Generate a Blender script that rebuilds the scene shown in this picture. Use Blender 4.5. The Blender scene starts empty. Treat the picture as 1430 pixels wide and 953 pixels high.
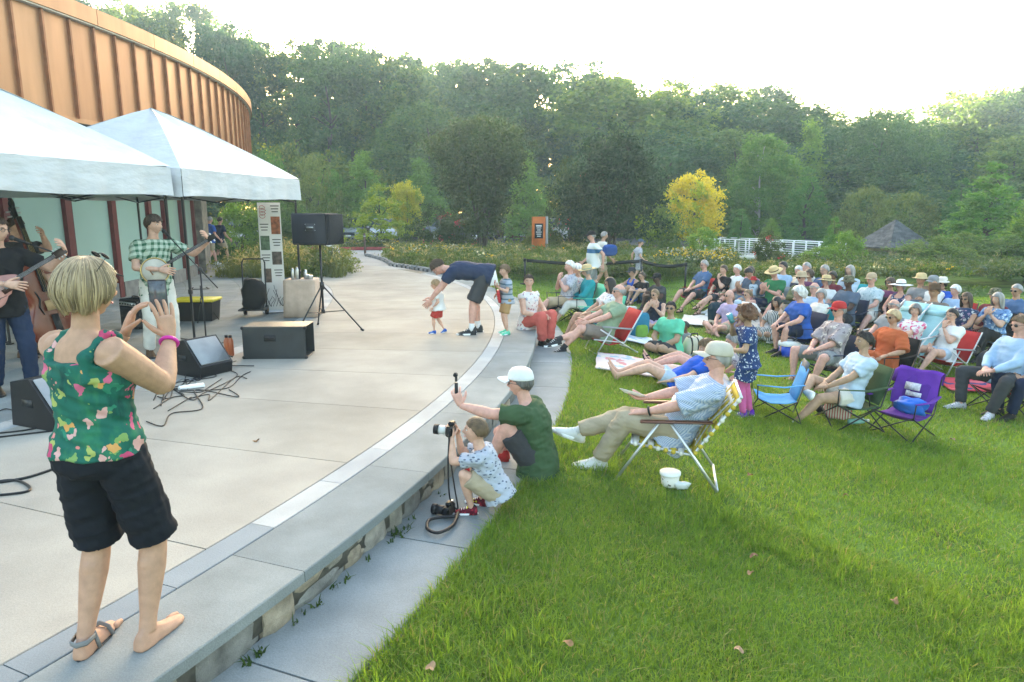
import bpy, math, random
import numpy as np
from mathutils import Vector, Matrix
rng = np.random.default_rng(7)
random.seed(7)
R_ = math.radians
# ------------------------------------------------------------------ camera, sky, sun, exposure
TZ = 0.24                      # terrace level above the lawn kerb
HC = 2.09                      # lens height
PITCH = R_(10.65)
scene = bpy.context.scene
cam_d = bpy.data.cameras.new('camera'); cam = bpy.data.objects.new('camera', cam_d)
scene.collection.objects.link(cam); scene.camera = cam
cam.location = (0, 0, HC); cam.rotation_euler = (math.pi/2 - PITCH, 0, 0)
cam_d.sensor_width = 36; cam_d.lens = 24.0; cam_d.clip_start = 0.05; cam_d.clip_end = 2000
SUN_EL, SUN_AZ = 12.3, -6.9    # the sun stands just behind the tops of the wood
world = bpy.data.worlds.new('World'); scene.world = world; world.use_nodes = True
wn = world.node_tree; wn.nodes.clear()
sky = wn.nodes.new('ShaderNodeTexSky'); sky.sky_type = 'NISHITA'; sky.sun_disc = False
sky.sun_elevation = R_(SUN_EL); sky.sun_rotation = R_(SUN_AZ); sky.air_density = 1.3; sky.dust_density = 4.0; sky.ozone_density = 1.0
bg = wn.nodes.new('ShaderNodeBackground'); bg.inputs[1].default_value = 0.15
wo = wn.nodes.new('ShaderNodeOutputWorld')
wn.links.new(sky.outputs[0], bg.inputs[0]); wn.links.new(bg.outputs[0], wo.inputs[0])
sun_d = bpy.data.lights.new('sun', 'SUN'); sun_d.energy = 3.2; sun_d.angle = R_(0.6); sun_d.color = (1.0, .86, .66)
sun = bpy.data.objects.new('sun', sun_d); scene.collection.objects.link(sun)
_sd = Vector((math.sin(R_(SUN_AZ))*math.cos(R_(SUN_EL)), math.cos(R_(SUN_AZ))*math.cos(R_(SUN_EL)), math.sin(R_(SUN_EL))))
sun.rotation_euler = _sd.to_track_quat('Z', 'Y').to_euler(); sun.location = (0, 0, 30)
scene.view_settings.view_transform = 'Standard'; scene.view_settings.look = 'None'
scene.view_settings.exposure = 2.95; scene.view_settings.gamma = 1.0; scene.view_settings.use_curve_mapping = False
scene.cycles.max_bounces = 6; scene.cycles.diffuse_bounces = 3; scene.cycles.glossy_bounces = 2
scene.cycles.transmission_bounces = 4; scene.cycles.transparent_max_bounces = 8; scene.cycles.volume_bounces = 1
scene.cycles.caustics_reflective = False; scene.cycles.caustics_refractive = False
scene.cycles.use_denoising = True; scene.cycles.sample_clamp_indirect = 6
scene.render.film_transparent = False

# ------------------------------------------------------------------ small maths and picking helpers
_c, _s = math.cos(PITCH), math.sin(PITCH)
def ray(px, py):
    u = (px-715)/953.; v = (476.5-py)/953.
    return np.array([u, _c+v*_s, -_s+v*_c])
def gnd(px, py, z=0.):                # photograph direction -> place on a level plane
    r = ray(px, py); t = (HC-z)/-r[2]
    return np.array([r[0]*t, r[1]*t, z])
def far(px, py, Y):                   # photograph direction -> place at distance Y
    r = ray(px, py); return np.array([0, 0, HC])+r*(Y/r[1])
def sstep(a, b, x):
    t = np.clip((np.asarray(x, float)-a)/(b-a), 0, 1); return t*t*(3-2*t)
CX, CY = -21.18, 11.11                # centre of the round terrace
R_IN, R_STRIP, R_COP, R_OUT, R_PAVE = 17.65, 20.89, 21.07, 21.56, 22.1
def polar(r, a):
    a = math.radians(a); return CX+r*math.cos(a), CY+r*math.sin(a)
def ground_z(x, y):
    x = np.asarray(x, float); y = np.asarray(y, float)
    d = np.hypot(x-CX, y-CY)-R_PAVE
    z = -0.50*sstep(-.3, 4.2, d)+0.25*sstep(10.5, 17, y)*sstep(2, 5, d)
    z = np.maximum(z, -0.50)
    z = z+(0.20-0.85*sstep(7.5, 12, x)-z)*sstep(19.5, 25, y+0.12*x)
    z = z+0.012*np.sin(x*1.1+.4*y)*np.sin(y*.9)*sstep(.3, 1.5, d)
    return z
def gpx(px, py):                      # photograph direction -> place on the lawn
    z = 0.
    for _ in range(6):
        p = gnd(px, py, z); z = float(ground_z(p[0], p[1]))
    return np.array([p[0], p[1], z])
def nz(p, f=1., seed=0, n=5):         # cheap smooth noise, about -1..1
    r = np.random.default_rng(seed); p = np.asarray(p, float)*f; o = np.zeros(p.shape[0])
    for i in range(n):
        k = r.normal(size=3)*(1+.6*i); o += np.sin(p@k+r.uniform(0, 6.28))/(1+.35*i)
    return o/2.2
def nrm(v):
    v = np.asarray(v, float); return v/(np.linalg.norm(v)+1e-12)

# ------------------------------------------------------------------ objects
COL = scene.collection
def link(o, parent=None):
    COL.objects.link(o)
    if parent is not None: o.parent = parent
    return o
def tag(o, label=None, cat=None, group=None, kind=None):
    if label: o['label'] = label
    if cat: o['category'] = cat
    if group: o['group'] = group
    if kind: o['kind'] = kind
    return o
def thing(name, loc=(0, 0, 0), rz=0., label=None, cat=None, group=None, kind=None):
    o = bpy.data.objects.new(name, None); o.empty_display_size = .1
    o.location = [float(c) for c in loc]; o.rotation_euler = (0, 0, rz); link(o)
    return tag(o, label, cat, group, kind)
def mesh_np(name, V, F, mats, midx=None, smooth=True):
    """V (n,3); F list of arrays each (m,k) of one polygon size"""
    me = bpy.data.meshes.new(name)
    V = np.asarray(V, np.float32).reshape(-1, 3)
    Fs = [np.asarray(f, np.int32) for f in (F if isinstance(F, (list, tuple)) and len(F) and getattr(F[0], 'ndim', 0) == 2 else [F]) if len(f)]
    nl = sum(f.size for f in Fs); npoly = sum(len(f) for f in Fs)
    me.vertices.add(len(V)); me.vertices.foreach_set('co', V.ravel())
    me.loops.add(nl); me.polygons.add(npoly)
    me.loops.foreach_set('vertex_index', np.concatenate([f.ravel() for f in Fs]))
    cnt = np.concatenate([np.full(len(f), f.shape[1], np.int32) for f in Fs])
    st = np.zeros(npoly, np.int32); st[1:] = np.cumsum(cnt)[:-1]
    me.polygons.foreach_set('loop_start', st)
    me.polygons.foreach_set('use_smooth', np.full(npoly, bool(smooth)))
    for m in (mats if isinstance(mats, (list, tuple)) else [mats]): me.materials.append(m)
    if midx is not None: me.polygons.foreach_set('material_index', np.asarray(midx, np.int32))
    me.update(calc_edges=True); me.validate(clean_customdata=False)
    return me
def add(name, me, parent=None):
    return link(bpy.data.objects.new(name, me), parent)
def copy_tree(o, parent=None):
    c = o.copy(); COL.objects.link(c); c.parent = parent
    for ch in list(o.children):
        copy_tree(ch, c)
    return c

class MB:
    """collects polygons of one object"""
    def __init__(s): s.V = []; s.Q = []; s.T = []; s.n = 0; s.mq = []; s.mt = []; s.m = 0
    def raw(s, V, Q=None, T=None):
        V = np.asarray(V, float).reshape(-1, 3)
        if Q is not None and len(Q): s.Q.append(np.asarray(Q, int)+s.n); s.mq += [s.m]*len(Q)
        if T is not None and len(T): s.T.append(np.asarray(T, int)+s.n); s.mt += [s.m]*len(T)
        s.V.append(V); s.n += len(V); return s
    def rings(s, Rg, closed=True, cap0=True, cap1=True):
        Rg = np.asarray(Rg, float); k, n, _ = Rg.shape
        V = Rg.reshape(-1, 3); i = np.arange(k-1)[:, None]; j = np.arange(n if closed else n-1)[None]
        a = i*n+j; b = i*n+(j+1) % n
        Q = np.stack([a, b, b+n, a+n], -1).reshape(-1, 4); T = []
        extra = []
        if cap0:
            extra.append(Rg[0].mean(0)); c = len(V)+len(extra)-1
            T += [(c, (q+1) % n, q) for q in range(n)]
        if cap1:
            extra.append(Rg[-1].mean(0)); c = len(V)+len(extra)-1
            T += [(c, (k-1)*n+q, (k-1)*n+(q+1) % n) for q in range(n)]
        if extra: V = np.concatenate([V, np.array(extra)])
        return s.raw(V, Q, T)
    def tube(s, P, r, n=8, side=None, flat=1., cap=True, round_=False):
        P = np.asarray(P, float); k = len(P); r = np.broadcast_to(np.asarray(r, float), (k,)).copy()
        tg = np.gradient(P, axis=0); tg /= np.linalg.norm(tg, axis=1)[:, None]+1e-12
        u = np.asarray(side, float) if side is not None else (np.array([0, 0, 1.]) if abs(tg[0][2]) < .9 else np.array([1., 0, 0]))
        a = np.linspace(0, 2*np.pi, n, endpoint=False); out = []
        if round_:
            P = np.concatenate([[P[0]-tg[0]*r[0]*.9, P[0]-tg[0]*r[0]*.55], P, [P[-1]+tg[-1]*r[-1]*.55, P[-1]+tg[-1]*r[-1]*.9]])
            r = np.concatenate([[r[0]*.4, r[0]*.82], r, [r[-1]*.82, r[-1]*.4]])
            tg = np.concatenate([[tg[0]]*2, tg, [tg[-1]]*2])
        for p, t, q in zip(P, tg, r):
            x = nrm(u-t*(u@t)); y = np.cross(t, x); u = x
            out.append(p+q*(np.cos(a)[:, None]*x+flat*np.sin(a)[:, None]*y))
        return s.rings(out, True, cap, cap)
    def box(s, c, d, M=None, bev=0.):
        d = np.asarray(d, float)/2
        if bev <= 0:
            V = np.array([(x, y, z) for x in (-1, 1) for y in (-1, 1) for z in (-1, 1)], float)*d
            Q = [(0, 1, 3, 2), (4, 6, 7, 5), (0, 4, 5, 1), (2, 3, 7, 6), (0, 2, 6, 4), (1, 5, 7, 3)]
            T = []
        else:
            b = min(bev, d.min()*.9); V = []; 
            for x in (-1, 1):
                for y in (-1, 1):
                    for z in (-1, 1):
                        e = np.array([x, y, z])
                        for k in range(3):
                            v = e*(d-b); v[k] = e[k]*d[k]; V.append(v)
            V = np.array(V); I = lambda x, y, z, k: ((x*2+y)*2+z)*3+k
            Q = []; T = []
            for k in range(3):
                o = [q for q in range(3) if q != k]
                for sg in (0, 1):
                    f = []
                    for (p, q) in ((0, 0), (1, 0), (1, 1), (0, 1)):
                        e = [0]*3; e[k] = sg; e[o[0]] = p; e[o[1]] = q; f.append(I(*e, k))
                    Q.append(f)
            for k in range(3):
                o = [q for q in range(3) if q != k]
                for p in (0, 1):
                    for q in (0, 1):
                        e0 = [0]*3; e1 = [0]*3; e0[o[0]] = e1[o[0]] = p; e0[o[1]] = e1[o[1]] = q; e1[k] = 1
                        Q.append([I(*e0, o[0]), I(*e1, o[0]), I(*e1, o[1]), I(*e0, o[1])])
            for x in (0, 1):
                for y in (0, 1):
                    for z in (0, 1): T.append([I(x, y, z, 0), I(x, y, z, 1), I(x, y, z, 2)])
        if M is not None: V = V@np.asarray(M, float).T
        return s.raw(V+np.asarray(c, float), Q, T)
    def sph(s, c, r, n=10, m=7, M=None):
        r = np.broadcast_to(np.asarray(r, float), (3,)); t = np.linspace(0.12, np.pi-.12, m)
        a = np.linspace(0, 2*np.pi, n, endpoint=False)
        Rg = np.stack([np.sin(t)[:, None]*np.cos(a), np.sin(t)[:, None]*np.sin(a), np.cos(t)[:, None]+0*a], -1)*r
        if M is not None: Rg = Rg@np.asarray(M, float).T
        return s.rings(Rg+np.asarray(c, float))
    def arrays(s):
        V = np.concatenate(s.V) if s.V else np.zeros((0, 3))
        F = []; mi = []
        if s.Q: F.append(np.concatenate(s.Q)); mi += s.mq
        if s.T: F.append(np.concatenate(s.T)); mi += s.mt
        return V, F, mi
    def mesh(s, name, mats, smooth=True):
        V, F, mi = s.arrays(); return mesh_np(name, V, F, mats, mi, smooth)
    def build(s, name, mats, parent=None, smooth=True):
        return add(name, s.mesh(name, mats, smooth), parent)
def rotz(a):
    c, s = math.cos(a), math.sin(a); return np.array([[c, -s, 0], [s, c, 0], [0, 0, 1.]])
def rotx(a):
    c, s = math.cos(a), math.sin(a); return np.array([[1, 0, 0], [0, c, -s], [0, s, c.__float__()]])
def roty(a):
    c, s = math.cos(a), math.sin(a); return np.array([[c, 0, s], [0, 1., 0], [-s, 0, c]])

# ------------------------------------------------------------------ procedural materials
MATS = {}
def _nt(name):
    m = bpy.data.materials.new(name); m.use_nodes = True; n = m.node_tree
    b = n.nodes['Principled BSDF']; return m, n, b
def _noise(n, scale, detail=3., coord='Object', vec=None, stretch=None):
    tc = n.nodes.new('ShaderNodeTexCoord'); t = n.nodes.new('ShaderNodeTexNoise')
    t.inputs['Scale'].default_value = scale; t.inputs['Detail'].default_value = detail
    src = tc.outputs[coord]
    if stretch:
        mp = n.nodes.new('ShaderNodeMapping'); mp.inputs['Scale'].default_value = stretch
        n.links.new(src, mp.inputs[0]); src = mp.outputs[0]
    n.links.new(src, t.inputs['Vector']); return t
def _ramp(n, fac, stops):
    r = n.nodes.new('ShaderNodeValToRGB'); e = r.color_ramp.elements
    while len(e) < len(stops): e.new(.5)
    for q, (p, c) in zip(e, stops): q.position = p; q.color = (*c, 1)
    n.links.new(fac, r.inputs[0]); return r
def sc(c, k): return tuple(min(1, max(0, q*k)) for q in c)
def pm(name, col, rough=.75, var=.14, scale=6., bump=.0, bscale=80., metal=0., spec=.3, coord='Object', stretch=None, detail=4., sheen=0., speck=0., bdist=.01):
    if name in MATS: return MATS[name]
    m, n, b = _nt(name); MATS[name] = m
    t = _noise(n, scale, detail, coord, stretch=stretch)
    r = _ramp(n, t.outputs[0], [(.3, sc(col, 1-var)), (.7, sc(col, 1+var))]); 
    src = r.outputs[0]
    if speck:
        t3 = _noise(n, 170., 3., coord); r3 = _ramp(n, t3.outputs[0], [(.3, (1-speck,)*3), (.7, (1,)*3)]); t4 = _noise(n, .7, 6., coord); r4 = _ramp(n, t4.outputs[0], [(.35, (1-speck*.9,)*3), (.6, (1,)*3)])
        for q in (r3, r4):
            mx = n.nodes.new('ShaderNodeMix'); mx.data_type = 'RGBA'; mx.blend_type = 'MULTIPLY'; mx.inputs[0].default_value = 1; n.links.new(src, mx.inputs[6]); n.links.new(q.outputs[0], mx.inputs[7]); src = mx.outputs[2]
    n.links.new(src, b.inputs['Base Color'])
    b.inputs['Roughness'].default_value = rough; b.inputs['Metallic'].default_value = metal
    b.inputs['Specular IOR Level'].default_value = spec
    if sheen: b.inputs['Sheen Weight'].default_value = sheen
    if bump:
        t2 = _noise(n, bscale, 4., coord, stretch=stretch); bp = n.nodes.new('ShaderNodeBump')
        bp.inputs['Strength'].default_value = bump; bp.inputs['Distance'].default_value = bdist
        n.links.new(t2.outputs[0], bp.inputs['Height']); n.links.new(bp.outputs[0], b.inputs['Normal'])
    return m
def leafm(name, col, col2=None, trans=.5, rough=.55, scale=.35):
    """thin leaf: reflects and lets light through"""
    if name in MATS: return MATS[name]
    m, n, b = _nt(name); MATS[name] = m
    col2 = col2 or sc(col, 1.5)
    g = n.nodes.new('ShaderNodeNewGeometry'); t = _noise(n, scale, 2.)
    ma = n.nodes.new('ShaderNodeMath'); ma.operation = 'MULTIPLY_ADD'; ma.inputs[1].default_value = .55
    n.links.new(g.outputs['Random Per Island'], ma.inputs[0])
    mb = n.nodes.new('ShaderNodeMath'); mb.operation = 'MULTIPLY'; mb.inputs[1].default_value = .45
    n.links.new(t.outputs[0], mb.inputs[0]); n.links.new(mb.outputs[0], ma.inputs[2])
    r = _ramp(n, ma.outputs[0], [(.1, sc(col, .65)), (.5, col), (.92, col2)])
    oi = n.nodes.new('ShaderNodeObjectInfo'); r0 = r; rr_ = _ramp(n, oi.outputs['Random'], [(0., (.64, .74, .82)), (.5, (1., 1., 1.)), (1., (1.5, 1.32, .85))]); vm = n.nodes.new('ShaderNodeMix'); vm.data_type = 'RGBA'; vm.blend_type = 'MULTIPLY'; vm.inputs[0].default_value = 1.; n.links.new(r.outputs[0], vm.inputs[6]); n.links.new(rr_.outputs[0], vm.inputs[7])
    class r: outputs = [vm.outputs[2]]
    tr = n.nodes.new('ShaderNodeBsdfTranslucent'); mx = n.nodes.new('ShaderNodeMixShader'); mx.inputs[0].default_value = trans
    tc = n.nodes.new('ShaderNodeMix'); tc.data_type = 'RGBA'; tc.blend_type = 'MULTIPLY'; tc.inputs[0].default_value = 1
    n.links.new(r.outputs[0], tc.inputs[6]); tc.inputs[7].default_value = (1.5, 1.45, .7, 1)
    n.links.new(tc.outputs[2], tr.inputs[0])
    n.links.new(r.outputs[0], b.inputs['Base Color']); b.inputs['Roughness'].default_value = rough
    b.inputs['Specular IOR Level'].default_value = .25
    o = n.nodes['Material Output']
    n.links.new(b.outputs[0], mx.inputs[1]); n.links.new(tr.outputs[0], mx.inputs[2]); n.links.new(mx.outputs[0], o.inputs[0])
    return m
def print_m(name, base, cols, kind='floral', scale=14., thr=.34, rough=.8, base2=None):
    """printed cloth: spots, flowers, stripes or checks with a shape of their own"""
    if name in MATS: return MATS[name]
    m, n, b = _nt(name); MATS[name] = m; b.inputs['Roughness'].default_value = rough; b.inputs['Specular IOR Level'].default_value = .2
    tc = n.nodes.new('ShaderNodeTexCoord')
    mp = n.nodes.new('ShaderNodeMapping'); n.links.new(tc.outputs['Object'], mp.inputs[0])
    if kind in ('floral', 'dots', 'dash'):
        if kind == 'dash': mp.inputs['Scale'].default_value = (1, 1, 2.2); mp.inputs['Rotation'].default_value = (0, .4, .3)
        v = n.nodes.new('ShaderNodeTexVoronoi'); v.inputs['Scale'].default_value = scale; v.inputs['Randomness'].default_value = .9
        src = mp.outputs[0]
        if kind == 'floral':
            no = n.nodes.new('ShaderNodeTexNoise'); no.inputs['Scale'].default_value = scale*1.2; n.links.new(src, no.inputs['Vector'])
            va = n.nodes.new('ShaderNodeVectorMath'); va.operation = 'MULTIPLY_ADD'; va.inputs[1].default_value = (1.6/scale,)*3
            n.links.new(no.outputs['Color'], va.inputs[0]); n.links.new(src, va.inputs[2]); src = va.outputs[0]
        n.links.new(src, v.inputs['Vector'])
        lt = n.nodes.new('ShaderNodeMath'); lt.operation = 'LESS_THAN'; lt.inputs[1].default_value = thr
        n.links.new(v.outputs['Distance'], lt.inputs[0])
        sp = n.nodes.new('ShaderNodeSeparateColor'); n.links.new(v.outputs['Color'], sp.inputs[0])
        r = _ramp(n, sp.outputs[0], [((i+.0)/len(cols), c) for i, c in enumerate(cols)]); r.color_ramp.interpolation = 'CONSTANT'
        fac, c2 = lt.outputs[0], r.outputs[0]
    else:
        def wave(ax, s, t):
            a = n.nodes.new('ShaderNodeVectorMath'); a.operation = 'DOT_PRODUCT'; n.links.new(mp.outputs[0], a.inputs[0])
            a.inputs[1].default_value = tuple(s*q for q in (ax if isinstance(ax, tuple) else [(1., 0, 0), (0, 1., 0), (0, 0, 1.)][ax]))
            f = n.nodes.new('ShaderNodeMath'); f.operation = 'FRACT'; n.links.new(a.outputs['Value'], f.inputs[0])
            l = n.nodes.new('ShaderNodeMath'); l.operation = 'LESS_THAN'; l.inputs[1].default_value = t; n.links.new(f.outputs[0], l.inputs[0]); return l
        if kind == 'stripes': fac = wave(2, scale, thr).outputs[0]
        elif kind == 'vstripes': fac = wave(0, scale, thr).outputs[0]
        else:
            w1, w2 = wave((1., .62, .41), scale, thr), wave((0., -.45, .89), scale, thr)
            ad = n.nodes.new('ShaderNodeMath'); ad.operation = 'ADD'; n.links.new(w1.outputs[0], ad.inputs[0]); n.links.new(w2.outputs[0], ad.inputs[1])
            hf = n.nodes.new('ShaderNodeMath'); hf.operation = 'MULTIPLY'; hf.inputs[1].default_value = .5; n.links.new(ad.outputs[0], hf.inputs[0]); fac = hf.outputs[0]
        rg = n.nodes.new('ShaderNodeRGB'); rg.outputs[0].default_value = (*cols[0], 1); c2 = rg.outputs[0]
    mx = n.nodes.new('ShaderNodeMix'); mx.data_type = 'RGBA'; n.links.new(fac, mx.inputs[0]); mx.inputs[6].default_value = (*base, 1); n.links.new(c2, mx.inputs[7])
    if base2: tb = _noise(n, scale*.8, 5., stretch=(1, 1, .5)); rb = _ramp(n, tb.outputs[0], [(.32, base2[0]), (.46, base), (.54, base), (.68, base2[1])]); n.links.new(rb.outputs[0], mx.inputs[6])
    n.links.new(mx.outputs[2], b.inputs['Base Color'])
    t2 = _noise(n, 30., 4.); bp = n.nodes.new('ShaderNodeBump'); bp.inputs['Strength'].default_value = .25; bp.inputs['Distance'].default_value = .01
    n.links.new(t2.outputs[0], bp.inputs['Height']); n.links.new(bp.outputs[0], b.inputs['Normal'])
    return m
def cloth(name, col, **k):
    k = dict(dict(rough=.85, var=.1, scale=9., bump=.3, bscale=26., spec=.15), **k); return pm('cloth_'+name, col, **k)
BLACK = pm('black_plastic', (.012, .012, .014), rough=.5, var=.2, bump=.1, bscale=200)
DARKM = pm('black_tube', (.015, .016, .018), rough=.4, var=.15, spec=.4)
STEEL = pm('bare_steel', (.55, .56, .57), rough=.3, metal=.9, var=.08)
ALU = pm('dull_aluminium', (.6, .61, .62), rough=.42, metal=.8, var=.08)
WHITEP = pm('white_paint', (.78, .78, .77), rough=.5, var=.04)
# ------------------------------------------------------------------ terrain
GRASSM = pm('lawn_soil', (.115, .18, .036), rough=.95, var=.4, scale=1.6, bump=.8, bscale=40., spec=.1, detail=8.)
gx = np.concatenate([np.linspace(-400, -32, 14), np.arange(-30, 30.1, .4), np.linspace(32, 400, 14)])
gy = np.concatenate([np.linspace(-60, -5, 8), np.arange(-4, 40.1, .4), np.linspace(42, 700, 22)])
GX, GY = np.meshgrid(gx, gy); GZ = ground_z(GX, GY)
rr = np.hypot(GX-CX, GY-CY)
GZ = np.where(rr < R_PAVE-.02, -.12, GZ)
GZ = np.where((rr < R_PAVE+.5) & (rr >= R_PAVE-.02), np.minimum(GZ, -.015), GZ)
GZ = np.where((rr < 24.5) & (GY > 20), np.minimum(GZ, .16), GZ)
k, n_ = GX.shape; ii = np.arange(k-1)[:, None]*n_+np.arange(n_-1)[None]
ground = add('lawn', mesh_np('lawn', np.stack([GX, GY, GZ], -1).reshape(-1, 3), [np.stack([ii, ii+1, ii+1+n_, ii+n_], -1).reshape(-1, 4)], GRASSM))
tag(ground, kind='structure')

def sector(mb, r0, r1, a0, a1, z0, z1, gap=.004, n=4, bev=.004):
    """one curved slab between two radii and two angles, edges eased"""
    rm = (r0+r1)/2; ga = math.degrees(gap/rm)/2; A = np.radians(np.linspace(a0+ga, a1-ga, n+1))
    prof = [(r0+gap/2, z0), (r0+gap/2, z1-bev), (r0+gap/2+bev, z1), (r1-gap/2-bev, z1), (r1-gap/2, z1-bev), (r1-gap/2, z0)]
    Rg = [[(CX+r*math.cos(a), CY+r*math.sin(a), z) for r, z in prof] for a in A]
    return mb.rings(np.array(Rg), True, True, True)
def stone_m(name, col, var=.12, scale=2.5, **k):
    return pm(name, col, rough=k.pop('rough', .85), var=var, scale=scale, bump=k.pop('bump', .25), bscale=k.pop('bscale', 90.), detail=8., spec=.25, speck=k.pop('speck', .24), **k)
CONC = [stone_m(f'concrete_{i}', c, var=.09) for i, c in enumerate([(.385, .352, .300), (.37, .338, .285), (.40, .366, .312)])]
BLUE = [stone_m(f'bluestone_{i}', c, var=.16, scale=3.) for i, c in enumerate([(.235, .258, .256), (.22, .245, .246), (.255, .274, .268)])]
PALE = [stone_m(f'pale_granite_{i}', c) for i, c in enumerate([(.44, .44, .425), (.39, .40, .40), (.25, .275, .29), (.48, .47, .45)])]
PAVE = [stone_m(f'flagstone_{i}', c, var=.13) for i, c in enumerate([(.265, .29, .297), (.29, .308, .307), (.24, .268, .274)])]
JOINT = pm('joint_mortar', (.09, .085, .07), var=.3, scale=20)
# terrace: concrete panels, pale strip, bluestone coping, all in one ring
A0 = -21.25
terrace = thing('terrace', kind='structure')
mb = MB(); sector(mb, R_IN-.3, R_OUT-.06, A0-3.9*5, A0+3.9*19, TZ-.2, TZ-.012, n=90); o = mb.build('bedding', JOINT, terrace)
for i in range(-5, 17):
    a = A0+3.9*i; mb = MB(); sector(mb, R_IN, R_STRIP, a, a+3.9, TZ-.05, TZ, gap=.009, n=6)
    mb.build('concrete_panel', CONC[i % 3], terrace, smooth=False)
for i in range(-10, 25):
    a = A0+.95+1.95*i; mb = MB(); sector(mb, R_STRIP, R_COP, a, a+1.95, TZ-.05, TZ+.001, gap=.006, n=3)
    mb.build('strip_stone', PALE[2 if i < 0 else (0, 1, 3, 0, 0, 3)[i % 6]], terrace, smooth=False)
for i in range(-5, 13):
    a = A0+3.9*i; mb = MB(); sector(mb, R_COP, R_OUT, a, a+3.9, TZ-.062, TZ, gap=.005, n=6, bev=.006)
    mb.build('coping_stone', BLUE[(i*2+1) % 3], terrace, smooth=False)
for i in range(-10, 33):
    a = A0+1.95*i; mb = MB(); sector(mb, R_IN-.25, R_IN, a, a+1.95, TZ-.05, TZ+.001, gap=.006, n=3)
    mb.build('strip_stone', PALE[(1, 0, 1, 3)[i % 4]], terrace, smooth=False)
# low retaining wall of rough stones under the coping
WALLST = [stone_m(f'rubble_{i}', c, var=.4, scale=7., bump=.9, bscale=26.) for i, c in enumerate([(.27, .25, .205), (.33, .305, .26), (.22, .215, .195), (.34, .285, .21)])]
rwall = thing('retaining_wall', label='low rubble stone wall under the bluestone coping of the terrace', cat='wall')
mb = MB(); sector(mb, R_OUT-.4, R_OUT-.085, A0-18, A0+45, -.1, TZ-.063, n=60); mb.build('mortar_core', JOINT, rwall)
a = A0-16.
def stone(a0, a1, z0, z1, k):
    mb = MB(); d = .05+.02*random.random(); A = np.radians(np.linspace(a0, a1, 5)); m = len(A)
    r = R_OUT-.055+.018*random.random(); rg = []
    for q, t in enumerate(A):
        e = .022 if q in (0, m-1) else 0; j = lambda s: random.uniform(-s, s)
        prof = [(r-.1, z0), (r-.012-e, z0), (r+j(.006)-e, z0+.025), (r+.006+j(.009)-e, (z0+z1)/2), (r+j(.006)-e, z1-.025), (r-.012-e, z1), (r-.1, z1)]
        rg.append([(CX+R*math.cos(t), CY+R*math.sin(t), z) for R, z in prof])
    mb.rings(np.array(rg)); mb.build('stone', WALLST[k % 4], rwall, smooth=False)
k = 0
while a < A0+40:
    w = random.choice([.55, .8, 1.0, 1.25, .65])
    if random.random() < .62: stone(a, a+w-.035, -.02, TZ-.068, k)
    else:
        h = random.uniform(.07, .11); stone(a, a+w-.035, -.02, h, k); stone(a, a+w*.55-.03, h+.01, TZ-.068, k+1); stone(a+w*.55, a+w-.035, h+.01, TZ-.068, k+2)
    a += w; k += random.randint(1, 3)
# flagstone walk at the foot of the wall
walk = thing('stone_walk', kind='structure')
mb = MB(); sector(mb, R_OUT-.1, R_PAVE-.02, -40, 22, -.12, -.014, n=80); mb.build('bedding', JOINT, walk)
for i in range(-4, 12):
    a = -22.4+3.6*i; mb = MB(); sector(mb, R_OUT-.08, R_PAVE, a, a+3.6, -.05, .004, gap=.012, n=6, bev=.006)
    mb.build('flagstone', PAVE[(i*2) % 3], walk, smooth=False)
# plaza of bluestone pavers round the building
plaza = thing('plaza', kind='structure')
mb = MB(); sector(mb, 9., R_IN-.25, -45, 66, TZ-.2, TZ-.012, n=60); mb.build('bedding', JOINT, plaza)
cols = BLUE+[stone_m('bluestone_3', (.25, .275, .285), var=.16, scale=3.)]
for q in range(10):
    r1 = R_IN-.25-.62*q; st = math.degrees(1.25/r1); a = -32-(q % 2)*st/2
    while a < 58:
        mb = MB(); sector(mb, r1-.62, r1, a, a+st, TZ-.05, TZ-.001, gap=.007, n=2); mb.build('paver', cols[random.randrange(4)], plaza, smooth=False); a += st
# concrete path out to the car park, red kerb, asphalt
path = thing('path', kind='structure')
ASPH = stone_m('asphalt', (.075, .075, .078), var=.2, scale=14.)
PATHC = stone_m('path_concrete', (.37, .36, .34), var=.08)
def sheet(name, pts, z, m, parent):
    mb = MB(); p = [(x, y, z) for x, y in pts]; n = len(p)
    return add(name, mesh_np(name, p+[(x, y, z-.12) for x, y in pts], [np.array([list(range(n))]), np.array([[i, i+n, (i+1) % n+n, (i+1) % n] for i in range(n)])], m, smooth=False), parent)
pl = [polar(21.3, 33), polar(21.3, 37), polar(22.2, 41.5), polar(23.3, 46.3), polar(25.3, 51.5), (-5.6, 34.4), (-13.4, 34.8), (-13.2, 30), (-12.5, 27), polar(17.5, 52), polar(17.7, 44)]
sheet('concrete_sheet', pl, TZ-.006, PATHC, path)
sheet('asphalt_sheet', [(-60, 38.6), (-60, 62), (40, 62), (40, 40.2), (4, 38.6)], TZ-.03, ASPH, path)
kerb = thing('red_kerb', (0, 0, 0), label='low red painted kerb across the end of the concrete path', cat='kerb')
REDK = pm('red_paint', (.33, .05, .045), rough=.6, var=.2)
for i in range(5):
    mb = MB(); mb.box((-13.+i*1.6, 35.0, TZ+.05), (1.59, .18, .16), bev=.02); mb.build('kerb_stone', REDK, kerb)
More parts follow.
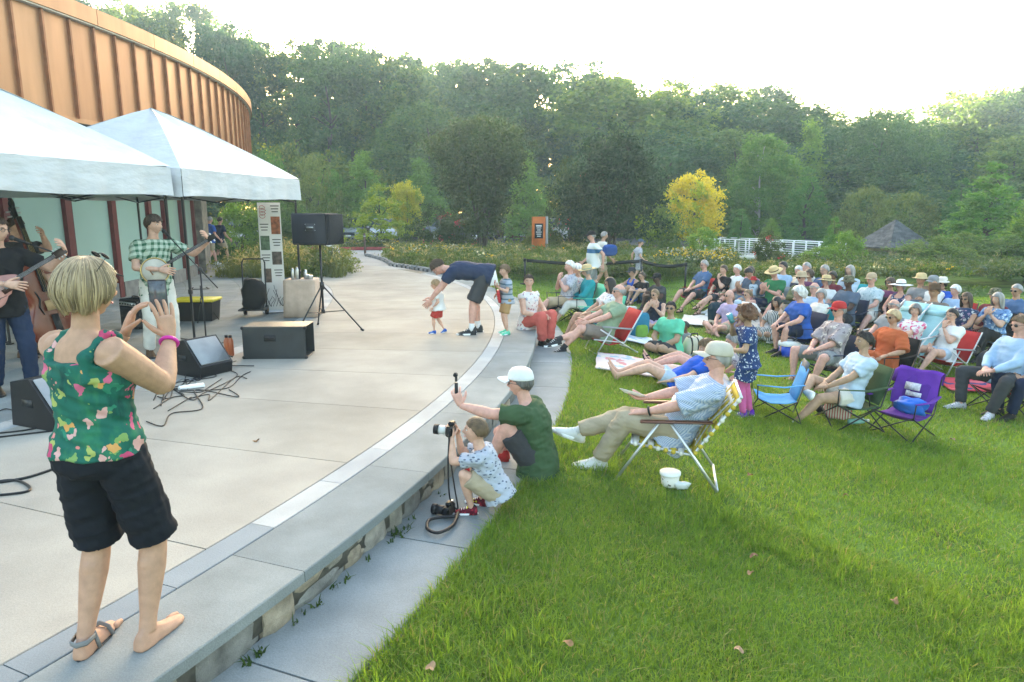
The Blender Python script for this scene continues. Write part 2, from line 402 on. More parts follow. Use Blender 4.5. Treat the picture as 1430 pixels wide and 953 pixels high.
# cobble edging of the planting bed
COB = [stone_m(f'cobble_{i}', c, var=.15, bump=.4) for i, c in enumerate([(.36, .37, .36), (.42, .42, .41), (.30, .31, .31)])]
edge = thing('bed_edging', label='row of grey granite cobbles edging the flower bed by the path', cat='edging')
pts = [polar(21.45, a) for a in np.arange(22, 38, .1)]+[polar(21.45+(a-38)*.18, a) for a in np.arange(38, 52, .1)]
acc = 0; last = None; k = 0
for p in pts:
    p = np.array(p)
    if last is None or np.linalg.norm(p-last) > .33:
        if last is not None:
            d = p-last; mb = MB(); mb.box((*(p+last)/2, TZ+.03), (.29, .2, .16), rotz(math.atan2(d[1], d[0])+random.uniform(-.06, .06)), bev=.035)
            mb.build('cobble', COB[k % 3], edge, smooth=True); k += 1
        last = p

# ------------------------------------------------------------------ round building
BC = np.array([-30.2, 14.7]); BR = 23.2; WR = 21.5
def bp(r, a): return BC[0]+r*math.cos(math.radians(a)), BC[1]+r*math.sin(math.radians(a))
def bhit(px, py, R):
    r = ray(px, py); d = r[:2]; o = -BC; A = d@d; B = d@o; t = (-B-math.sqrt(max(0, B*B-A*(o@o-R*R))))/A
    p = r*t; return math.degrees(math.atan2(p[1]-BC[1], p[0]-BC[0]))
def bsec(mb, r0, r1, a0, a1, z0, z1, n=2):
    A = np.linspace(a0, a1, n+1)
    return mb.rings(np.array([[(*bp(r, t), z) for r, z in ((r0, z0), (r0, z1), (r1, z1), (r1, z0))] for t in A]))
bld = thing('round_building', (0, 0, 0), label='curved building with copper panelled upper band above green glazed ground floor', cat='building')
COPPER = [pm(f'copper_{i}', c, rough=.42, metal=.55, var=.16, scale=3., bump=.12, bscale=18., stretch=(1, 1, .16), detail=7., spec=.4) for i, c in enumerate([(.43, .225, .122), (.405, .208, .112), (.455, .245, .135)])]
RIBM = pm('copper_rib', (.30, .13, .065), rough=.5, metal=.4, var=.2)
ZB, ZT, ZL = 3.55, 5.17, 5.45
aa = np.arange(-18.1, 41, 1.36)
for i, a in enumerate(aa):
    mb = MB(); bsec(mb, BR-.06, BR, a+.03, a+1.33, ZB+.08, ZT, 2); mb.build('copper_panel', COPPER[(i*7+i//3) % 3], bld, smooth=False)
    mb = MB(); bsec(mb, BR-.06, BR+.055, a-.06, a+.03, ZB+.07, ZT, 1); mb.build('standing_seam', RIBM, bld, smooth=False)
for i, a in enumerate(np.arange(-18.1, 41, 4.08)):
    mb = MB(); bsec(mb, BR-.1, BR+.02, a+.01, a+4.07, ZB, ZB+.077, 4); mb.build('bottom_trim', COPPER[i % 3], bld, smooth=False)
    mb = MB(); bsec(mb, BR-.3, BR+.13, a+.012, a+4.06, ZT+.022, ZL, 4); mb.build('roof_edge', COPPER[(i+1) % 3], bld, smooth=False)
mb = MB(); bsec(mb, BR-.1, BR+.1, -18.1, 41, ZT+.001, ZT+.02, 40); mb.build('drip_edge', pm('pale_metal', (.6, .58, .55), rough=.4, metal=.6), bld, smooth=False)
mb = MB(); bsec(mb, 2, BR-.11, -18.1, 41, ZB+.02, ZB+.06, 40); mb.build('soffit', pm('soffit_grey', (.12, .125, .12), var=.1), bld, smooth=False)
mb = MB(); bsec(mb, 2, BR-.2, -18.1, 41, ZL-.2, ZL-.03, 40); mb.build('roof', pm('roof_grey', (.3, .29, .28)), bld, smooth=False)
GLASS = pm('green_glass', (.34, .47, .41), rough=.12, var=.1, scale=.4, spec=.6)
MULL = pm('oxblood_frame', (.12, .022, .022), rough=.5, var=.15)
SILL = pm('sill_stone', (.2, .19, .175), var=.2)
mu = [bhit(x, 300, WR) for x in (10, 95, 158, 208, 229, 252)]
st = 4.1
mu = [mu[0]-st*3, mu[0]-st*2, mu[0]-st]+mu+[mu[-1]+4.5]
mb = MB(); bsec(mb, WR-.3, WR-.15, -18.1, mu[-1], TZ, ZB+.02, 30); mb.build('inner_blind', pm('blind', (.30, .42, .36), var=.08, scale=.7), bld)
for a, b in zip(mu[:-1], mu[1:]):
    w = .33 if b < 9 else .24
    mb = MB(); bsec(mb, WR-.05, WR-.03, a+w, b-w, TZ+.32, ZB, 3); mb.build('window_pane', GLASS, bld, smooth=False)
    mb = MB(); bsec(mb, WR-.06, WR+.04, a+w, b-w, TZ, TZ+.32, 3); mb.build('sill', SILL, bld, smooth=False)
for a in mu:
    w = .33 if a < 9 else .24
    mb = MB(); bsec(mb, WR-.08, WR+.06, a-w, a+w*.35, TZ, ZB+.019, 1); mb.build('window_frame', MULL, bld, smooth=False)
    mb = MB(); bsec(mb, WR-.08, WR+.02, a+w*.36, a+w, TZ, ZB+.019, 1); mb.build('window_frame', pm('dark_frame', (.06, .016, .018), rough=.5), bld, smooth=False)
mb = MB(); bsec(mb, WR-.6, WR+.25, mu[-1]+.3, mu[-1]+8, TZ-.05, ZB+.015, 4)
mb.build('stone_pier', pm('pier_masonry', (.16, .145, .125), var=.5, scale=5., bump=.8, bscale=12., detail=8), bld, smooth=False)

# ------------------------------------------------------------------ two white canopy tents
TENTM = pm('tent_cloth', (.555, .57, .595), rough=.6, var=.06, scale=1.5, bump=.55, bscale=2.4, spec=.2, bdist=.06, stretch=(1, 1, 2.6), detail=2.5)
def tent(c, label, zt=3.42, ze=2.42, zv=2.06):
    """c: four corners in order (front-left, front-right, back-right, back-left)"""
    c = [np.array([*p, 0.]) for p in c]; ctr = sum(c)/4
    t = thing('canopy_tent', (*ctr[:2], TZ), label=label, cat='tent', group='white pop-up tents by the building')
    loc = [p-ctr for p in c]; Z = np.array([0, 0, 1.])
    zt -= 0; n = 12; m = 8
    mb = MB()
    for i in range(4):
        a, b = loc[i], loc[(i+1) % 4]; rg = []
        for q in range(m+1):
            f = q/m; w = f**1.18; z = zt+(ze-zt)*w
            row = []
            for s_ in np.linspace(0, 1, n+1):
                p = (a+(b-a)*s_)*(f*1.02); sag = .10*math.sin(math.pi*s_)*math.sin(math.pi*min(1, f*.95))
                p = p+Z*(z-sag+.012*math.sin(9*s_+5*f+i)+.008*math.sin(31*s_+3*f+i*2)*f); row.append(p)
            rg.append(row)
        mb.rings(np.array(rg), False, False, False)
    mb.build('canopy', TENTM, t)
    for i in range(4):
        a, b = loc[i]*1.02, loc[(i+1) % 4]*1.02; o_ = nrm(np.cross(b-a, Z)); rg = []
        for q in range(6):
            f = q/5; row = []
            for s_ in np.linspace(0, 1, 40):
                rp = .022*f*math.sin(s_*34+i*2)+.014*f*math.sin(s_*71+i)
                p = a+(b-a)*s_+Z*(ze-(ze-zv)*f+.012*math.sin(s_*9+i)*f)+o_*(.006+rp*.8)
                row.append(p)
            rg.append(row)
        mb = MB(); mb.rings(np.array(rg), False, False, False); mb.build('valance', TENTM, t)
    for i in range(4):
        mb = MB(); x, y = loc[i][:2]; d = nrm(-loc[i])*.04
        mb.box((x+d[0], y+d[1], 1.55), (.034, .034, 1.55), bev=.006); mb.box((x+d[0], y+d[1], .42), (.027, .027, .84), bev=.004)
        mb.box((x+d[0], y+d[1], .01), (.07, .07, .02)); mb.box((x+d[0], y+d[1], .8), (.05, .05, .07), bev=.01)
        mb.build('leg', DARKM, t, smooth=False)
        a, b = loc[i]*.98, loc[(i+1) % 4]*.98
        for k_ in (0, 1):
            mb = MB(); P0, P1, P2 = a+Z*(2.28-.25*k_), a+(b-a)*.5+Z*(2.03+.25*k_), b+Z*(2.28-.25*k_)
            mb.tube([P0, P1], .011, 6); mb.tube([P1, P2], .011, 6); mb.build('truss_bar', DARKM, t)
    mb = MB(); mb.tube([Z*2.3, Z*(zt-.03)], .018, 8); mb.build('centre_pole', DARKM, t)
    return t
tent([(-4.32, 9.15), (-3.80, 12.35), (-6.86, 12.75), (-7.2, 9.55)], 'white pop-up tent over the singer with its peak showing, beside the printed banner')
tent([(-5.25, 6.05), (-4.42, 8.98), (-7.35, 9.75), (-8.15, 6.9)], 'white pop-up tent over the guitarist, next to the tent with the banner')
# ------------------------------------------------------------------ plants
BARK = pm('bark', (.085, .07, .055), rough=.95, var=.4, scale=5., bump=.8, bscale=20., stretch=(1, 1, .3))
PALEBARK = pm('pale_bark', (.42, .40, .36), rough=.9, var=.25, scale=4., bump=.4, bscale=20.)
G = dict(forest=leafm('leaf_forest', (.080, .148, .058), (.145, .205, .062), .5), deep=leafm('leaf_deep', (.055, .12, .056), (.09, .165, .066), .45),
         light=leafm('leaf_light', (.135, .25, .058), (.20, .31, .07), .5), gold=leafm('leaf_gold', (.48, .44, .05), (.60, .53, .07), .5),
         olive=leafm('leaf_olive', (.12, .165, .06), (.18, .21, .065), .45), conif=leafm('leaf_conifer', (.080, .20, .060), (.125, .25, .07), .5),
         myrtle=leafm('leaf_myrtle', (.046, .080, .030), (.082, .105, .034), .4), lime=leafm('leaf_lime', (.27, .34, .04), (.38, .42, .05), .5),
         shade=leafm('leaf_shade', (.034, .072, .030), (.06, .10, .034), .35),  # very dark green foliage of the second crape myrtle
         turn=leafm('leaf_turning', (.13, .18, .04), (.32, .28, .045), .5))  # turning leaves; also the painted sunlight of the sunny and under crowns
def leaves(C, L, W, rs, up=.35, out=None):
    """one pointed quad for every centre"""
    n = len(C); d = rs.normal(size=(n, 3)); d[:, 2] -= .15
    if out is not None: d += out*.8
    d /= np.linalg.norm(d, axis=1)[:, None]
    nn = rs.normal(size=(n, 3)); nn[:, 2] += up*2; w = np.cross(d, nn); w /= np.linalg.norm(w, axis=1)[:, None]+1e-9
    l = (L*rs.uniform(.65, 1.3, n))[:, None]; w = w*(W*rs.uniform(.7, 1.25, n))[:, None]
    V = np.stack([C-d*l*.5, C+w*.5+d*l*.05, C+d*l*.5, C-w*.5+d*l*.05], 1)
    return V.reshape(-1, 3)
def crown_pts(rs, nc, npc, prof, H, W, base, lump=.25, cr=.09, hollow=.5, sd=0):
    """clump centres through the crown volume, denser to its outside, then leaves in each clump"""
    t = rs.uniform(0, 1, nc*3); r = np.interp(t, *prof); keep = rs.uniform(0, 1, nc*3) < (r/np.max(prof[1]))**1.3+.05
    t = t[keep][:nc]; n = len(t); r = np.interp(t, *prof); a = rs.uniform(0, 6.283, n)
    lm = 1+lump*np.sin(3*a+7*t+sd)*np.sin(9*t+2*a+sd*1.7)+lump*.6*rs.normal(size=n)*.5
    rad = r*lm*np.power(rs.uniform(hollow**2, 1, n), .5)*W/2
    C = np.stack([rad*np.cos(a), rad*np.sin(a), base+t*(H-base)], 1)
    sz = cr*(.6+.8*rs.uniform(0, 1, n))*min(W, H-base)
    P = np.repeat(C, npc, 0)+rs.normal(size=(n*npc, 3))*np.repeat(sz, npc)[:, None]*np.array([.62, .62, .42])
    o = np.repeat(np.stack([np.cos(a), np.sin(a), 0*a+.15], 1), npc, 0)
    P[:, 2] = np.maximum(P[:, 2], base*.75)
    return P, o, C
def quads(n): return np.arange(n*4).reshape(-1, 4)
def limbs(rs, H, base, W, C, r0, nb=12, stems=1, lean=.02, top=.9):
    mb = MB()
    for s_ in range(stems):
        a = rs.uniform(0, 6.28); off = np.array([math.cos(a), math.sin(a), 0])*(W*.03*(stems > 1)); sp = W*.22*(stems > 1)
        P = [off+np.array([math.cos(a)*sp, math.sin(a)*sp, 0])*f**1.3+np.array([rs.normal()*lean*H*f, rs.normal()*lean*H*f, f*H*top]) for f in np.linspace(0, 1, 7)]
        rr_ = r0*np.array([1.25, .95, .85, .7, .5, .3, .1])/(1 if stems == 1 else 1.6)
        mb.tube(P, rr_, 7); P = np.array(P)
        for _ in range(nb//stems):
            e = C[rs.integers(len(C))]; i = rs.integers(2, 6); z = max(base*.8, e[2]-.25*np.hypot(e[0], e[1])-.4)
            s0 = np.array([np.interp(z, P[:, 2], P[:, 0]), np.interp(z, P[:, 2], P[:, 1]), min(z, P[-1, 2])])
            mid = (s0+e)/2+np.array([0, 0, .06*W]); q = np.interp(z, P[:, 2], rr_)*.5
            mb.tube([s0, mid, e], [max(q, .02), max(q*.6, .014), .008], 5)
    return mb
PROF = dict(oval=([0, .12, .35, .6, .85, 1], [.25, .7, 1, .95, .6, .12]), cone=([0, .06, .3, .6, .9, 1], [.75, 1, .82, .5, .16, .02]),
            vase=([0, .2, .5, .75, .92, 1], [.25, .5, .82, 1, .75, .3]), dome=([0, .2, .5, .8, 1], [.9, 1, .95, .65, .2]),
            tall=([0, .15, .4, .7, .9, 1], [.35, .7, .9, 1, .7, .25]))
PROTO = {}
def proto(key, prof, H, W, base, nc, npc, leaf, lw, mat, r0=.18, stems=1, nb=14, bark=None, sd=0, cr=.09, lump=.25, hollow=.45, extra=None):
    rs = np.random.default_rng(sd+11); P, o_, C = crown_pts(rs, nc, npc, PROF[prof], H, W, base, lump, cr, hollow, sd)
    V = leaves(P, leaf, lw, rs, out=o_*.3); n = len(P); mats = [mat]; mi = None
    if extra: mats.append(extra[0]); sel = (rs.uniform(0, 1, n) < extra[1]) if len(extra) < 3 else (nz(P, extra[2], sd) > 1-extra[1]); mi = sel.astype(int)
    PROTO[key] = (mesh_np(key+'_crown', V, [quads(n)], mats, mi, smooth=False), limbs(rs, H, base, W, C, r0, nb, stems).mesh(key+'_trunk', bark or BARK), H, W)
proto('poplar1', 'tall', 20, 7.5, 8.5, 105, 70, .42, .26, G['forest'], .26, sd=1, lump=.4, extra=(G['gold'], .03))
proto('poplar2', 'oval', 21, 7, 10, 90, 70, .42, .26, G['forest'], .24, sd=2, lump=.45, extra=(G['turn'], .08))
proto('poplar3', 'tall', 19, 8, 8, 115, 70, .42, .26, G['deep'], .28, sd=3, lump=.4)
proto('broad1', 'oval', 18, 10, 3, 230, 70, .42, .28, G['forest'], .3, sd=4, lump=.35, cr=.085)
proto('broad2', 'oval', 18, 11, 2.5, 240, 70, .42, .28, G['deep'], .3, sd=5, lump=.35, cr=.085)
proto('broad3', 'dome', 17, 10, 3, 240, 70, .42, .28, G['forest'], .3, sd=6, lump=.4, cr=.085, extra=(G['turn'], .12, .5))
proto('sunny', 'oval', 17, 10, 3, 220, 70, .42, .28, G['turn'], .3, sd=7, lump=.4, cr=.085, extra=(G['gold'], .2, .5))  # sunlight on these crowns is put into the yellow leaf colours
proto('under', 'dome', 6, 6, .3, 110, 60, .34, .2, G['turn'], .1, stems=3, sd=8, lump=.4, extra=(G['gold'], .35, .6))  # gold leaves imitate sun falling on the undergrowth
proto('under2', 'dome', 6, 7, .2, 130, 60, .34, .2, G['forest'], .1, stems=3, sd=9, lump=.4)
proto('myrtle1', 'vase', 6.2, 4.6, 1.2, 280, 75, .16, .085, G['myrtle'], .09, stems=6, nb=24, sd=10, cr=.085, lump=.22, hollow=.3)
proto('myrtle2', 'dome', 5.8, 4.6, 1.1, 270, 75, .16, .085, G['shade'], .09, stems=6, nb=24, sd=11, cr=.09, lump=.25, hollow=.3, extra=(G['lime'], .1, .9))
proto('yellow', 'oval', 4.8, 3.3, .9, 150, 70, .15, .11, G['gold'], .07, sd=12, cr=.09, lump=.3, extra=(G['lime'], .3, .9))
proto('birch', 'oval', 8, 4.6, 1.2, 270, 65, .2, .12, G['light'], .11, bark=PALEBARK, nb=20, sd=13, cr=.085, lump=.35)
proto('conic', 'cone', 7, 3.8, .3, 240, 70, .18, .07, G['conif'], .1, sd=14, cr=.055, lump=.10, nb=16)
proto('conic2', 'cone', 6.5, 3.4, .4, 200, 70, .18, .1, G['light'], .09, sd=15, cr=.09, lump=.25, nb=16)
proto('evergreen', 'oval', 11, 8.5, 1, 260, 70, .3, .13, G['deep'], .2, sd=16, cr=.08, lump=.4)
proto('shrub1', 'dome', 2.4, 3, .05, 130, 60, .12, .075, G['light'], .03, stems=5, sd=17, cr=.1, lump=.3)
proto('shrub2', 'dome', 2.4, 3, .05, 130, 60, .11, .07, G['forest'], .03, stems=5, sd=18, cr=.1, lump=.3)
proto('shrub3', 'dome', 2.6, 3.2, .1, 140, 60, .14, .06, G['olive'], .03, stems=6, sd=19, cr=.09, lump=.35)
proto('sapling', 'cone', 3.6, 2.6, .5, 60, 50, .14, .09, G['lime'], .035, sd=20, cr=.07, lump=.5, hollow=.7)
FLOW = leafm('crape_flower', (.45, .05, .10), (.6, .1, .16), .35)
proto('redshrub', 'dome', 2.6, 2.9, .3, 120, 60, .12, .06, G['myrtle'], .04, stems=5, sd=21, cr=.09, lump=.35, extra=(FLOW, .12, 1.6))
def plant(name, key, x, y, H, W, label, cat='tree', group=None, rz=None, z=None):
    me_c, me_t, h, w = PROTO[key]
    t = thing(name, (x, y, float(ground_z(x, y))-.03 if z is None else z), random.uniform(0, 6.28) if rz is None else rz, label, cat, group)
    t.scale = (W/w, W/w, H/h)
    add('trunk', me_t, t); add('crown', me_c, t); return t
def plant_px(name, key, px, top, wpx, Y, label, cat='tree', group=None, z=None):
    p = far(px, top, Y); dep = Y*_c-(p[2]-HC)*_s
    z0 = float(ground_z(p[0], Y)) if z is None else z
    return plant(name, key, p[0], Y, p[2]-z0, wpx*dep/953, label, cat, group, z=z0-.03)
# the wood behind: skyline read along the photograph
SKX = [-200, 100, 180, 260, 330, 360, 400, 450, 500, 540, 600, 650, 700, 750, 800, 850, 900, 950, 990, 1040, 1070, 1130, 1160, 1200, 1260, 1310, 1370, 1400, 1430, 1650]
SKY = [-40, -20, -5, 5, 22, 48, 44, 52, 60, 72, 66, 70, 76, 82, 90, 92, 108, 96, 88, 108, 100, 112, 136, 128, 134, 122, 108, 112, 98, 80]
LAB = dict(poplar1='tall slender backlit tree with a high crown in the wood behind the garden', poplar2='tall slender tree with a few turning leaves in the wood behind the garden',
           poplar3='tall dark slender tree standing in the wood behind the garden', broad1='broad green leafy tree in the wood behind the garden',
           broad2='broad dark green tree in the wood behind the garden', broad3='round-topped tree with patches of turning leaves in the wood behind the garden',
           sunny='broad tree at the edge of the wood, leaves coloured yellow as if sunlit', under='low undergrowth tree at the foot of the wood, leaves coloured gold as if sunlit', under2='low green undergrowth tree at the foot of the wood')
rs = np.random.default_rng(3)
def wood_tree(q, y, top, key, w):
    p = far(q, top, y); plant('forest_tree', key, p[0], y, p[2]-.2, w, LAB[key], 'tree', 'trees of the wood behind the garden')
def row(Y, x0, x1, step, keys, dtop, wr):
    px = x0
    while px < x1:
        q = px+rs.uniform(-.3, .3)*step; y = Y+rs.uniform(-3.5, 3.5); key = keys[rs.integers(len(keys))]
        if q > 1330 and rs.uniform() < .6: key = 'sunny'  # crowns with the sunlight painted into their leaves
        wood_tree(q, y, np.interp(q, SKX, SKY)+dtop+rs.uniform(-6, 20), key, rs.uniform(*wr)); px += step*rs.uniform(.8, 1.2)
row(66, -120, 600, 46, ['poplar1', 'poplar2', 'poplar3'], 4, (5.5, 7.5))
row(76, -150, 640, 75, ['poplar2', 'poplar1'], 0, (6, 8))
row(64, 590, 1560, 78, ['broad1', 'broad2', 'broad3', 'broad1'], 14, (9.5, 12.5))
row(76, 560, 1640, 72, ['broad1', 'broad2', 'broad3', 'poplar3'], 0, (10, 13))
row(57, 600, 1500, 105, ['broad2', 'broad1'], 62, (8, 10.5))
for q, tp_ in ((352, 168), (385, 190), (412, 160), (445, 182), (470, 165), (500, 178), (540, 172), (575, 180)): wood_tree(q, 84+rs.uniform(-3, 3), tp_-25, 'broad1', 8.5)
for q in np.arange(150, 1500, 62):
    key = 'under' if (q < 640 and rs.uniform() < .55) else 'under2'
    p = far(q, rs.uniform(225, 262)-(45 if q < 500 else 0)*rs.uniform(), 54+rs.uniform(-3, 3)); plant('undergrowth_tree', key, p[0], p[1], p[2]-.2, rs.uniform(5.5, 8.5), LAB[key], 'tree', 'undergrowth along the wood')
T = plant_px
T('crape_myrtle', 'myrtle1', 672, 168, 138, 31, 'large dark many-stemmed crape myrtle between path and lawn')
T('crape_myrtle', 'myrtle2', 857, 176, 140, 29, 'large dark many-stemmed crape myrtle beside the orange sign, near the walking men')
T('yellow_tree', 'yellow', 972, 236, 80, 40, 'bright yellow small tree beside the white railed bridge')
T('birch_tree', 'birch', 1066, 186, 96, 46, 'light green tree with pale trunk behind the bridge')
T('conical_tree', 'conic2', 1134, 170, 86, 55, 'tall light green conical tree behind the pale-trunked tree')
T('conical_tree', 'conic', 1130, 230, 90, 42, 'dense green conical tree just behind the bridge end')
T('evergreen_tree', 'evergreen', 1236, 152, 140, 56, 'wide dark evergreen tree standing behind the thatched hut')
T('spreading_bush', 'shrub3', 1215, 264, 90, 40, 'olive rounded bush rising left behind the thatched hut', 'bush')
T('spreading_bush', 'shrub3', 1275, 272, 100, 37, 'olive rounded bush rising directly behind the thatched hut roof', 'bush')
T('young_conifer', 'conic', 1168, 300, 50, 27, 'small narrow bright green conifer between bridge and hut')
T('leafy_sapling', 'shrub1', 1186, 326, 60, 24.5, 'light green leafy sapling in front of the thatched hut', 'bush')
T('conical_tree', 'conic', 1392, 222, 150, 31, 'large dense conifer at the lawn edge on the hut side')
T('conical_tree', 'conic', 1348, 246, 80, 36, 'slimmer conifer between the hut and the large dense conifer')
T('conical_tree', 'conic2', 1450, 262, 90, 27, 'light green conical tree beside the large dense conifer')
for i, (px, top, w, Y, k, l) in enumerate([(1302, 330, 100, 25.5, 'shrub2', 'dark green bush beside the thatched hut posts'), (1355, 325, 100, 27, 'shrub2', 'dark green bush below the slimmer conifer'),
        (1222, 362, 50, 24, 'shrub2', 'low dark bush at the foot of the thatched hut'), (1410, 330, 110, 26, 'shrub2', 'dark green bush below the large dense conifer'),
        (1150, 345, 60, 24.5, 'shrub1', 'light bush beside the bridge end wall'), (1296, 364, 50, 24, 'shrub1', 'light green bush in front of the hut posts'),
        (1075, 322, 46, 24.5, 'redshrub', 'small reddish shrub in front of the bridge railing'), (1015, 340, 44, 25, 'shrub2', 'small dark shrub under the start of the bridge railing'),
        (1036, 290, 40, 37, 'conic', 'little conifer beyond the bridge railing'), (1078, 305, 34, 38, 'conic2', 'little light green conifer beyond the bridge railing'),
        (930, 290, 60, 30, 'shrub2', 'dark bush between crape myrtle and yellow tree'), (985, 318, 50, 30, 'shrub1', 'green bush under the yellow tree'),
        (530, 253, 90, 38, 'sapling', 'lime green sapling beside the parked cars'), (567, 250, 46, 40, 'yellow', 'thin yellow tree beside the lime green sapling'),
        (507, 212, 84, 46, 'conic2', 'dense green pyramid tree beside the car park'), (430, 222, 92, 44, 'shrub3', 'tall olive bush behind the black loudspeaker'),
        (462, 240, 60, 46, 'shrub1', 'light green bush between loudspeaker and pyramid tree'), (585, 222, 80, 48, 'conic2', 'green leafy tree behind the thin yellow tree'),
        (735, 214, 66, 45, 'conic2', 'light green tree peeping out behind the large crape myrtle by the path'), (608, 288, 74, 33, 'redshrub', 'crape myrtle shrub with red flowers beside the path'),
        (640, 300, 60, 32, 'redshrub', 'red flowered shrub at the foot of the large crape myrtle'), (800, 225, 66, 32, 'redshrub', 'tall red flowered shrub left of the darker crape myrtle'),
        (760, 315, 60, 31, 'shrub3', 'rounded olive shrub in front of the orange sign'), (372, 216, 70, 36, 'shrub1', 'yellow-green bush behind the copper building end'),
        (330, 286, 90, 29, 'shrub1', 'light bush beside the building end pier'), (395, 275, 110, 30, 'shrub2', 'green bush behind the printed banner'),
        (455, 330, 80, 21.5, 'shrub3', 'loose olive shrub at the path corner beyond the loudspeaker'), (300, 318, 50, 25.5, 'under2', 'dark clipped bush near the two walking men')]):
    T('garden_bush' if k[0] in 'sru' else 'garden_tree', k, px, top, w, Y, l, 'bush' if k[0] in 'sru' else 'tree', z=.2)

# ------------------------------------------------------------------ herb beds and lawn blades (uncountable)
def blades(P, H, W, rs, lean=.5, seg=1):
    """pointed blades rooted at P: seg=2 gives a bent blade"""
    n = len(P); a = rs.uniform(0, 6.283, n); ln = np.abs(rs.normal(size=n))*lean*H; d = np.stack([np.cos(a), np.sin(a), 0*a], 1)
    b = rs.uniform(0, 6.283, n); w = np.stack([np.cos(b), np.sin(b), 0*b], 1)*(W/2)[:, None]
    Z = np.zeros((n, 3)); Z[:, 2] = H
    if seg == 1:
        V = np.stack([P-w, P+w, P+Z*.93+d*ln[:, None]], 1); return V.reshape(-1, 3), np.arange(n*3).reshape(-1, 3), None
    M_ = P+Z*.6+d*(ln*.35)[:, None]; T_ = P+Z*.95+d*ln[:, None]
    V = np.stack([P-w, P+w, M_+w*.8, M_-w*.8, T_], 1).reshape(-1, 3); i = np.arange(n)*5
    return V, np.stack([i+3, i+2, i+4], 1), np.stack([i, i+1, i+2, i+3], 1)
LAWNB = [leafm('grass_blade', (.128, .225, .036), (.225, .325, .054), .5, scale=1.1), leafm('grass_blade_blue', (.085, .165, .055), (.14, .235, .075), .45, scale=1.1), leafm('grass_blade_dry', (.26, .24, .11), (.36, .32, .16), .45)]
rs = np.random.default_rng(5)
def lawn_pts(n, d0, d1, a0=-24, a1=58):
    a = np.radians(rs.uniform(a0, a1, n)); d = np.sqrt(rs.uniform(d0*d0, d1*d1, n)); x, y = d*np.sin(a), d*np.cos(a)
    ok = (np.hypot(x-CX, y-CY) > R_PAVE-.015) & (y+.12*x < 24); x, y = x[ok], y[ok]
    return np.stack([x, y, ground_z(x, y)-.004], 1)
def lawn(P, h, w, lean, seg, nm):
    # cut 5-6 cm; longer tufts here and there and along the stone edge
    tuft = np.clip(nz(P, .8, 4)*.5+nz(P, 2.6, 5)*.5, -1, 1); edge_ = np.exp(-np.maximum(0, np.hypot(P[:, 0]-CX, P[:, 1]-CY)-R_PAVE)/.35)
    Hh = h*(.8+.4*rs.uniform(0, 1, len(P)))*(1+.35*tuft)+h*.7*edge_*rs.uniform(0, 1, len(P))
    Wd = w*rs.uniform(.7, 1.3, len(P)); V, T_, Q = blades(P, Hh, Wd, rs, lean, seg)
    c = nz(P, .35, 8)+.7*rs.normal(size=len(P)); mi = np.where(c > 1.15, 1, 0); mi[rs.uniform(0, 1, len(P)) < .07+.10*(nz(P, 1.3, 9) > .7)] = 2
    return V, T_, Q, mi
def put(nm, parts, mats):
    V = []; Tt = []; Qq = []; mt = []; mq = []; n = 0
    for v, t, q, mi in parts:
        V.append(v); Tt.append(t+n); mt.append(mi)
        if q is not None: Qq.append(q+n); mq.append(mi)
        n += len(v)
    F = ([np.concatenate(Qq)] if Qq else [])+[np.concatenate(Tt)]; m = np.concatenate((mq if Qq else [])+mt)
    return tag(add(nm, mesh_np(nm, np.concatenate(V), F, mats, m, smooth=False)), kind='stuff')
parts = [lawn(lawn_pts(150000, 1.9, 5.2), .050, .0050, 1.0, 2, 0), lawn(lawn_pts(112000, 5.2, 9.), .050, .0078, 1.0, 2, 0),
         lawn(lawn_pts(140000, 9., 15.), .052, .014, .9, 1, 0), lawn(lawn_pts(100000, 15., 25.), .052, .024, .9, 1, 0)]
P = lawn_pts(5200, 2.2, 9.); P = np.repeat(P[nz(P, 1.2, 22) > .25], 9, 0); P[:, :2] += rs.normal(size=(len(P), 2))*.022
V, T_, Q = blades(P, .105*rs.uniform(.6, 1.4, len(P)), .0055*np.ones(len(P)), rs, .75, 2); parts.append((V, T_, Q, (rs.uniform(0, 1, len(P)) < .04).astype(int)*2))
tag(put('lawn_grass', parts, LAWNB), 'short mown green grass of the lawn', 'grass')
HERB = [leafm('herb_green', (.065, .115, .03), (.12, .17, .04), .45), leafm('herb_olive', (.10, .13, .045), (.17, .18, .06), .4), leafm('seed_tan', (.27, .25, .15), (.36, .32, .20), .35),
        leafm('flower_yellow', (.62, .40, .02), (.75, .5, .04), .3), leafm('herb_grey', (.11, .15, .10), (.17, .2, .13), .3), leafm('flower_red', (.42, .10, .08), (.5, .2, .15), .3), leafm('flower_white', (.55, .54, .48), (.65, .6, .5), .3)]
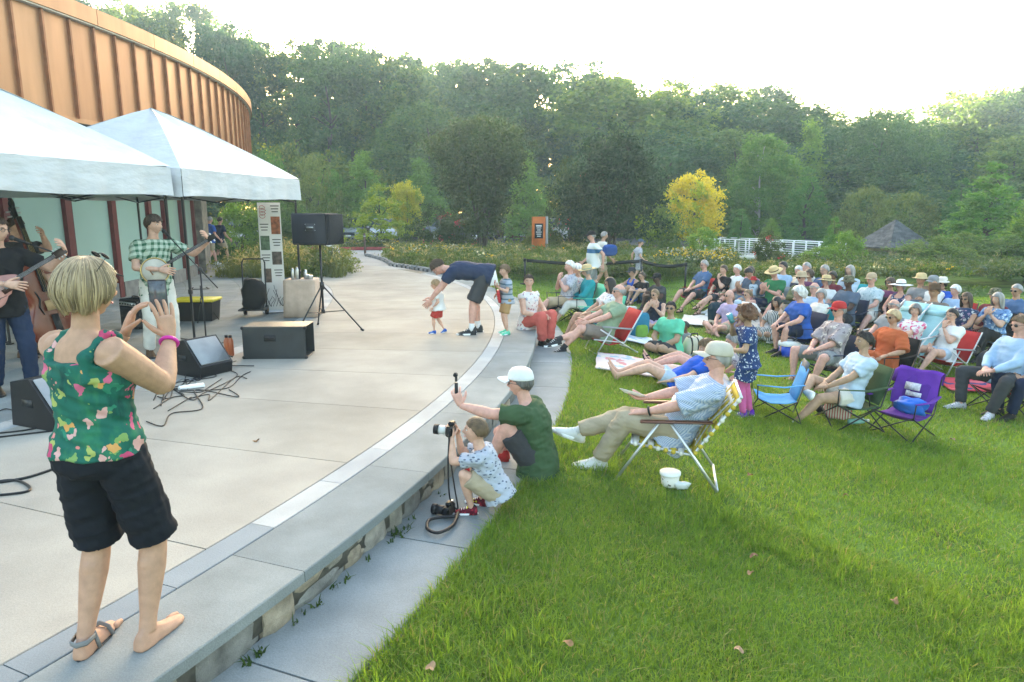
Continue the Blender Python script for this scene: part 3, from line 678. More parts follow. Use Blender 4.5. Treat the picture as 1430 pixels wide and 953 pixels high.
def herbs(nm, pts, label, hmul=1., tan=.3, flower=.05, fcol=3, dens=26, seed=1):
    r = np.random.default_rng(seed); out = []
    for (x, y, h) in pts:
        z = max(float(ground_z(x, y)), .15 if y > 21 else -1)-.02; h = h*hmul*r.uniform(.75, 1.25); u = r.uniform(); P0 = np.array([x, y, z])
        if u < tan:      # grass tussock with plumes
            n = dens*2; P = np.repeat(P0[None], n, 0)+r.normal(size=(n, 3))*[.1, .1, 0]
            V, T_, Q = blades(P, h*r.uniform(.6, 1.1, n), np.full(n, .022), r, .42, 2); out.append((V, T_, Q, np.full(n, r.choice([0, 1, 1, 4]))))
            m = dens//2; d = r.normal(size=(m, 3))*[.16, .16, .1]*h; C = P0+[0, 0, h*1.05]+d; v = leaves(C, np.full(m, .16), .035, r)
            out.append((v, np.arange(m*4).reshape(-1, 4)[:, [0, 1, 2]], None, np.full(m, 2))); out.append((v, np.arange(m*4).reshape(-1, 4)[:, [0, 2, 3]], None, np.full(m, 2)))
        else:            # leafy herb with or without blooms
            n = dens*2; C = P0+np.stack([r.normal(size=n)*.17, r.normal(size=n)*.17, h*np.power(r.uniform(0, 1, n), .7)], 1)
            v = leaves(C, np.full(n, .11), .055, r); k = r.choice([0, 0, 1, 4]); f = np.arange(n*4).reshape(-1, 4)
            out.append((v, f[:, [0, 1, 2]], None, np.full(n, k))); out.append((v, f[:, [0, 2, 3]], None, np.full(n, k)))
            if r.uniform() < flower*4:
                m = 9; C = P0+np.stack([r.normal(size=m)*.16, r.normal(size=m)*.16, h*r.uniform(.85, 1.15, m)], 1); v = leaves(C, np.full(m, .09), .08, r, up=1.5); f = np.arange(m*4).reshape(-1, 4)
                fc = r.choice([fcol, fcol, 6]) if callable(fcol) is False else 3
                out.append((v, f[:, [0, 1, 2]], None, np.full(m, fc))); out.append((v, f[:, [0, 2, 3]], None, np.full(m, fc)))
    return tag(put(nm, out, HERB), label, 'plants', kind='stuff')
r = np.random.default_rng(2); bed = []
for _ in range(5200):
    x, y = r.uniform(-6, 14), r.uniform(20.2, 34)
    R = math.hypot(x-CX, y-CY); a = math.degrees(math.atan2(y-CY, x-CX)); lim = 21.75+max(0, a-38)*.18
    if R < lim or y+.12*x < 21.9+(.5 if x < 1 else 0)*0 or (x < -5.4) or (x > 8 and y > 24.3) or (y > 28 and r.uniform() < .5): continue
    bed.append((x, y, (.28+.30*r.uniform()*min(1, (R-lim)/.8+.3))*(.6 if x > 5.5 else 1)))
herbs('flower_bed', bed, 'mass of garden perennials and grasses behind the rope barrier', tan=.13, flower=.006, seed=4)
near = [(x, y, .55) for x, y in zip(r.uniform(5.2, 7.6, 70), r.uniform(22.3, 24.2, 70))]+[(x, y, .5) for x, y in zip(r.uniform(-4, -1.6, 60), r.uniform(25.5, 28, 60))]
herbs('yellow_flowers', near, 'drift of yellow daisies in the garden bed', tan=.05, flower=.25, seed=5)
left = []
for _ in range(900):
    x, y = r.uniform(-11.2, -4.6), r.uniform(19.7, 26)
    R = math.hypot(x-CX, y-CY); a = math.degrees(math.atan2(y-CY, x-CX))
    if a > 27.5+max(0, (17.2-R)*1.2) and a < 50 and R < 18.6+r.normal()*.1 and R > 14.4 and x > -8.7: left.append((x, y, .6+.3*r.uniform()))
herbs('grass_bed', left, 'tan ornamental grasses in the bed behind the banner', tan=.4, flower=.0, seed=6)
back = [(x, y, .28+.22*r.uniform()) for x, y in zip(r.uniform(9, 30, 700), r.uniform(21.2, 26.5, 700)) if not (y < 23.5 and x > 17)]
herbs('meadow_edge', back, 'rough green growth along the far edge of the lawn', tan=.1, flower=.0, seed=7)
hedge = [(x, 36.2+r.normal()*.4, .38) for x in r.uniform(-14, -4.2, 120)]
herbs('low_hedge', hedge, 'low green planting strip behind the red kerb', tan=.35, seed=8)
# ------------------------------------------------------------------ people
SKIN = {k: pm('skin_'+k, c, rough=.62, var=.13, scale=24., bump=.14, bscale=190., spec=.3, detail=6.) for k, c in dict(
    fair=(.56, .335, .245), pink=(.58, .32, .25), tan=(.44, .255, .17), brown=(.17, .085, .05), dark=(.085, .045, .03), olive=(.40, .25, .165)).items()}
LIPS = pm('lips', (.36, .13, .115), rough=.45, var=.1); EYEW = pm('eye_white', (.62, .60, .57), rough=.3, var=.03); EYED = pm('eye_dark', (.02, .015, .012), rough=.25, var=.1)
HAIRC = {k: pm('hair_'+k, c, rough=.5, var=.35, scale=22., bump=.5, bscale=55., stretch=(1., 1., .14), spec=.4) for k, c in dict(
    dark=(.018, .013, .011), brown=(.055, .032, .018), light=(.17, .105, .055), blond=(.40, .28, .15), grey=(.26, .25, .24), white=(.58, .57, .55), auburn=(.11, .045, .02), salt=(.14, .135, .13)).items()}
HAIRHI, HAIRLO = {}, {}
for _k, _hc in dict(brown=(.055, .032, .018), light=(.17, .105, .055), blond=(.40, .28, .15), grey=(.26, .25, .24), salt=(.14, .135, .13), white=(.58, .57, .55), ash=(.36, .27, .165)).items():
    HAIRHI[_k] = pm('hair_hi_'+_k, sc(_hc, 1.25), rough=.45, var=.2, spec=.4); HAIRLO[_k] = pm('hair_lo_'+_k, sc(_hc, .68), rough=.5, var=.2, spec=.4)
def shell_dirs(nu, nv):
    t = np.linspace(.001, np.pi-.001, nv); a = np.linspace(0, 2*np.pi, nu, endpoint=False)
    return np.stack([np.sin(t)[:, None]*np.sin(a), np.sin(t)[:, None]*np.cos(a), np.cos(t)[:, None]+0*a], -1)
def head_shape(D):
    """unit directions -> surface of a head one unit tall, facing +Y"""
    X, Y, Z = D[..., 0]*.335, D[..., 1]*.425, D[..., 2]*.5
    low = sstep(.0, -.46, Z); X = X*(1-.34*low); Y = np.where(Y < 0, Y*(1-.42*low), Y*(1-.06*low)); Y = Y-.02*(1-low)
    X = X*(1+.05*sstep(.0, .3, Z)*(Y < .1)); fr = sstep(.05, .28, Y); g = lambda v, c, s: np.exp(-((v-c)/s)**2)
    Y = Y-.02*fr*g(np.abs(X), .17, .12)*sstep(-.4, .1, Z)
    Y = Y+fr*g(X, 0, .05)*(.115*g(Z, -.10, .07)+.05*g(Z, .0, .08)); Y = Y-.045*fr*g(np.abs(X), .145, .06)*g(Z, .035, .045)
    Y = Y+.022*fr*g(Z, .115, .035)*g(X, 0, .2)+fr*g(X, 0, .1)*(.032*g(Z, -.245, .022)+.030*g(Z, -.29, .022)-.012*g(Z, -.268, .01)+.045*g(Z, -.42, .06)-.02*g(Z, -.345, .03))
    return np.stack([X, Y, Z], -1)
def place(V, c, M, s): return (np.asarray(V)*s)@M.T+c
def head_mesh(mb, c, M, hh, lod):
    nu, nv = ((40, 34), (28, 24), (20, 16))[lod]
    S = head_shape(shell_dirs(nu, nv)); mb.m = 0; mb.rings(place(S, c, M, hh))
    for s_ in (-1, 1):
        mb.m = 0; mb.sph(place([[s_*.33, -.05, -.02]], c, M, hh)[0], (.032*hh, .062*hh, .105*hh), 8, 6, M@rotz(s_*-.35)@roty(s_*-.12))
        mb.m = 2; mb.sph(place([[s_*.142, .318, .035]], c, M, hh)[0], (.052*hh, .032*hh, .026*hh), 8, 5, M)
        mb.m = 3; mb.sph(place([[s_*.142, .342, .035]], c, M, hh)[0], (.024*hh, .016*hh, .023*hh), 8, 5, M)
        mb.m = 4; mb.tube(place([[s_*.07, .392, .115], [s_*.15, .385, .135], [s_*.23, .335, .112]], c, M, hh), [.012*hh, .015*hh, .008*hh], 5)
    mb.m = 1; mb.tube(place([[-.085, .375, -.268], [0, .418, -.258], [.085, .375, -.268]], c, M, hh), [.007*hh, .018*hh, .007*hh], 6)
    mb.m = 0
def headr(az, Z):
    """horizontal radius of the head at height Z"""
    k = np.sqrt(np.clip(1-(Z/.5)**2, 0.0, 1)); low = sstep(0, -.46, Z)
    x = .342*k*(1-.34*low)*np.sin(az); y = np.where(np.cos(az) < 0, .445*(1-.42*low), .405*(1-.06*low))*k*np.cos(az)
    return np.hypot(x, y)
def hair_mesh(style, c, M, hh, lod, seed):
    rs = np.random.default_rng(seed); na = (72, 40, 28)[lod]; nr = (26, 16, 12)[lod]
    az = np.linspace(-np.pi, np.pi, na, endpoint=False); d = np.abs(np.degrees(az))
    mb = MB()
    st = dict(short=(.055, .30, .06, -.27, 0., .5), crop=(.055, .30, .08, -.22, 0., .4), bob=(.105, .30, -.27, -.37, .90, 1.1), long=(.075, .30, -.75, -.95, 1.05, .9),
              tied=(.04, .31, .02, -.24, 0., .4), curly=(.19, .34, -.22, -.36, .9, 1.7), fluffy=(.10, .30, -.02, -.34, .5, 1.2), fringe=(.035, .30, .0, -.27, 0., .5), kid=(.06, .22, .0, -.22, .2, .8))[style]
    th, zf, zs, zb, hang, rough = st
    ze = np.interp(d, [0, 42, 62, 84, 105, 180], [zf, zf-.03, (zf+zs)/2 if style not in ('bob', 'long', 'curly') else zs+.1, zs, min(zs, (zs+zb)/2), zb])
    z0 = .5+th*.9 if style != 'fringe' else .16
    t = np.linspace(0, 1, nr)[:, None]; top = z0-(z0-.25)*(t*2)**2*.999; 
    Z = np.where(t < .5, z0-(z0-np.maximum(ze, .2)[None])*(t*2)**1.7, np.maximum(ze, .2)[None]+(ze-np.maximum(ze, .2))[None]*(t-.5)*2)
    A = np.broadcast_to(az, Z.shape)
    Z = Z+np.where(t > .5, (t-.5)*2, 0)*(.035*np.sin(az*5+seed)+.03*np.sin(az*13+seed*2)+.02*rs.normal(size=na))[None]*(1 if style in ('bob', 'long', 'fluffy', 'kid') else .5)
    n1 = nz(np.stack([np.cos(A)*3, np.sin(A)*3, Z*(1.2 if style != 'curly' else 6)], -1).reshape(-1, 3), 1.6, seed).reshape(Z.shape)
    n2 = np.sin(A*na*.31+rs.uniform(0, 6)+n1*2)*.5+.5*nz(np.stack([np.cos(A)*13, np.sin(A)*13, Z*2], -1).reshape(-1, 3), 1.2, seed+1).reshape(Z.shape)
    if style == 'curly': n2 = nz(np.stack([np.cos(A)*9, np.sin(A)*9, Z*16], -1).reshape(-1, 3), 1.5, seed+1).reshape(Z.shape)
    zz = np.clip(Z, -.44, .5-.0); r = headr(A, np.minimum(zz, .47)); r0 = headr(A, 0*Z)
    r = np.where(Z < 0, np.maximum(r, hang*r0*(1-.12*np.clip(-Z-.3, 0, 1)-(.26 if style == 'bob' else 0)*sstep(-.08, -.40, Z))), r)
    capk = np.sqrt(np.clip(1-((Z-.0)/(.5+th))**2, 0, 1)); r = np.where(Z > .1, (headr(A, 0*Z)+th)*capk*1.0, r+th)
    r = r+th*rough*(.22*n1+.15*n2)*np.clip(t*6, 0, 1)
    face = (d[None] < 70) & (Z < .2)
    r = np.where(face & (style in ('bob', 'long', 'curly')), r+.01, r)
    out = np.stack([r*np.sin(A), r*np.cos(A)-.015, Z+.02*n2*(t > .9)], -1)
    inner = out.copy(); k = np.clip((r-.05-.02*(t > .5))/np.maximum(r, 1e-6), 0, 1); inner[..., 0] *= k; inner[..., 1] *= k
    Rg = np.concatenate([out, inner[::-1][:max(2, nr//2)]]); 
    mb.rings(place(Rg, c, M, hh), True, style != 'fringe', False)
    if style not in ('curly', 'crop', 'fringe') and lod < 2:      # loose strands over the mass
        for _ in range((420, 110)[lod]):
            j = rs.integers(na); off = rs.uniform(-.5, .5)*.09; i1 = nr-1-int(abs(rs.normal())*2); i0 = rs.integers(0, 4); ii_ = np.linspace(i0, max(i1, i0+4), 9); kk = np.clip(np.round(ii_).astype(int), 0, nr-1)
            P = out[kk, j]; aa = off*np.linspace(.6, 1, 9)+.05*np.sin(np.linspace(0, 3, 9)+rs.uniform(0, 6)); ca, sa = np.cos(aa), np.sin(aa); sc_ = 1+rs.uniform(.0, .035)
            P = np.stack([(P[:, 0]*ca-P[:, 1]*sa)*sc_, (P[:, 0]*sa+P[:, 1]*ca)*sc_, P[:, 2]+np.linspace(.005, -.03*rs.uniform(), 9)], -1)
            mb.m = int(rs.integers(0, 3)); mb.tube(place(P, c, M, hh), np.array([.5, .9, 1, 1, 1, 1, .9, .7, .2])*.011*hh, 4)
        mb.m = 0
    if style == 'tied':
        mb.sph(place([[0, -.46, .12]], c, M, hh)[0], np.array([.13, .11, .13])*hh, 10, 7, M)
        P = place([[0, -.44, .1], [0, -.58, .0], [0, -.56, -.25], [0, -.5, -.48]], c, M, hh); mb.tube(P, np.array([.06, .08, .07, .02])*hh, 8)
    if style == 'curly':
        for _ in range((260, 150, 90)[lod]):
            a = rs.uniform(-np.pi, np.pi); z = rs.uniform(-.4, .62)
            if abs(a) < 1.0 and z < .28: continue
            q = math.sqrt(max(0, 1-(z/.70)**2)); rad = (.54+.03*rs.normal())*q; ctr = np.array([rad*math.sin(a), rad*math.cos(a)-.02, z])
            tt = np.linspace(0, 2*np.pi*1.3, 8); u = rs.normal(size=3); u /= np.linalg.norm(u); w = np.cross(u, rs.normal(size=3)); w /= np.linalg.norm(w); v = np.cross(u, w)
            P = ctr+.062*(np.cos(tt)[:, None]*w+np.sin(tt)[:, None]*v)+u*np.linspace(-.06, .06, 8)[:, None]; mb.tube(place(P, c, M, hh), .017*hh, 4)
    return mb
def hat_mesh(kind, c, M, hh, lod):
    mb = MB(); mb2 = None; na = (36, 28, 20)[lod]; a = np.linspace(0, 2*np.pi, na, endpoint=False); sx, sy = np.sin(a), np.cos(a)
    tilt = rotx(.10 if kind != 'cap' else .05)
    def ring(rx, ry, z, dz=0.): return np.stack([rx*sx, ry*sy-.015, z+0*a+dz], -1)
    if kind == 'cap':
        prof = [(.02, .60), (.16, .595), (.27, .55), (.345, .45), (.385, .30), (.395, .19), (.385, .165), (.34, .17)]
        Rg = [ring(r, r*1.22, z) for r, z in prof]; mb.rings(place(np.array(Rg)@tilt.T, c, M, hh), True, True, False)
        fan = np.radians(np.linspace(-62, 62, 15)); V = []
        for q, (rr_, dz) in enumerate(((.97, .20), (1.25, .20), (1.5, .18), (1.62, .165))):
            V.append([(.385*math.sin(t)*(1 if q == 0 else .98), (.455+(rr_-.97)*.62*math.cos(t*.85))*math.cos(t*.72)+.0-.015, dz-.07*(math.sin(t)**2)*(1+q*.25)) for t in fan])
        V = np.array(V); mb.rings(place(V@tilt.T, c, M, hh), False, False, False); mb.rings(place((V-[0, 0, .018])@tilt.T, c, M, hh), False, False, False)
        mb.sph(place([[0, -.015, .605]], c, M, hh)[0], .025*hh, 6, 4, M)
    else:
        bw, top, cr, curl = dict(sun=(.85, .60, .38, -.05), straw=(.76, .60, .38, .0), wide=(.95, .60, .37, -.06), cowboy=(.80, .64, .37, .16), bucket=(.58, .56, .38, -.12), boonie=(.68, .57, .38, -.06))[kind]
        prof = [(.03, top), (cr*.62, top+.012), (cr*.86, top-.05), (cr*.98, top-.16), (cr*1.05, .20)]
        Rg = [ring(r, r*1.18, z, (-.05*np.exp(-(sx/.35)**2) if kind == 'cowboy' and i < 2 else 0.)) for i, (r, z) in enumerate(prof)]
        for f in (0.05, .35, .7, 1.):
            r = cr*1.05+(bw-cr)*f; Rg.append(ring(r, r*1.08+.02, .19, curl*f*f*(np.abs(sx)**2 if kind == 'cowboy' else 1)+.02*f*np.sin(3*a+1)))
        r = bw; Rg.append(ring(r*.99, r*1.06, .175, curl*(np.abs(sx)**2 if kind == 'cowboy' else 1)+.02*np.sin(3*a+1))); Rg.append(ring(cr, cr*1.15, .17))
        mb.rings(place(np.array(Rg)@tilt.T, c, M, hh), True, True, False)
        mb2 = MB(); mb2.rings(place(np.array([ring(cr*1.07, cr*1.07*1.18, .205), ring(cr*1.06, cr*1.06*1.18, .29)])@tilt.T, c, M, hh), True, False, False)
    return mb, mb2
def glasses_mesh(c, M, hh, up=False):
    mb = MB(); L = []; o = np.array([0, -.02, .31]) if up else np.zeros(3); T_ = rotx(.75) if up else np.eye(3)
    f = lambda P: place((np.asarray(P)+0)@T_.T+o, c, M, hh)
    for s_ in (-1, 1):
        t = np.linspace(0, 2*np.pi, 12, endpoint=False); P = np.stack([s_*.15+.098*np.cos(t), .405-.03*np.abs(np.cos(t))*0-.12*np.abs(s_*.15+.098*np.cos(t)-s_*.05)**1.5, .03+.072*np.sin(t)], -1)
        mb.tube(f(np.concatenate([P, P[:2]])), .010*hh, 4); L.append(MB().rings(f(np.array([P, P+[0, .006, 0]]).reshape(-1, 3)).reshape(2, 12, 3)))
        mb.tube(f([[s_*.245, .36, .045], [s_*.33, .2, .05], [s_*.36, -.02, .03]]), .009*hh, 4)
    mb.tube(f([[-.06, .415, .05], [0, .43, .055], [.06, .415, .05]]), .010*hh, 4)
    return mb, L
def hand_mesh(mb, W, d, pn, side, H, curl=.5, spread=.12, lod=0, point=None):
    """palm, four fingers and a thumb; pn is the way the palm faces"""
    d = nrm(d); pn = nrm(np.asarray(pn, float)-d*(np.asarray(pn, float)@d)); sd = np.cross(d, pn)*side; n = (9, 7, 5)[lod]
    L = .056*H; w = .024*H; th = .0105*H; k = 10; a = np.linspace(0, 2*np.pi, k, endpoint=False)
    Rg = [W+d*L*f+(np.cos(a)[:, None]*sd*w*q+np.sin(a)[:, None]*pn*th*p) for f, q, p in ((-.12, .62, 1.25), (.12, .75, 1.25), (.5, .98, 1.2), (.88, 1., 1.), (1.03, .85, .8))]
    mb.rings(np.array(Rg))
    for i in range(4):
        o = (1.5-i)*.0125*H; ln = (.044, .049, .046, .036)[i]*H; b = W+d*L*.95+sd*o; f = nrm(d+sd*(1.5-i)*spread); P = [b-f*.008*H, b]
        for j, q in enumerate((.45, .32, .26)):
            an = curl*(.55, .95, .8)[j] if point != i else .05
            f = nrm(f*math.cos(an)+pn*math.sin(an)); P.append(P[-1]+f*ln*q)
        mb.tube(P, np.array([.0058, .0060, .0056, .0052, .0040])*H, n, round_=lod < 2)
    b = W+d*L*.22+sd*w*.75; f = nrm(d*.62+sd*.75+pn*.25); P = [b-f*.01*H, b+f*.016*H]; f = nrm(f+d*.35+pn*curl*.5); P.append(P[-1]+f*.020*H); f = nrm(f+d*.3-sd*.25*curl+pn*curl*.4); P.append(P[-1]+f*.016*H)
    mb.tube(P, np.array([.0085, .0075, .0062, .0045])*H, n, round_=lod < 2)
def ik(a, t, l1, l2, pole):
    v = t-a; D = np.linalg.norm(v); D2 = min(max(D, abs(l1-l2)+.01), (l1+l2)*.995); u = v/(D+1e-9); t = a+u*D2
    x = (l1*l1-l2*l2+D2*D2)/(2*D2); h = math.sqrt(max(0, l1*l1-x*x)); p = np.asarray(pole, float); p = nrm(p-u*(p@u)); return a+u*x+p*h, t
DEF = dict(pel=(0, 0, .92), lean=(2, 2), side=0, twist=0, head=(0, 5, 0), L=(-.1, 0, .08), R=(.1, 0, .08), kL=(-.1, 1, 0), kR=(.1, 1, 0), tL=(-.15, 1, 0), tR=(.15, 1, 0),
           aL=(-.26, .05, .85), aR=(.26, .05, .85), eL=(-.5, -1, -.2), eR=(.5, -1, -.2), hL=None, hR=None, pL=(1, 0, 0), pR=(-1, 0, 0), cL=.5, cR=.5, uL=(0, 0, 1), uR=(0, 0, 1))
def skeleton(ps, H, hs=1.):
    p = dict(DEF); p.update(ps); k = H/1.7; J = {}; V = lambda v: np.array(v, float)*k
    J['pel'] = V(p['pel']) if 'pelz' not in p else np.array([p['pel'][0]*k, p['pel'][1]*k, p['pelz']])
    l0, l1 = R_(p['lean'][0]), R_(p['lean'][1]); rot = lambda l, tw=0.: rotz(R_(tw))@roty(R_(p['side']))@rotx(-l)
    Rp, Rc = rot(l0), rot(l1, p['twist']); J['Rp'], J['Rc'] = Rp, Rc; up = np.array([0, 0, 1.])
    spine = [J['pel']]; fr = [Rp]
    for f, ln in ((.25, .085), (.6, .10), (1., .105)):
        Rm = rot(l0+(l1-l0)*f, p['twist']*f); spine.append(spine[-1]+Rm@up*ln*H); fr.append(Rm)
    J['spine'], J['fr'] = spine, fr; nb = spine[-1]; J['neck'] = nb
    hy, hp, hr = [R_(v) for v in p['head']]; Rh = rotz(hy)@roty(hr)@rotx(-hp); J['Rh'] = Rh; hh = .1333*H*hs; J['hh'] = hh
    nd = nrm(Rc@up*.7+up*.45+Rh@np.array([0, .12, .25])); J['skull'] = nb+nd*.042*H+Rh@np.array([0, .10, .46])*hh; J['headtop'] = J['skull']+Rh@up*hh*.52
    for s_, q in ((-1, 'L'), (1, 'R')):
        hip = J['pel']+Rp@np.array([s_*.053*H, 0, -.012*H]); tg = V(p[q]); kn, an = ik(hip, tg, .245*H, .238*H, p['k'+q]); J['hip'+q], J['kn'+q], J['an'+q] = hip, kn, an
        sh = nb+Rc@np.array([s_*.103*H, -.004*H, -.037*H]); el, wr = ik(sh, V(p['a'+q]), .170*H, .150*H, p['e'+q]); J['sh'+q], J['el'+q], J['wr'+q] = sh, el, wr
        J['h'+q] = nrm(p['h'+q]) if p['h'+q] is not None else nrm(wr-el+up*-.02); J['p'+q], J['c'+q] = p['p'+q], p['c'+q]
        d = np.array(p['t'+q], float); J['t'+q] = nrm(d); J['u'+q] = nrm(np.array(p['u'+q], float)-nrm(d)*(np.array(p['u'+q], float)@nrm(d)))
    return J
def ell(c, Rm, a, bf, bb, n=20, e=2.3):
    t = np.linspace(0, 2*np.pi, n, endpoint=False); ct, s_ = np.cos(t), np.sin(t); x = np.sign(ct)*np.abs(ct)**(2/e)*a; y = np.sign(s_)*np.abs(s_)**(2/e)*np.where(s_ > 0, bf, bb)
    return c+np.stack([x, y, 0*x], -1)@Rm.T
def torso(mb, J, H, bulk, fem, off=0., lo=-.055, hi=1., belly=0., flare=0.):
    """lofted trunk; off inflates it into a garment, lo is how far below the hip line it hangs"""
    S, Fm = J['spine'], J['fr']; up = np.array([0, 0, 1.]); 
    def at(s_):
        s_ = s_/.29*3
        if s_ <= 0: return S[0]+Fm[0]@up*(s_/3*.29*H), Fm[0]
        i = min(2, int(s_)); f = s_-i; Rm = Fm[i]*(1-f)+Fm[i+1]*f; return S[i]*(1-f)+S[i+1]*f, Rm
    hp = .104 if fem else .094
    T_ = [(-.055, hp*.62, .05, .058), (-.03, hp*.95, .062, .075), (.0, hp, .065, .076), (.05, hp*.93, .066+belly, .064), (.09, (.080 if fem else .086), .062+belly*1.2, .054), (.14, (.082 if fem else .09), .064+belly*.8, .057),
          (.19, .094, .072 if fem else .066, .062), (.235, .098, .066 if fem else .063, .060), (.262, .090, .050, .052), (.280, .068, .038, .043), (.292, .046, .031, .036), (.302, .035, .028, .032)]
    Rg = []; s0 = max(lo, -.055)
    if lo < -.055:
        c, Rm = at(lo); a, bf, bb = hp*(1.02+flare), .066+flare*.06, .078+flare*.06; Rg.append(ell(c, Rm, a*H*bulk+off, bf*H*bulk+off, bb*H*bulk+off))
        c, Rm = at(-.03); Rg.append(ell(c, Rm, hp*H*bulk*1.02+off, .066*H*bulk+off, .078*H*bulk+off))
    for s_, a, bf, bb in T_:
        if s_ < s0 or (lo < -.055 and s_ < -.0): continue
        if s_ > hi*.302: break
        c, Rm = at(s_); bk = bulk if s_ < .27 else 1+(bulk-1)*.4; Rg.append(ell(c, Rm, a*H*bk+off, bf*H*bk+off, bb*H*bk+off))
    mb.rings(np.array(Rg))
def limb(mb, a, b, prof, n=12, f0=0., f1=1.):
    fs = np.array([q[0] for q in prof]); rs_ = np.array([q[1] for q in prof]); t = np.linspace(f0, f1, 7)
    mb.tube([a+(b-a)*q for q in t], np.interp(t, fs, rs_), n, round_=False)
def foot(mb, an, d, u, H, w=1., bare=False):
    s_ = np.cross(d, u); base = an-u*.047*H; sec = [(-.042, .010, .020), (-.036, .020, .048), (-.015, .0235, .062), (.02, .024, .052), (.05, .027, .036), (.08, .029, .026), (.10, .026, .020), (.118, .014, .014)]
    a = np.linspace(0, 2*np.pi, 12, endpoint=False); Rg = []
    for y, hw, h in sec:
        z = np.sin(a); Rg.append(base+d*y*H+s_[None]*(np.cos(a)*hw*w*H)[:, None]+u[None]*(np.where(z > 0, z*h, 0)*H*w)[:, None])
    mb.rings(np.array(Rg))
JOBS = []
def job(o, mb, vox, mats, amp=0., freq=9., post=None, it=2): JOBS.append((o, mb, vox, mats, amp, freq, post, it))
def run_jobs():
    tmp = []
    for o, mb, vox, mats, amp, fq, post, it in JOBS:
        V, F, _ = mb.arrays(); me = mesh_np('soup', V, F, []); t = bpy.data.objects.new('soup', me); COL.objects.link(t)
        m = t.modifiers.new('r', 'REMESH'); m.mode = 'VOXEL'; m.voxel_size = vox; m.adaptivity = 0; s_ = t.modifiers.new('s', 'SMOOTH'); s_.factor = .5; s_.iterations = it; tmp.append(t)
    dg = bpy.context.evaluated_depsgraph_get(); dg.update()
    for t, (o, mb, vox, mats, amp, fq, post, it) in zip(tmp, JOBS):
        me = t.evaluated_get(dg).to_mesh(); n = len(me.vertices); V = np.empty(n*3, np.float32); me.vertices.foreach_get('co', V); V = V.reshape(-1, 3).astype(float)
        N = np.empty(n*3, np.float32); me.vertices.foreach_get('normal', N); N = N.reshape(-1, 3)
        fi = np.empty(len(me.loops), np.int32); me.loops.foreach_get('vertex_index', fi); Fq = fi.reshape(-1, 4); t.evaluated_get(dg).to_mesh_clear()
        sd = abs(hash(o.name)) % 1000 if False else len(o.name)*7+n % 97
        if amp: V = V+N*(amp*((.55-np.abs(nz(V*[1, 1, 1.7], fq*1.1, sd))*1.3)+nz(V*[1.3, 1.3, 2.], fq*2.6, sd+1)*.4))[:, None]
        out = MB(); out.raw(V, Fq)
        if post is not None:
            v2, f2, m2 = post.arrays(); k = out.n; out.V.append(v2)
            i0 = 0
            for f in f2:
                (out.Q if f.shape[1] == 4 else out.T).append(f+k); (out.mq if f.shape[1] == 4 else out.mt).extend(m2[i0:i0+len(f)]); i0 += len(f)
        o.data = out.mesh(o.name, mats)
    for t in tmp:
        me = t.data; bpy.data.objects.remove(t); bpy.data.meshes.remove(me)
def blank(name, parent): return add(name, bpy.data.meshes.new(name), parent)
PEOPLE = 0
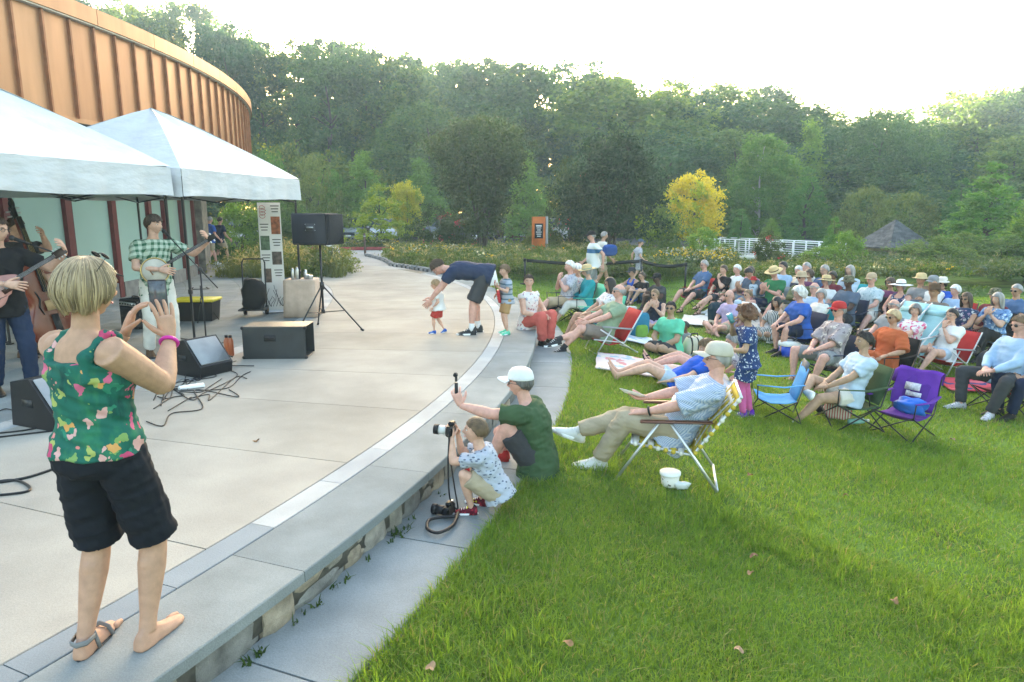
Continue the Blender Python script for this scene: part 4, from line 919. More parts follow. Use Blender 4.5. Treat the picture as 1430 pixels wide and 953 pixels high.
def person(label, loc, rz, ps, H=1.7, skin='fair', hair=('short', 'brown'), hat=None, top=None, bottom=None, shoes=None, glasses=None, bulk=1., fem=False, hs=1., belly=0., lod=None, group=None, socks=None, headpx=None, z=None, cat='person', vox=None, armk=1.):
    """loc=(x,y) of the local origin; or headpx=(px,py): stand so that the crown of the head is seen there"""
    global PEOPLE; PEOPLE += 1; rzr = R_(rz); J = skeleton(ps, H, hs); ex = J['headtop']+(np.array([0, 0, .03]) if hat else 0)
    if headpx is not None:
        zz = 0.
        for _ in range(6):
            p = gnd(headpx[0], headpx[1], zz+ex[2]); o2 = rotz(rzr)@np.array([ex[0], ex[1], 0]); loc = (p[0]-o2[0], p[1]-o2[1]); zz = float(ground_z(*loc)) if z is None else z
    z = float(ground_z(*loc)) if z is None else z
    t = thing('person', (loc[0], loc[1], z), rzr, label, cat, group); dist = math.hypot(*loc)
    if lod is None: lod = 0 if dist < 6.2 else (1 if dist < 11.5 else 2)
    vox = vox or min(.026, max(.0085, dist*.0017)); b2 = math.sqrt(bulk); n = (14, 12, 10)[lod]
    # body: one surface
    mb = MB(); torso(mb, J, H, bulk*.985, fem, -.006, belly=belly*.9); nk = [J['neck']-J['Rc']@np.array([0, 0, .03*H]), (J['neck']+J['skull'])/2, J['skull']+J['Rh']@np.array([0, -.05, .02])*J['hh']]
    mb.tube(nk, np.array([.036, .032, .034])*H*(1 if not fem else .9)*(hs*.5+.5), n)
    bare = shoes is None or shoes[0] in ('bare', 'sandal', 'flip', 'sandalL')
    for s_, q in ((-1, 'L'), (1, 'R')):
        mb.sph(J['sh'+q]+J['Rc']@np.array([-s_*.006*H, 0, -.002*H]), np.array([.033, .034, .035])*H*b2, 12, 8)
        limb(mb, J['sh'+q], J['el'+q], [(0, .033*H*b2*armk), (.4, .031*H*b2*armk), (1, .0245*H*b2*armk)], n, -.1, 1.04); limb(mb, J['el'+q], J['wr'+q], [(0, .025*H*b2*armk), (.25, .0265*H*b2*armk), (1, .0155*H)], n, -.05, 1.02)
        mb.sph(J['el'+q], .0245*H*b2, 10, 7)
        limb(mb, J['hip'+q], J['kn'+q], [(0, .056*H*b2), (.5, .047*H*b2), (1, .034*H*b2)], n, 0, 1.02); mb.sph(J['kn'+q]+J['tL']*0, .0345*H*b2, 10, 7)
        kb = nrm(J['an'+q]-J['kn'+q]); bk = -nrm(np.cross(np.cross(kb, nrm(J['hip'+q]-J['kn'+q])), kb)+1e-6)
        limb(mb, J['kn'+q], J['an'+q], [(0, .032*H*b2), (.3, .0355*H*b2), (.7, .0255*H), (.92, .0195*H), (1, .021*H)], n, 0, 1.03)
        cf = J['kn'+q]+(J['an'+q]-J['kn'+q])*.3-bk*.010*H; mb.sph(cf, .029*H*b2, 10, 7)
        if bare: foot(mb, J['an'+q], J['t'+q], J['u'+q], H, .92, True)
        else: mb.sph(J['an'+q], .022*H, 8, 6)
    post = MB(); head_mesh(post, J['skull'], J['Rh'], J['hh'], lod)
    for s_, q in ((-1, 'L'), (1, 'R')): hand_mesh(post, J['wr'+q]+J['h'+q]*.006*H, J['h'+q], J['p'+q], s_ if False else s_, H, J['c'+q], lod=lod)
    if bare:
        for s_, q in ((-1, 'L'), (1, 'R')):
            d, u = J['t'+q], J['u'+q]; sd = np.cross(d, u); base = J['an'+q]-u*.038*H
            if lod < 2:
                for i in range(5): 
                    b = base+d*.098*H+sd*(-s_)*(.020-.0095*i)*H-d*.005*H*i; post.tube([b-u*.002*H, b+d*.014*H-u*.002*H, b+d*(.026-.002*i)*H-u*.005*H], np.array([.0075, .007, .0055])*H*(1.25 if i == 0 else .9), 6, round_=True)
    hc = HAIRC[hair[1]] if hair else HAIRC['brown']
    body = blank('body', t); job(body, mb, vox, [SKIN[skin], LIPS, EYEW, EYED, hc], post=post)
    if hair and hair[0] != 'bald':
        o = hair_mesh(hair[0] if not (hat and hair[0] == 'curly') else 'fluffy', J['skull'], J['Rh'], J['hh']*(.97 if hat else 1), lod, PEOPLE).build('hair', [hc, HAIRHI.get(hair[1], hc), HAIRLO.get(hair[1], hc)], t)
    if hat:
        h1, h2 = hat_mesh(hat[0], J['skull'], J['Rh'], J['hh']*1.03, lod); o = h1.build('cap' if hat[0] == 'cap' else 'hat', hat[1], t)
        if h2 is not None and len(hat) > 2: h2.build('hat_band', hat[2], o)
    if glasses:
        g1, g2 = glasses_mesh(J['skull'], J['Rh'], J['hh'], glasses == 'up'); o = g1.build('glasses' if glasses == 'clear' else 'sunglasses', DARKM, t); [q_.build('lens', pm('lens_dark', (.012, .011, .012), rough=.12, spec=.6), o) for q_ in g2] if glasses != 'clear' else None
    # clothes
    wr_amp = .0068 if lod < 2 else .0075
    if top:
        kind, m = top[0], top[1]; mb = MB(); ext = .016+.004*bulk; ln = top[2] if len(top) > 2 else -.075
        torso(mb, J, H, bulk, fem, ext, lo=ln, hi=.985 if kind not in ('tank',) else .79, belly=belly, flare=(top[3] if kind == 'tank' and len(top) > 3 else .12) if kind != 'dress' else .3)
        for s_, q in ((-1, 'L'), (1, 'R')):
            sh, el, wr = J['sh'+q], J['el'+q], J['wr'+q]; a = .037*H*b2+ext*.7
            if kind in ('tee', 'polo', 'dress', 'long', 'loose'): mb.sph(sh+J['Rc']@np.array([-s_*.006*H, 0, -.002*H]), .036*H*b2+ext*.75, 12, 8)
            if kind in ('tee', 'polo', 'dress'): limb(mb, sh, el, [(0, a), (.8, .040*H*b2+ext*.6)], n, -.05, .68)
            if kind == 'loose': limb(mb, sh, el, [(0, a), (1.05, .050*H*b2+ext)], n, -.05, .98)
            if kind == 'cap': limb(mb, sh, el, [(0, a), (.5, .043*H*b2)], n, -.1, .22)
            if kind == 'long': limb(mb, sh, el, [(0, a), (1, .035*H*b2)], n, -.05, 1.05); mb.sph(el, .035*H*b2, 10, 7); limb(mb, el, wr, [(0, .035*H*b2), (1, .024*H)], n, -.03, .95)
            if kind == 'tank': mb.tube([J['neck']+J['Rc']@np.array([s_*.062*H, .02*H, .004*H]), J['neck']+J['Rc']@np.array([s_*.07*H, .055*H*bulk, -.05*H]), J['neck']+J['Rc']@np.array([s_*.07*H, .05*H*bulk, -.09*H])], .016*H, 8); mb.tube([J['neck']+J['Rc']@np.array([s_*.062*H, .02*H, .004*H]), J['neck']+J['Rc']@np.array([s_*.066*H, -.045*H*bulk, -.04*H]), J['neck']+J['Rc']@np.array([s_*.07*H, -.05*H*bulk, -.10*H])], .016*H, 8)
        if kind == 'polo': mb.tube([J['neck']+J['Rc']@np.array([math.sin(q)*.042*H, math.cos(q)*.038*H, .012*H-.012*H*math.cos(q)]) for q in np.linspace(.5, 5.8, 9)], .012*H, 6)
        if kind == 'dress' and bottom is None:
            sl = top[3] if len(top) > 3 else .8
            for q in 'LR': limb(mb, J['hip'+q], J['kn'+q], [(0, .066*H*b2+.02), (1, .066*H*b2+.03)], n, -.05, sl)
            m1, m2 = (J['knL']+J['knR'])/2, (J['hipL']+J['hipR'])/2; mb.tube([m2, m2+(m1-m2)*sl*.97], [.075*H, .07*H], 10)
        o = blank('dress' if kind == 'dress' else ('tank_top' if kind in ('tank', 'cap') else 'shirt'), t); job(o, mb, vox, [m], wr_amp*1.3, 8.)
    if bottom:
        kind, m = bottom[0], bottom[1]; mb = MB(); torso(mb, J, H, bulk, fem, .009, lo=-.055, hi=.30, belly=belly*.8)
        fz = dict(shorts=(.86, .058), short=(.5, .062), trousers=(9, 0), capri=(9, 0), bermuda=(1.0, .056), skirt=(.95, .075))[kind]; wide = bottom[2] if len(bottom) > 2 else 1.
        for q in 'LR':
            hp, kn, an = J['hip'+q], J['kn'+q], J['an'+q]; r1 = .055*H*b2+.011
            if fz[0] < 2: limb(mb, hp, kn, [(0, r1), (1, fz[1]*H*b2*wide)], n, -.05, fz[0])
            else:
                limb(mb, hp, kn, [(0, r1), (1, .043*H*b2*wide+.004)], n, -.05, 1.); mb.sph(kn, .043*H*b2*wide+.004, 12, 8); limb(mb, kn, an, [(0, .043*H*b2*wide+.004), (1, .034*H*wide+.004)], n, 0, .98 if kind == 'trousers' else .62)
        if kind == 'skirt':
            m1, m2 = (J['knL']+J['knR'])/2, (J['hipL']+J['hipR'])/2; mb.tube([m2, m2+(m1-m2)*.92], [.08*H, .08*H], 10)
        o = blank('trousers' if kind in ('trousers', 'capri') else ('skirt' if kind == 'skirt' else 'shorts'), t); job(o, mb, vox, [m], wr_amp, 9.)
    for s_, q in ((-1, 'L'), (1, 'R')):
        an, d, u = J['an'+q], J['t'+q], J['u'+q]
        if socks and not bare: mb = MB(); sh = nrm(J['kn'+q]-an); mb.tube([an-u*.02*H, an, an+sh*.05*H], [.024*H, .0235*H, .0245*H], 10); mb.build('sock', socks, t)
        if shoes and shoes[0] in ('sneaker', 'shoe', 'boot'):
            mb = MB(); foot(mb, an, d, u, H, 1.13); o = mb.build('shoe', shoes[1], t); mb = MB(); sd = np.cross(d, u); base = an-u*.047*H
            a = np.linspace(0, 2*np.pi, 14, endpoint=False); cz = np.stack([np.where(np.cos(a) > 0, .0305+.003*np.cos(a), .0275)*np.sin(a), .040+.084*np.cos(a)], -1)*H
            mb.rings(np.array([base+sd*cz[:, :1]*k_+d*cz[:, 1:]*k_-d*0+u*h for k_, h in ((1., -.006*H), (1.06, -.001*H), (1.05, .011*H), (.98, .013*H))])); mb.build('sole', shoes[2] if len(shoes) > 2 else WHITEP, o)
            if lod < 2 and shoes[0] == 'sneaker':
                mb = MB()
                for y in (.03, .045, .06, .075): mb.tube([base+d*y*H+sd*x*H+u*(.066-.5*y+.00-abs(x)*.4)*H for x in (-.016, 0, .016)], .0028*H, 5)
                mb.build('laces', WHITEP, o)
        elif shoes and (shoes[0] in ('sandal', 'flip') or (shoes[0] == 'sandalL' and q == 'L')):
            mb = MB(); sd = np.cross(d, u); base = an-u*.047*H; a = np.linspace(0, 2*np.pi, 14, endpoint=False); cz = np.stack([np.where(np.cos(a) > 0, .0305, .0265)*np.sin(a), .040+.084*np.cos(a)], -1)*H
            mb.rings(np.array([base+sd*cz[:, :1]+d*cz[:, 1:]+u*h for h in (-.010*H, .003*H)])); o = mb.build('sandal', shoes[1], t)
            mb = MB(); mb.tube([base+sd*x*H+d*.065*H+u*z_*H for x, z_ in ((-.030, .004), (-.02, .028), (0, .038), (.02, .028), (.030, .004))], .007*H, 6, side=(0, 0, 1), flat=.3); mb.tube([base+sd*x*H+d*(y)*H+u*z_*H for x, y, z_ in ((-.026, .01, .004), (-.022, .0, .05), (0, .03, .062), (.022, .0, .05), (.026, .01, .004))], .005*H, 6, flat=.3)
            if shoes[0] == 'sandalL': mb.tube([base+sd*x*H+d*y*H+u*.045*H for x, y in ((-.024, .0), (-.02, -.032), (0, -.044), (.02, -.032), (.024, 0))], .0075*H, 6, side=(0, 0, 1), flat=.25)
            mb.build('strap', shoes[2] if len(shoes) > 2 else shoes[1], o)
    t['_J'] = 0; del t['_J']; return t, J, np.array([loc[0], loc[1], z]), rzr
# -- pose presets (for a 1.7 m adult, metres)
def sit(seat=.40, back=14, legs='flat', arms='lap', head=(0, 5, 0), H=1.7, slide=0., twist=0):
    seat = seat-.07 if seat > .28 else seat; k = 1.7/H; pz = seat*k+.115; p = dict(pel=(0, 0, pz), lean=(-back, -back*.75), head=head, twist=twist); y1 = .40 if seat > .3 else .62
    if legs == 'flat': p.update(L=(-.11, y1+.04, .08), R=(.11, y1, .08), kL=(-.25, .5, 1), kR=(.25, .5, 1))
    if legs == 'apart': p.update(L=(-.22, y1+.05, .08), R=(.22, y1+.02, .08), kL=(-.6, .5, 1), kR=(.6, .5, 1), tL=(-.4, 1, 0), tR=(.4, 1, 0))
    if legs == 'cross': p.update(L=(-.08, y1+.06, .08), R=(-.18, y1+.26, .30 if seat > .3 else .24), kL=(-.1, .5, 1), kR=(-.25, .5, 1.4), tR=(-.2, 1, -.1), uR=(0, .3, 1))
    if legs == 'crossL': p.update(R=(.08, y1+.06, .08), L=(.18, y1+.26, .30 if seat > .3 else .24), kR=(.1, .5, 1), kL=(.25, .5, 1.4), tL=(.2, 1, -.1), uL=(0, .3, 1))
    if legs == 'ankle': p.update(L=(-.14, y1+.08, .08), R=(-.10, y1-.03, pz+.06), kL=(-.2, .5, 1), kR=(.9, .4, .5), tR=(-.9, .35, .1), uR=(0, .9, .4))
    if legs == 'ext': p.update(L=(-.09, .76, .07), R=(.07, .79, .07), kL=(-.1, .2, 1), kR=(.1, .2, 1), tL=(-.2, .5, .9), tR=(.2, .5, .9), uL=(0, -.9, .4), uR=(0, -.9, .4))
    b = -math.sin(R_(back))*.3
    A = dict(lap=dict(aL=(-.06, .30, pz+.11), aR=(.07, .27, pz+.12), eL=(-1, -.4, -.5), eR=(1, -.4, -.5), pL=(0, -.4, -1), pR=(0, -.4, -1), hL=(.6, .7, -.2), hR=(-.6, .7, -.2)),
             rests=dict(aL=(-.29, .25, pz+.14), aR=(.29, .25, pz+.14), eL=(-.7, -.8, -.6), eR=(.7, -.8, -.6), pL=(0, 0, -1), pR=(0, 0, -1)),
             cross=dict(aL=(.12, .24, pz+.24), aR=(-.12, .26, pz+.26), eL=(-1, .1, -.6), eR=(1, .1, -.6), hL=(1, .1, .1), hR=(-1, .1, .1), pL=(0, -1, 0), pR=(0, -1, 0)),
             chin=dict(aL=(-.02, .17+b, pz+.44), aR=(.05, .25, pz+.12), eL=(-.5, .6, -1), eR=(1, -.4, -.5), hL=(.1, -.2, 1), pL=(0, -1, .3), pR=(0, -.4, -1), cL=1., hR=(-.6, .7, -.2)),
             phone=dict(aL=(-.07, .34, pz+.30), aR=(.06, .33, pz+.29), eL=(-.6, -.2, -1), eR=(.6, -.2, -1), hL=(.3, .4, .9), hR=(-.3, .4, .9), pL=(0, -1, .2), pR=(0, -1, .2), cL=.9, cR=.9),
             knee=dict(aL=(-.14, .42, pz+.12), aR=(.14, .40, pz+.12), eL=(-.8, -.2, -.6), eR=(.8, -.2, -.6), pL=(0, 0, -1), pR=(0, 0, -1)),
             hold=dict(aL=(-.10, .36, pz+.16), aR=(.10, .36, pz+.16), eL=(-.8, -.3, -.6), eR=(.8, -.3, -.6), pL=(1, 0, 0), pR=(-1, 0, 0)),
             eat=dict(aL=(-.03, .22+b, pz+.40), aR=(.05, .22+b, pz+.39), eL=(-.7, .2, -1), eR=(.7, .2, -1), hL=(.3, -.1, 1), hR=(-.3, -.1, 1), pL=(0, -1, 0), pR=(0, -1, 0), cL=.9, cR=.9))
    p.update(A[arms]); return p
def ground_sit(legs='knees', arms='knee', lean=8, head=(0, 5, 0), twist=0):
    pz = .115; p = dict(pel=(0, 0, pz), lean=(lean-16, lean), head=head, twist=twist)
    if legs == 'knees': p.update(L=(-.12, .46, .08), R=(.12, .42, .08), kL=(-.3, .3, 1), kR=(.3, .3, 1))
    if legs == 'ext': p.update(L=(-.08, .79, .07), R=(.08, .78, .07), kL=(-.1, .1, 1), kR=(.1, .1, 1), tL=(-.25, .35, .9), tR=(.25, .35, .9), uL=(0, -.9, .35), uR=(0, -.9, .35))
    if legs == 'tailor': p.update(L=(.10, .30, .09), R=(-.10, .38, .09), kL=(-1, .5, .35), kR=(1, .5, .35), tL=(.9, .3, 0), tR=(-.9, .3, 0))
    if legs == 'side': p.update(L=(-.30, .05, .07), R=(-.22, .22, .07), kL=(.4, 1, .3), kR=(.6, 1, .3), tL=(-.8, -.5, 0), tR=(-.8, -.3, 0))
    A = dict(knee=dict(aL=(-.14, .36, .40), aR=(.14, .34, .40), eL=(-1, -.2, -.4), eR=(1, -.2, -.4), pL=(0, -.3, -1), pR=(0, -.3, -1)),
             back=dict(aL=(-.24, -.34, .05), aR=(.24, -.34, .05), eL=(-.4, -1, .3), eR=(.4, -1, .3), hL=(-.4, -.8, -.1), hR=(.4, -.8, -.1), pL=(0, 0, -1), pR=(0, 0, -1), cL=.1, cR=.1),
             lap=dict(aL=(-.06, .28, .20), aR=(.07, .26, .21), eL=(-1, -.3, -.4), eR=(1, -.3, -.4), hL=(.6, .7, -.2), hR=(-.6, .7, -.2), pL=(0, -.4, -1), pR=(0, -.4, -1)),
             eat=dict(aL=(-.04, .24, .52), aR=(.06, .24, .54), eL=(-.8, .2, -1), eR=(.8, .2, -1), hL=(.3, -.2, 1), hR=(-.3, -.2, 1), pL=(0, -1, 0), pR=(0, -1, 0), cL=.8, cR=.8),
             hair=dict(aL=(-.14, .05, .66), aR=(.1, .25, .22), eL=(-.7, .8, -.3), eR=(1, -.3, -.4), hL=(.4, -.3, .6), hR=(-.6, .7, -.2), pL=(.3, -1, 0), pR=(0, -.4, -1), cL=.8))
    p.update(A[arms]); return p
STAND = dict(pel=(0, 0, .905), L=(-.10, -.02, .08), R=(.11, .03, .08))
WALK = dict(pel=(0, 0, .895), L=(-.07, .27, .085), R=(.07, -.27, .13), kR=(.1, 1, .1), tR=(.1, 1, -.45), uR=(0, .4, 1), aL=(-.27, -.16, .87), aR=(.27, .2, .9), lean=(3, 4))
# ------------------------------------------------------------------ seats
def setmat(o, m):
    o.material_slots[0].link = 'OBJECT'; o.material_slots[0].material = m; return o
def sling(P, w0, w1, th=.004, sag=.03, n=8):
    """cloth panel following the side line P (in the y,z plane), sagging between its two edges"""
    rg = []; u = np.linspace(-1, 1, n)
    P = np.asarray(P, float); tg = np.gradient(P, axis=0); nn = np.stack([-tg[:, 1], tg[:, 0]], 1); nn /= np.linalg.norm(nn, axis=1)[:, None]
    f = np.linspace(0, 1, len(P)); mb = MB(); sides = []
    for s_ in (-1, 1):
        sides.append([[(x*(w0+(w1-w0)*q)/2, *(p-m*sag*(1-x*x)*math.sin(math.pi*min(1, .15+q*.8))+m*th*s_)) for x in u] for p, m, q in zip(P, nn, f)])
    A = np.array(sides[0]); B = np.array(sides[1])[:, ::-1]; return mb.rings(np.concatenate([A, B], 1))
def bar(P, r, n=7): mb = MB(); mb.tube(P, r, n); return mb
CH = {}
def proto_parts(key, parts): CH[key] = [(nm, mb.mesh(nm, m), fab, par) for nm, mb, m, fab, par in parts]
FAB0 = cloth('chair_blank', (.1, .1, .1))
S = .27
_p = [('seat', sling([(-.24, S+.02), (-.1, S-.01), (.1, S-.01), (.26, S+.05)], .5, .54, sag=.035), FAB0, 1, None), ('backrest', sling([(-.22, S+.04), (-.28, S+.2), (-.33, S+.36), (-.36, S+.48)], .52, .54, sag=.035), FAB0, 1, None)]
for s_ in (-1, 1):
    _p += [('leg', bar([(s_*.30, .30, 0), (s_*.28, -.24, S+.03), (s_*.27, -.36, S+.49)], .0095), DARKM, 0, None), ('leg', bar([(s_*.30, -.30, 0), (s_*.27, .27, S+.05)], .0095), DARKM, 0, None),
           ('cross_bar', bar([(s_*.30, .30, .0), (-s_*.27, .27, S+.05)], .0085), DARKM, 0, None), ('cross_bar', bar([(s_*.30, -.30, .0), (-s_*.28, -.24, S+.03)], .0085), DARKM, 0, None),
           ('arm_post', bar([(s_*.29, .28, S+.05), (s_*.31, .29, S+.24)], .0085), DARKM, 0, None)]
    m_ = MB(); m_.tube([(s_*.29, -.31, S+.27), (s_*.33, -.05, S+.235), (s_*.32, .3, S+.25)], [.03, .034, .03], 8, side=(1, 0, 0), flat=.18); _p.append(('armrest', m_, FAB0, 1, None))
proto_parts('camp', _p)
S = .17
_p = [('seat', sling([(-.24, S), (0, S-.03), (.24, S+.07)], .5, .5, sag=.02), FAB0, 1, None), ('backrest', sling([(-.24, S+.02), (-.36, S+.20), (-.46, S+.38), (-.52, S+.48)], .5, .48, sag=.03), FAB0, 1, None)]
for s_ in (-1, 1):
    _p += [('frame_tube', bar([(s_*.26, .26, S+.07), (s_*.26, -.24, S), (s_*.26, -.525, S+.49)], .011), ALU, 0, None), ('leg', bar([(s_*.27, -.46, 0), (s_*.27, .16, S+.22)], .011), ALU, 0, None), ('leg', bar([(s_*.27, .22, 0), (s_*.27, -.02, S+.22)], .011), ALU, 0, None)]
    m_ = MB(); m_.box((s_*.275, -.12, S+.235), (.05, .5, .025), rotx(.12), bev=.01); _p.append(('armrest', m_, pm('grey_plastic', (.3, .31, .32)), 0, None))
_p.append(('foot_bar', bar([(-.27, -.46, .012), (.27, -.46, .012)], .011), ALU, 0, None)); _p.append(('foot_bar', bar([(-.27, .22, .012), (.27, .22, .012)], .011), ALU, 0, None))
proto_parts('low', _p)
S = .30
_p = [('canvas', sling([(.30, S+.08), (.1, S-.02), (-.12, S-.03), (-.36, S+.25), (-.60, S+.62), (-.68, S+.74)], .5, .5, sag=.025), FAB0, 1, None)]
m_ = MB(); m_.tube([(-.2, -.575, S+.61), (.2, -.575, S+.61)], .05, 10, flat=.8); _p.append(('head_pillow', m_, FAB0, 1, None))
for s_ in (-1, 1): _p += [('frame_tube', bar([(s_*.27, .5, 0), (s_*.27, -.70, S+.76)], .012), ALU, 0, None), ('leg', bar([(s_*.29, .32, S+.09), (s_*.29, -.55, 0)], .012), ALU, 0, None), ('armrest', bar([(s_*.3, -.38, S+.3), (s_*.3, .2, S+.24)], .014), ALU, 0, None)]
proto_parts('deck', _p)
def chair(kind, loc, rz, m, label, group='folding chairs on the lawn', z=None, sc_=1., name=None):
    t = thing(name or dict(camp='camp_chair', low='beach_chair', deck='deck_chair')[kind], (loc[0], loc[1], float(ground_z(loc[0], loc[1])) if z is None else z), rz, label, 'chair', group); t.scale = (sc_,)*3
    for nm, me, fab, par in CH[kind]:
        o = add(nm, me, t)
        if fab: setmat(o, m)
    return t
def fabr(n, c): return cloth('chair_'+n, c, bump=.15)
# ------------------------------------------------------------------ small things: builder with one object per thing
def box_thing(name, label, cat, c, d, m, rz=0, bev=.01, **k):
    t = thing(name, c, rz, label, cat, k.get('group')); mb = MB(); mb.box((0, 0, d[2]/2), d, bev=bev); mb.build('body', m, t); return t
def pillow(mb, c, d, n=10, seed=0, M=None, amp=.12):
    """soft lumpy bag"""
    t = np.linspace(.05, np.pi-.05, n); a = np.linspace(0, 2*np.pi, n+4, endpoint=False); D = np.stack([np.sin(t)[:, None]*np.cos(a), np.sin(t)[:, None]*np.sin(a), np.cos(t)[:, None]+0*a], -1)
    D = np.sign(D)*np.abs(D)**.6; V = D*(1+amp*nz(D.reshape(-1, 3), 2.2, seed).reshape(D.shape[:2]))[..., None]*np.asarray(d)/2
    if M is not None: V = V@np.asarray(M).T
    mb.rings(V+np.asarray(c)); return mb
def sheet_cloth(name, label, c, w, l, rz, m, seed=0, amp=.02, n=16):
    u = np.linspace(-.5, .5, n); X, Y = np.meshgrid(u*w, u*l); P = np.stack([X.ravel(), Y.ravel(), 0*X.ravel()], 1); e = nz(P, 2.1, seed+3)*.05; P[:, 0] += e; P[:, 1] += nz(P, 2., seed+9)*.05
    W = P@rotz(rz).T+np.array([c[0], c[1], 0]); P[:, 2] = ground_z(W[:, 0], W[:, 1])-c[2]+.06+amp*np.maximum(0, nz(P, 5., seed)); k = n*n; V = np.concatenate([P, P-[0, 0, .012]])
    i = (np.arange(n-1)[:, None]*n+np.arange(n-1)[None]); Q = np.stack([i, i+1, i+1+n, i+n], -1).reshape(-1, 4)
    b = np.concatenate([np.arange(n-1), np.arange(n-1)*n+n-1, k-1-np.arange(n-1), (n-1-np.arange(n-1))*n]); bn = np.roll(b, -1); S_ = np.stack([b, b+k, bn+k, bn], 1)
    o = add(name, mesh_np(name, V, [np.concatenate([Q, Q[:, ::-1]+k, S_])], m)); o.location = c; o.rotation_euler = (0, 0, rz); return tag(o, label, 'blanket')
# ---- sound gear
def tripod_speaker():
    p = gnd(453, 462, TZ); t = thing('speaker_stand', p, .3, 'black tripod stand carrying the big loudspeaker on the terrace', 'stand')
    bar([(0, 0, .28), (0, 0, 1.38)], .017, 10).build('pole', DARKM, t); m_ = MB(); m_.tube([(0, 0, .66), (0, 0, .78)], .035, 10); m_.build('collar', DARKM, t); m_ = MB(); m_.tube([(0, 0, .28), (0, 0, .34)], .028, 10); m_.build('lower_collar', DARKM, t)
    for a in (-2.35, -.35, 1.7):
        d = np.array([math.cos(a), math.sin(a), 0]); o = bar([d*.03+[0, 0, .7], d*.62+[0, 0, .015]], .012).build('leg', DARKM, t); bar([d*.03+[0, 0, .3], d*.36+[0, 0, .33]], .008).build('brace', DARKM, t)
        m_ = MB(); m_.tube([d*.59+[0, 0, .03], d*.64+[0, 0, .008]], .018, 8); m_.build('rubber_foot', BLACK, o)
    s = thing('loudspeaker', (p[0]-.05, p[1], TZ+1.36), R_(-18), 'black loudspeaker box mounted on the tripod stand', 'speaker'); m_ = MB(); m_.box((0, 0, .24), (.62, .42, .48), bev=.025); m_.build('cabinet', BLACK, s)
    m_ = MB(); m_.box((.34, 0, .24), (.06, .40, .46), bev=.012); m_.build('grille', pm('grille', (.02, .02, .022), rough=.7, bump=.8, bscale=300), s)
    m_ = MB(); m_.box((.045, -.213, .27), (.17, .008, .11), bev=.003); o = m_.build('handle_plate', pm('plate_dark', (.03, .03, .033), rough=.4), s); m_ = MB(); m_.tube([(-.01, -.222, .27), (.045, -.23, .27), (.1, -.222, .27)], .01, 6); m_.build('handle', STEEL, o)
    for x in (-.04, .13):
        for z in (.225, .315): m_ = MB(); m_.sph((x, -.218, z), .006, 6, 4); m_.build('bolt', STEEL, s)
tripod_speaker()
def road_case():
    p = (gnd(342, 500, TZ)+gnd(430, 503, TZ))/2; t = thing('road_case', (p[0]-.02, p[1]+.22, TZ), R_(2), 'black equipment case lying open at one end on the terrace', 'case'); W, D, H, th = .80, .44, .42, .014
    for nm, c, d in (('bottom', (0, 0, th/2), (W, D, th)), ('top', (0, 0, H-th/2), (W, D, th)), ('side_panel', (0, -D/2+th/2, H/2), (W, th, H-2*th-.001)), ('side_panel', (0, D/2-th/2, H/2), (W, th, H-2*th-.001)), ('end_panel', (-W/2+th/2, 0, H/2), (th, D-2*th-.001, H-2*th-.001))):
        m_ = MB(); m_.box(c, d, bev=.004); m_.build(nm, pm('case_laminate', (.02, .024, .027), rough=.45, var=.25, bump=.15, bscale=120, spec=.5) if nm != 'top' else pm('case_top', (.06, .063, .065), rough=.4, var=.2, bump=.2, bscale=90, spec=.5), t, smooth=False)
    m_ = MB(); m_.box((-.05, -D/2-.004, .27), (.15, .008, .09), bev=.003); o = m_.build('handle_plate', BLACK, t); bar([(-.11, -D/2-.018, .27), (.01, -D/2-.018, .27)], .012).build('handle', BLACK, o)
    for x in (-W/2, W/2):
        for z in (.02, H-.02): m_ = MB(); m_.sph((x*.99, -D/2+.01, z), .024, 8, 6); m_.build('corner_ball', BLACK, t)
    m_ = MB(); m_.box((-W/2-.006, -.05, .27), (.012, .09, .07), bev=.003); m_.build('latch', STEEL, t)
road_case()
def wedge(px, py, rz, label, s=1.):
    p = gnd(px, py, TZ); t = thing('floor_monitor', p, rz, label, 'speaker', 'stage monitors'); t.scale = (s,)*3; y = [(-.24, 0), (.24, 0), (.26, .12), (.02, .40), (-.2, .36)]
    V = [[(x, a, b) for a, b in y] for x in (-.21, .21)]; m_ = MB(); m_.rings(np.array(V)); m_.build('cabinet', BLACK, t, smooth=False)
    M = rotx(math.atan2(-.28, .24)); m_ = MB(); m_.box((0, .145, .265), (.37, .33, .012), M, bev=.004); m_.build('grille', pm('monitor_grille', (.30, .31, .32), rough=.5, bump=.6, bscale=260, metal=.3), t)
    m_ = MB(); m_.box((.213, -.02, .2), (.006, .12, .06)); m_.build('jack_panel', DARKM, t)
wedge(282, 520, R_(-118), 'black wedge floor monitor with pale grille before the banjo player', 1.05); wedge(82, 588, R_(-112), 'black wedge floor monitor in front of the guitarist', 1.1)
def cord(P, label, r=.007, name='cable', m=None, group='black audio cables on the terrace'):
    P = np.asarray(P, float); t = np.linspace(0, len(P)-1, len(P)*8); i = np.clip(t.astype(int), 0, len(P)-2); f = t-i; out = []
    for q, w in zip(i, f):
        p0, p1, p2, p3 = P[max(q-1, 0)], P[q], P[q+1], P[min(q+2, len(P)-1)]; out.append(.5*((2*p1)+(p2-p0)*w+(2*p0-5*p1+4*p2-p3)*w*w+(3*p1-p0-3*p2+p3)*w**3))
    m_ = MB(); m_.tube(out, r, 6); return tag(m_.build(name, m or BLACK), label, 'cable', group)
def cpx(*q, z=TZ): return [gnd(x, y, z)+[0, 0, .008] for x, y in q]
r8 = np.random.default_rng(8)
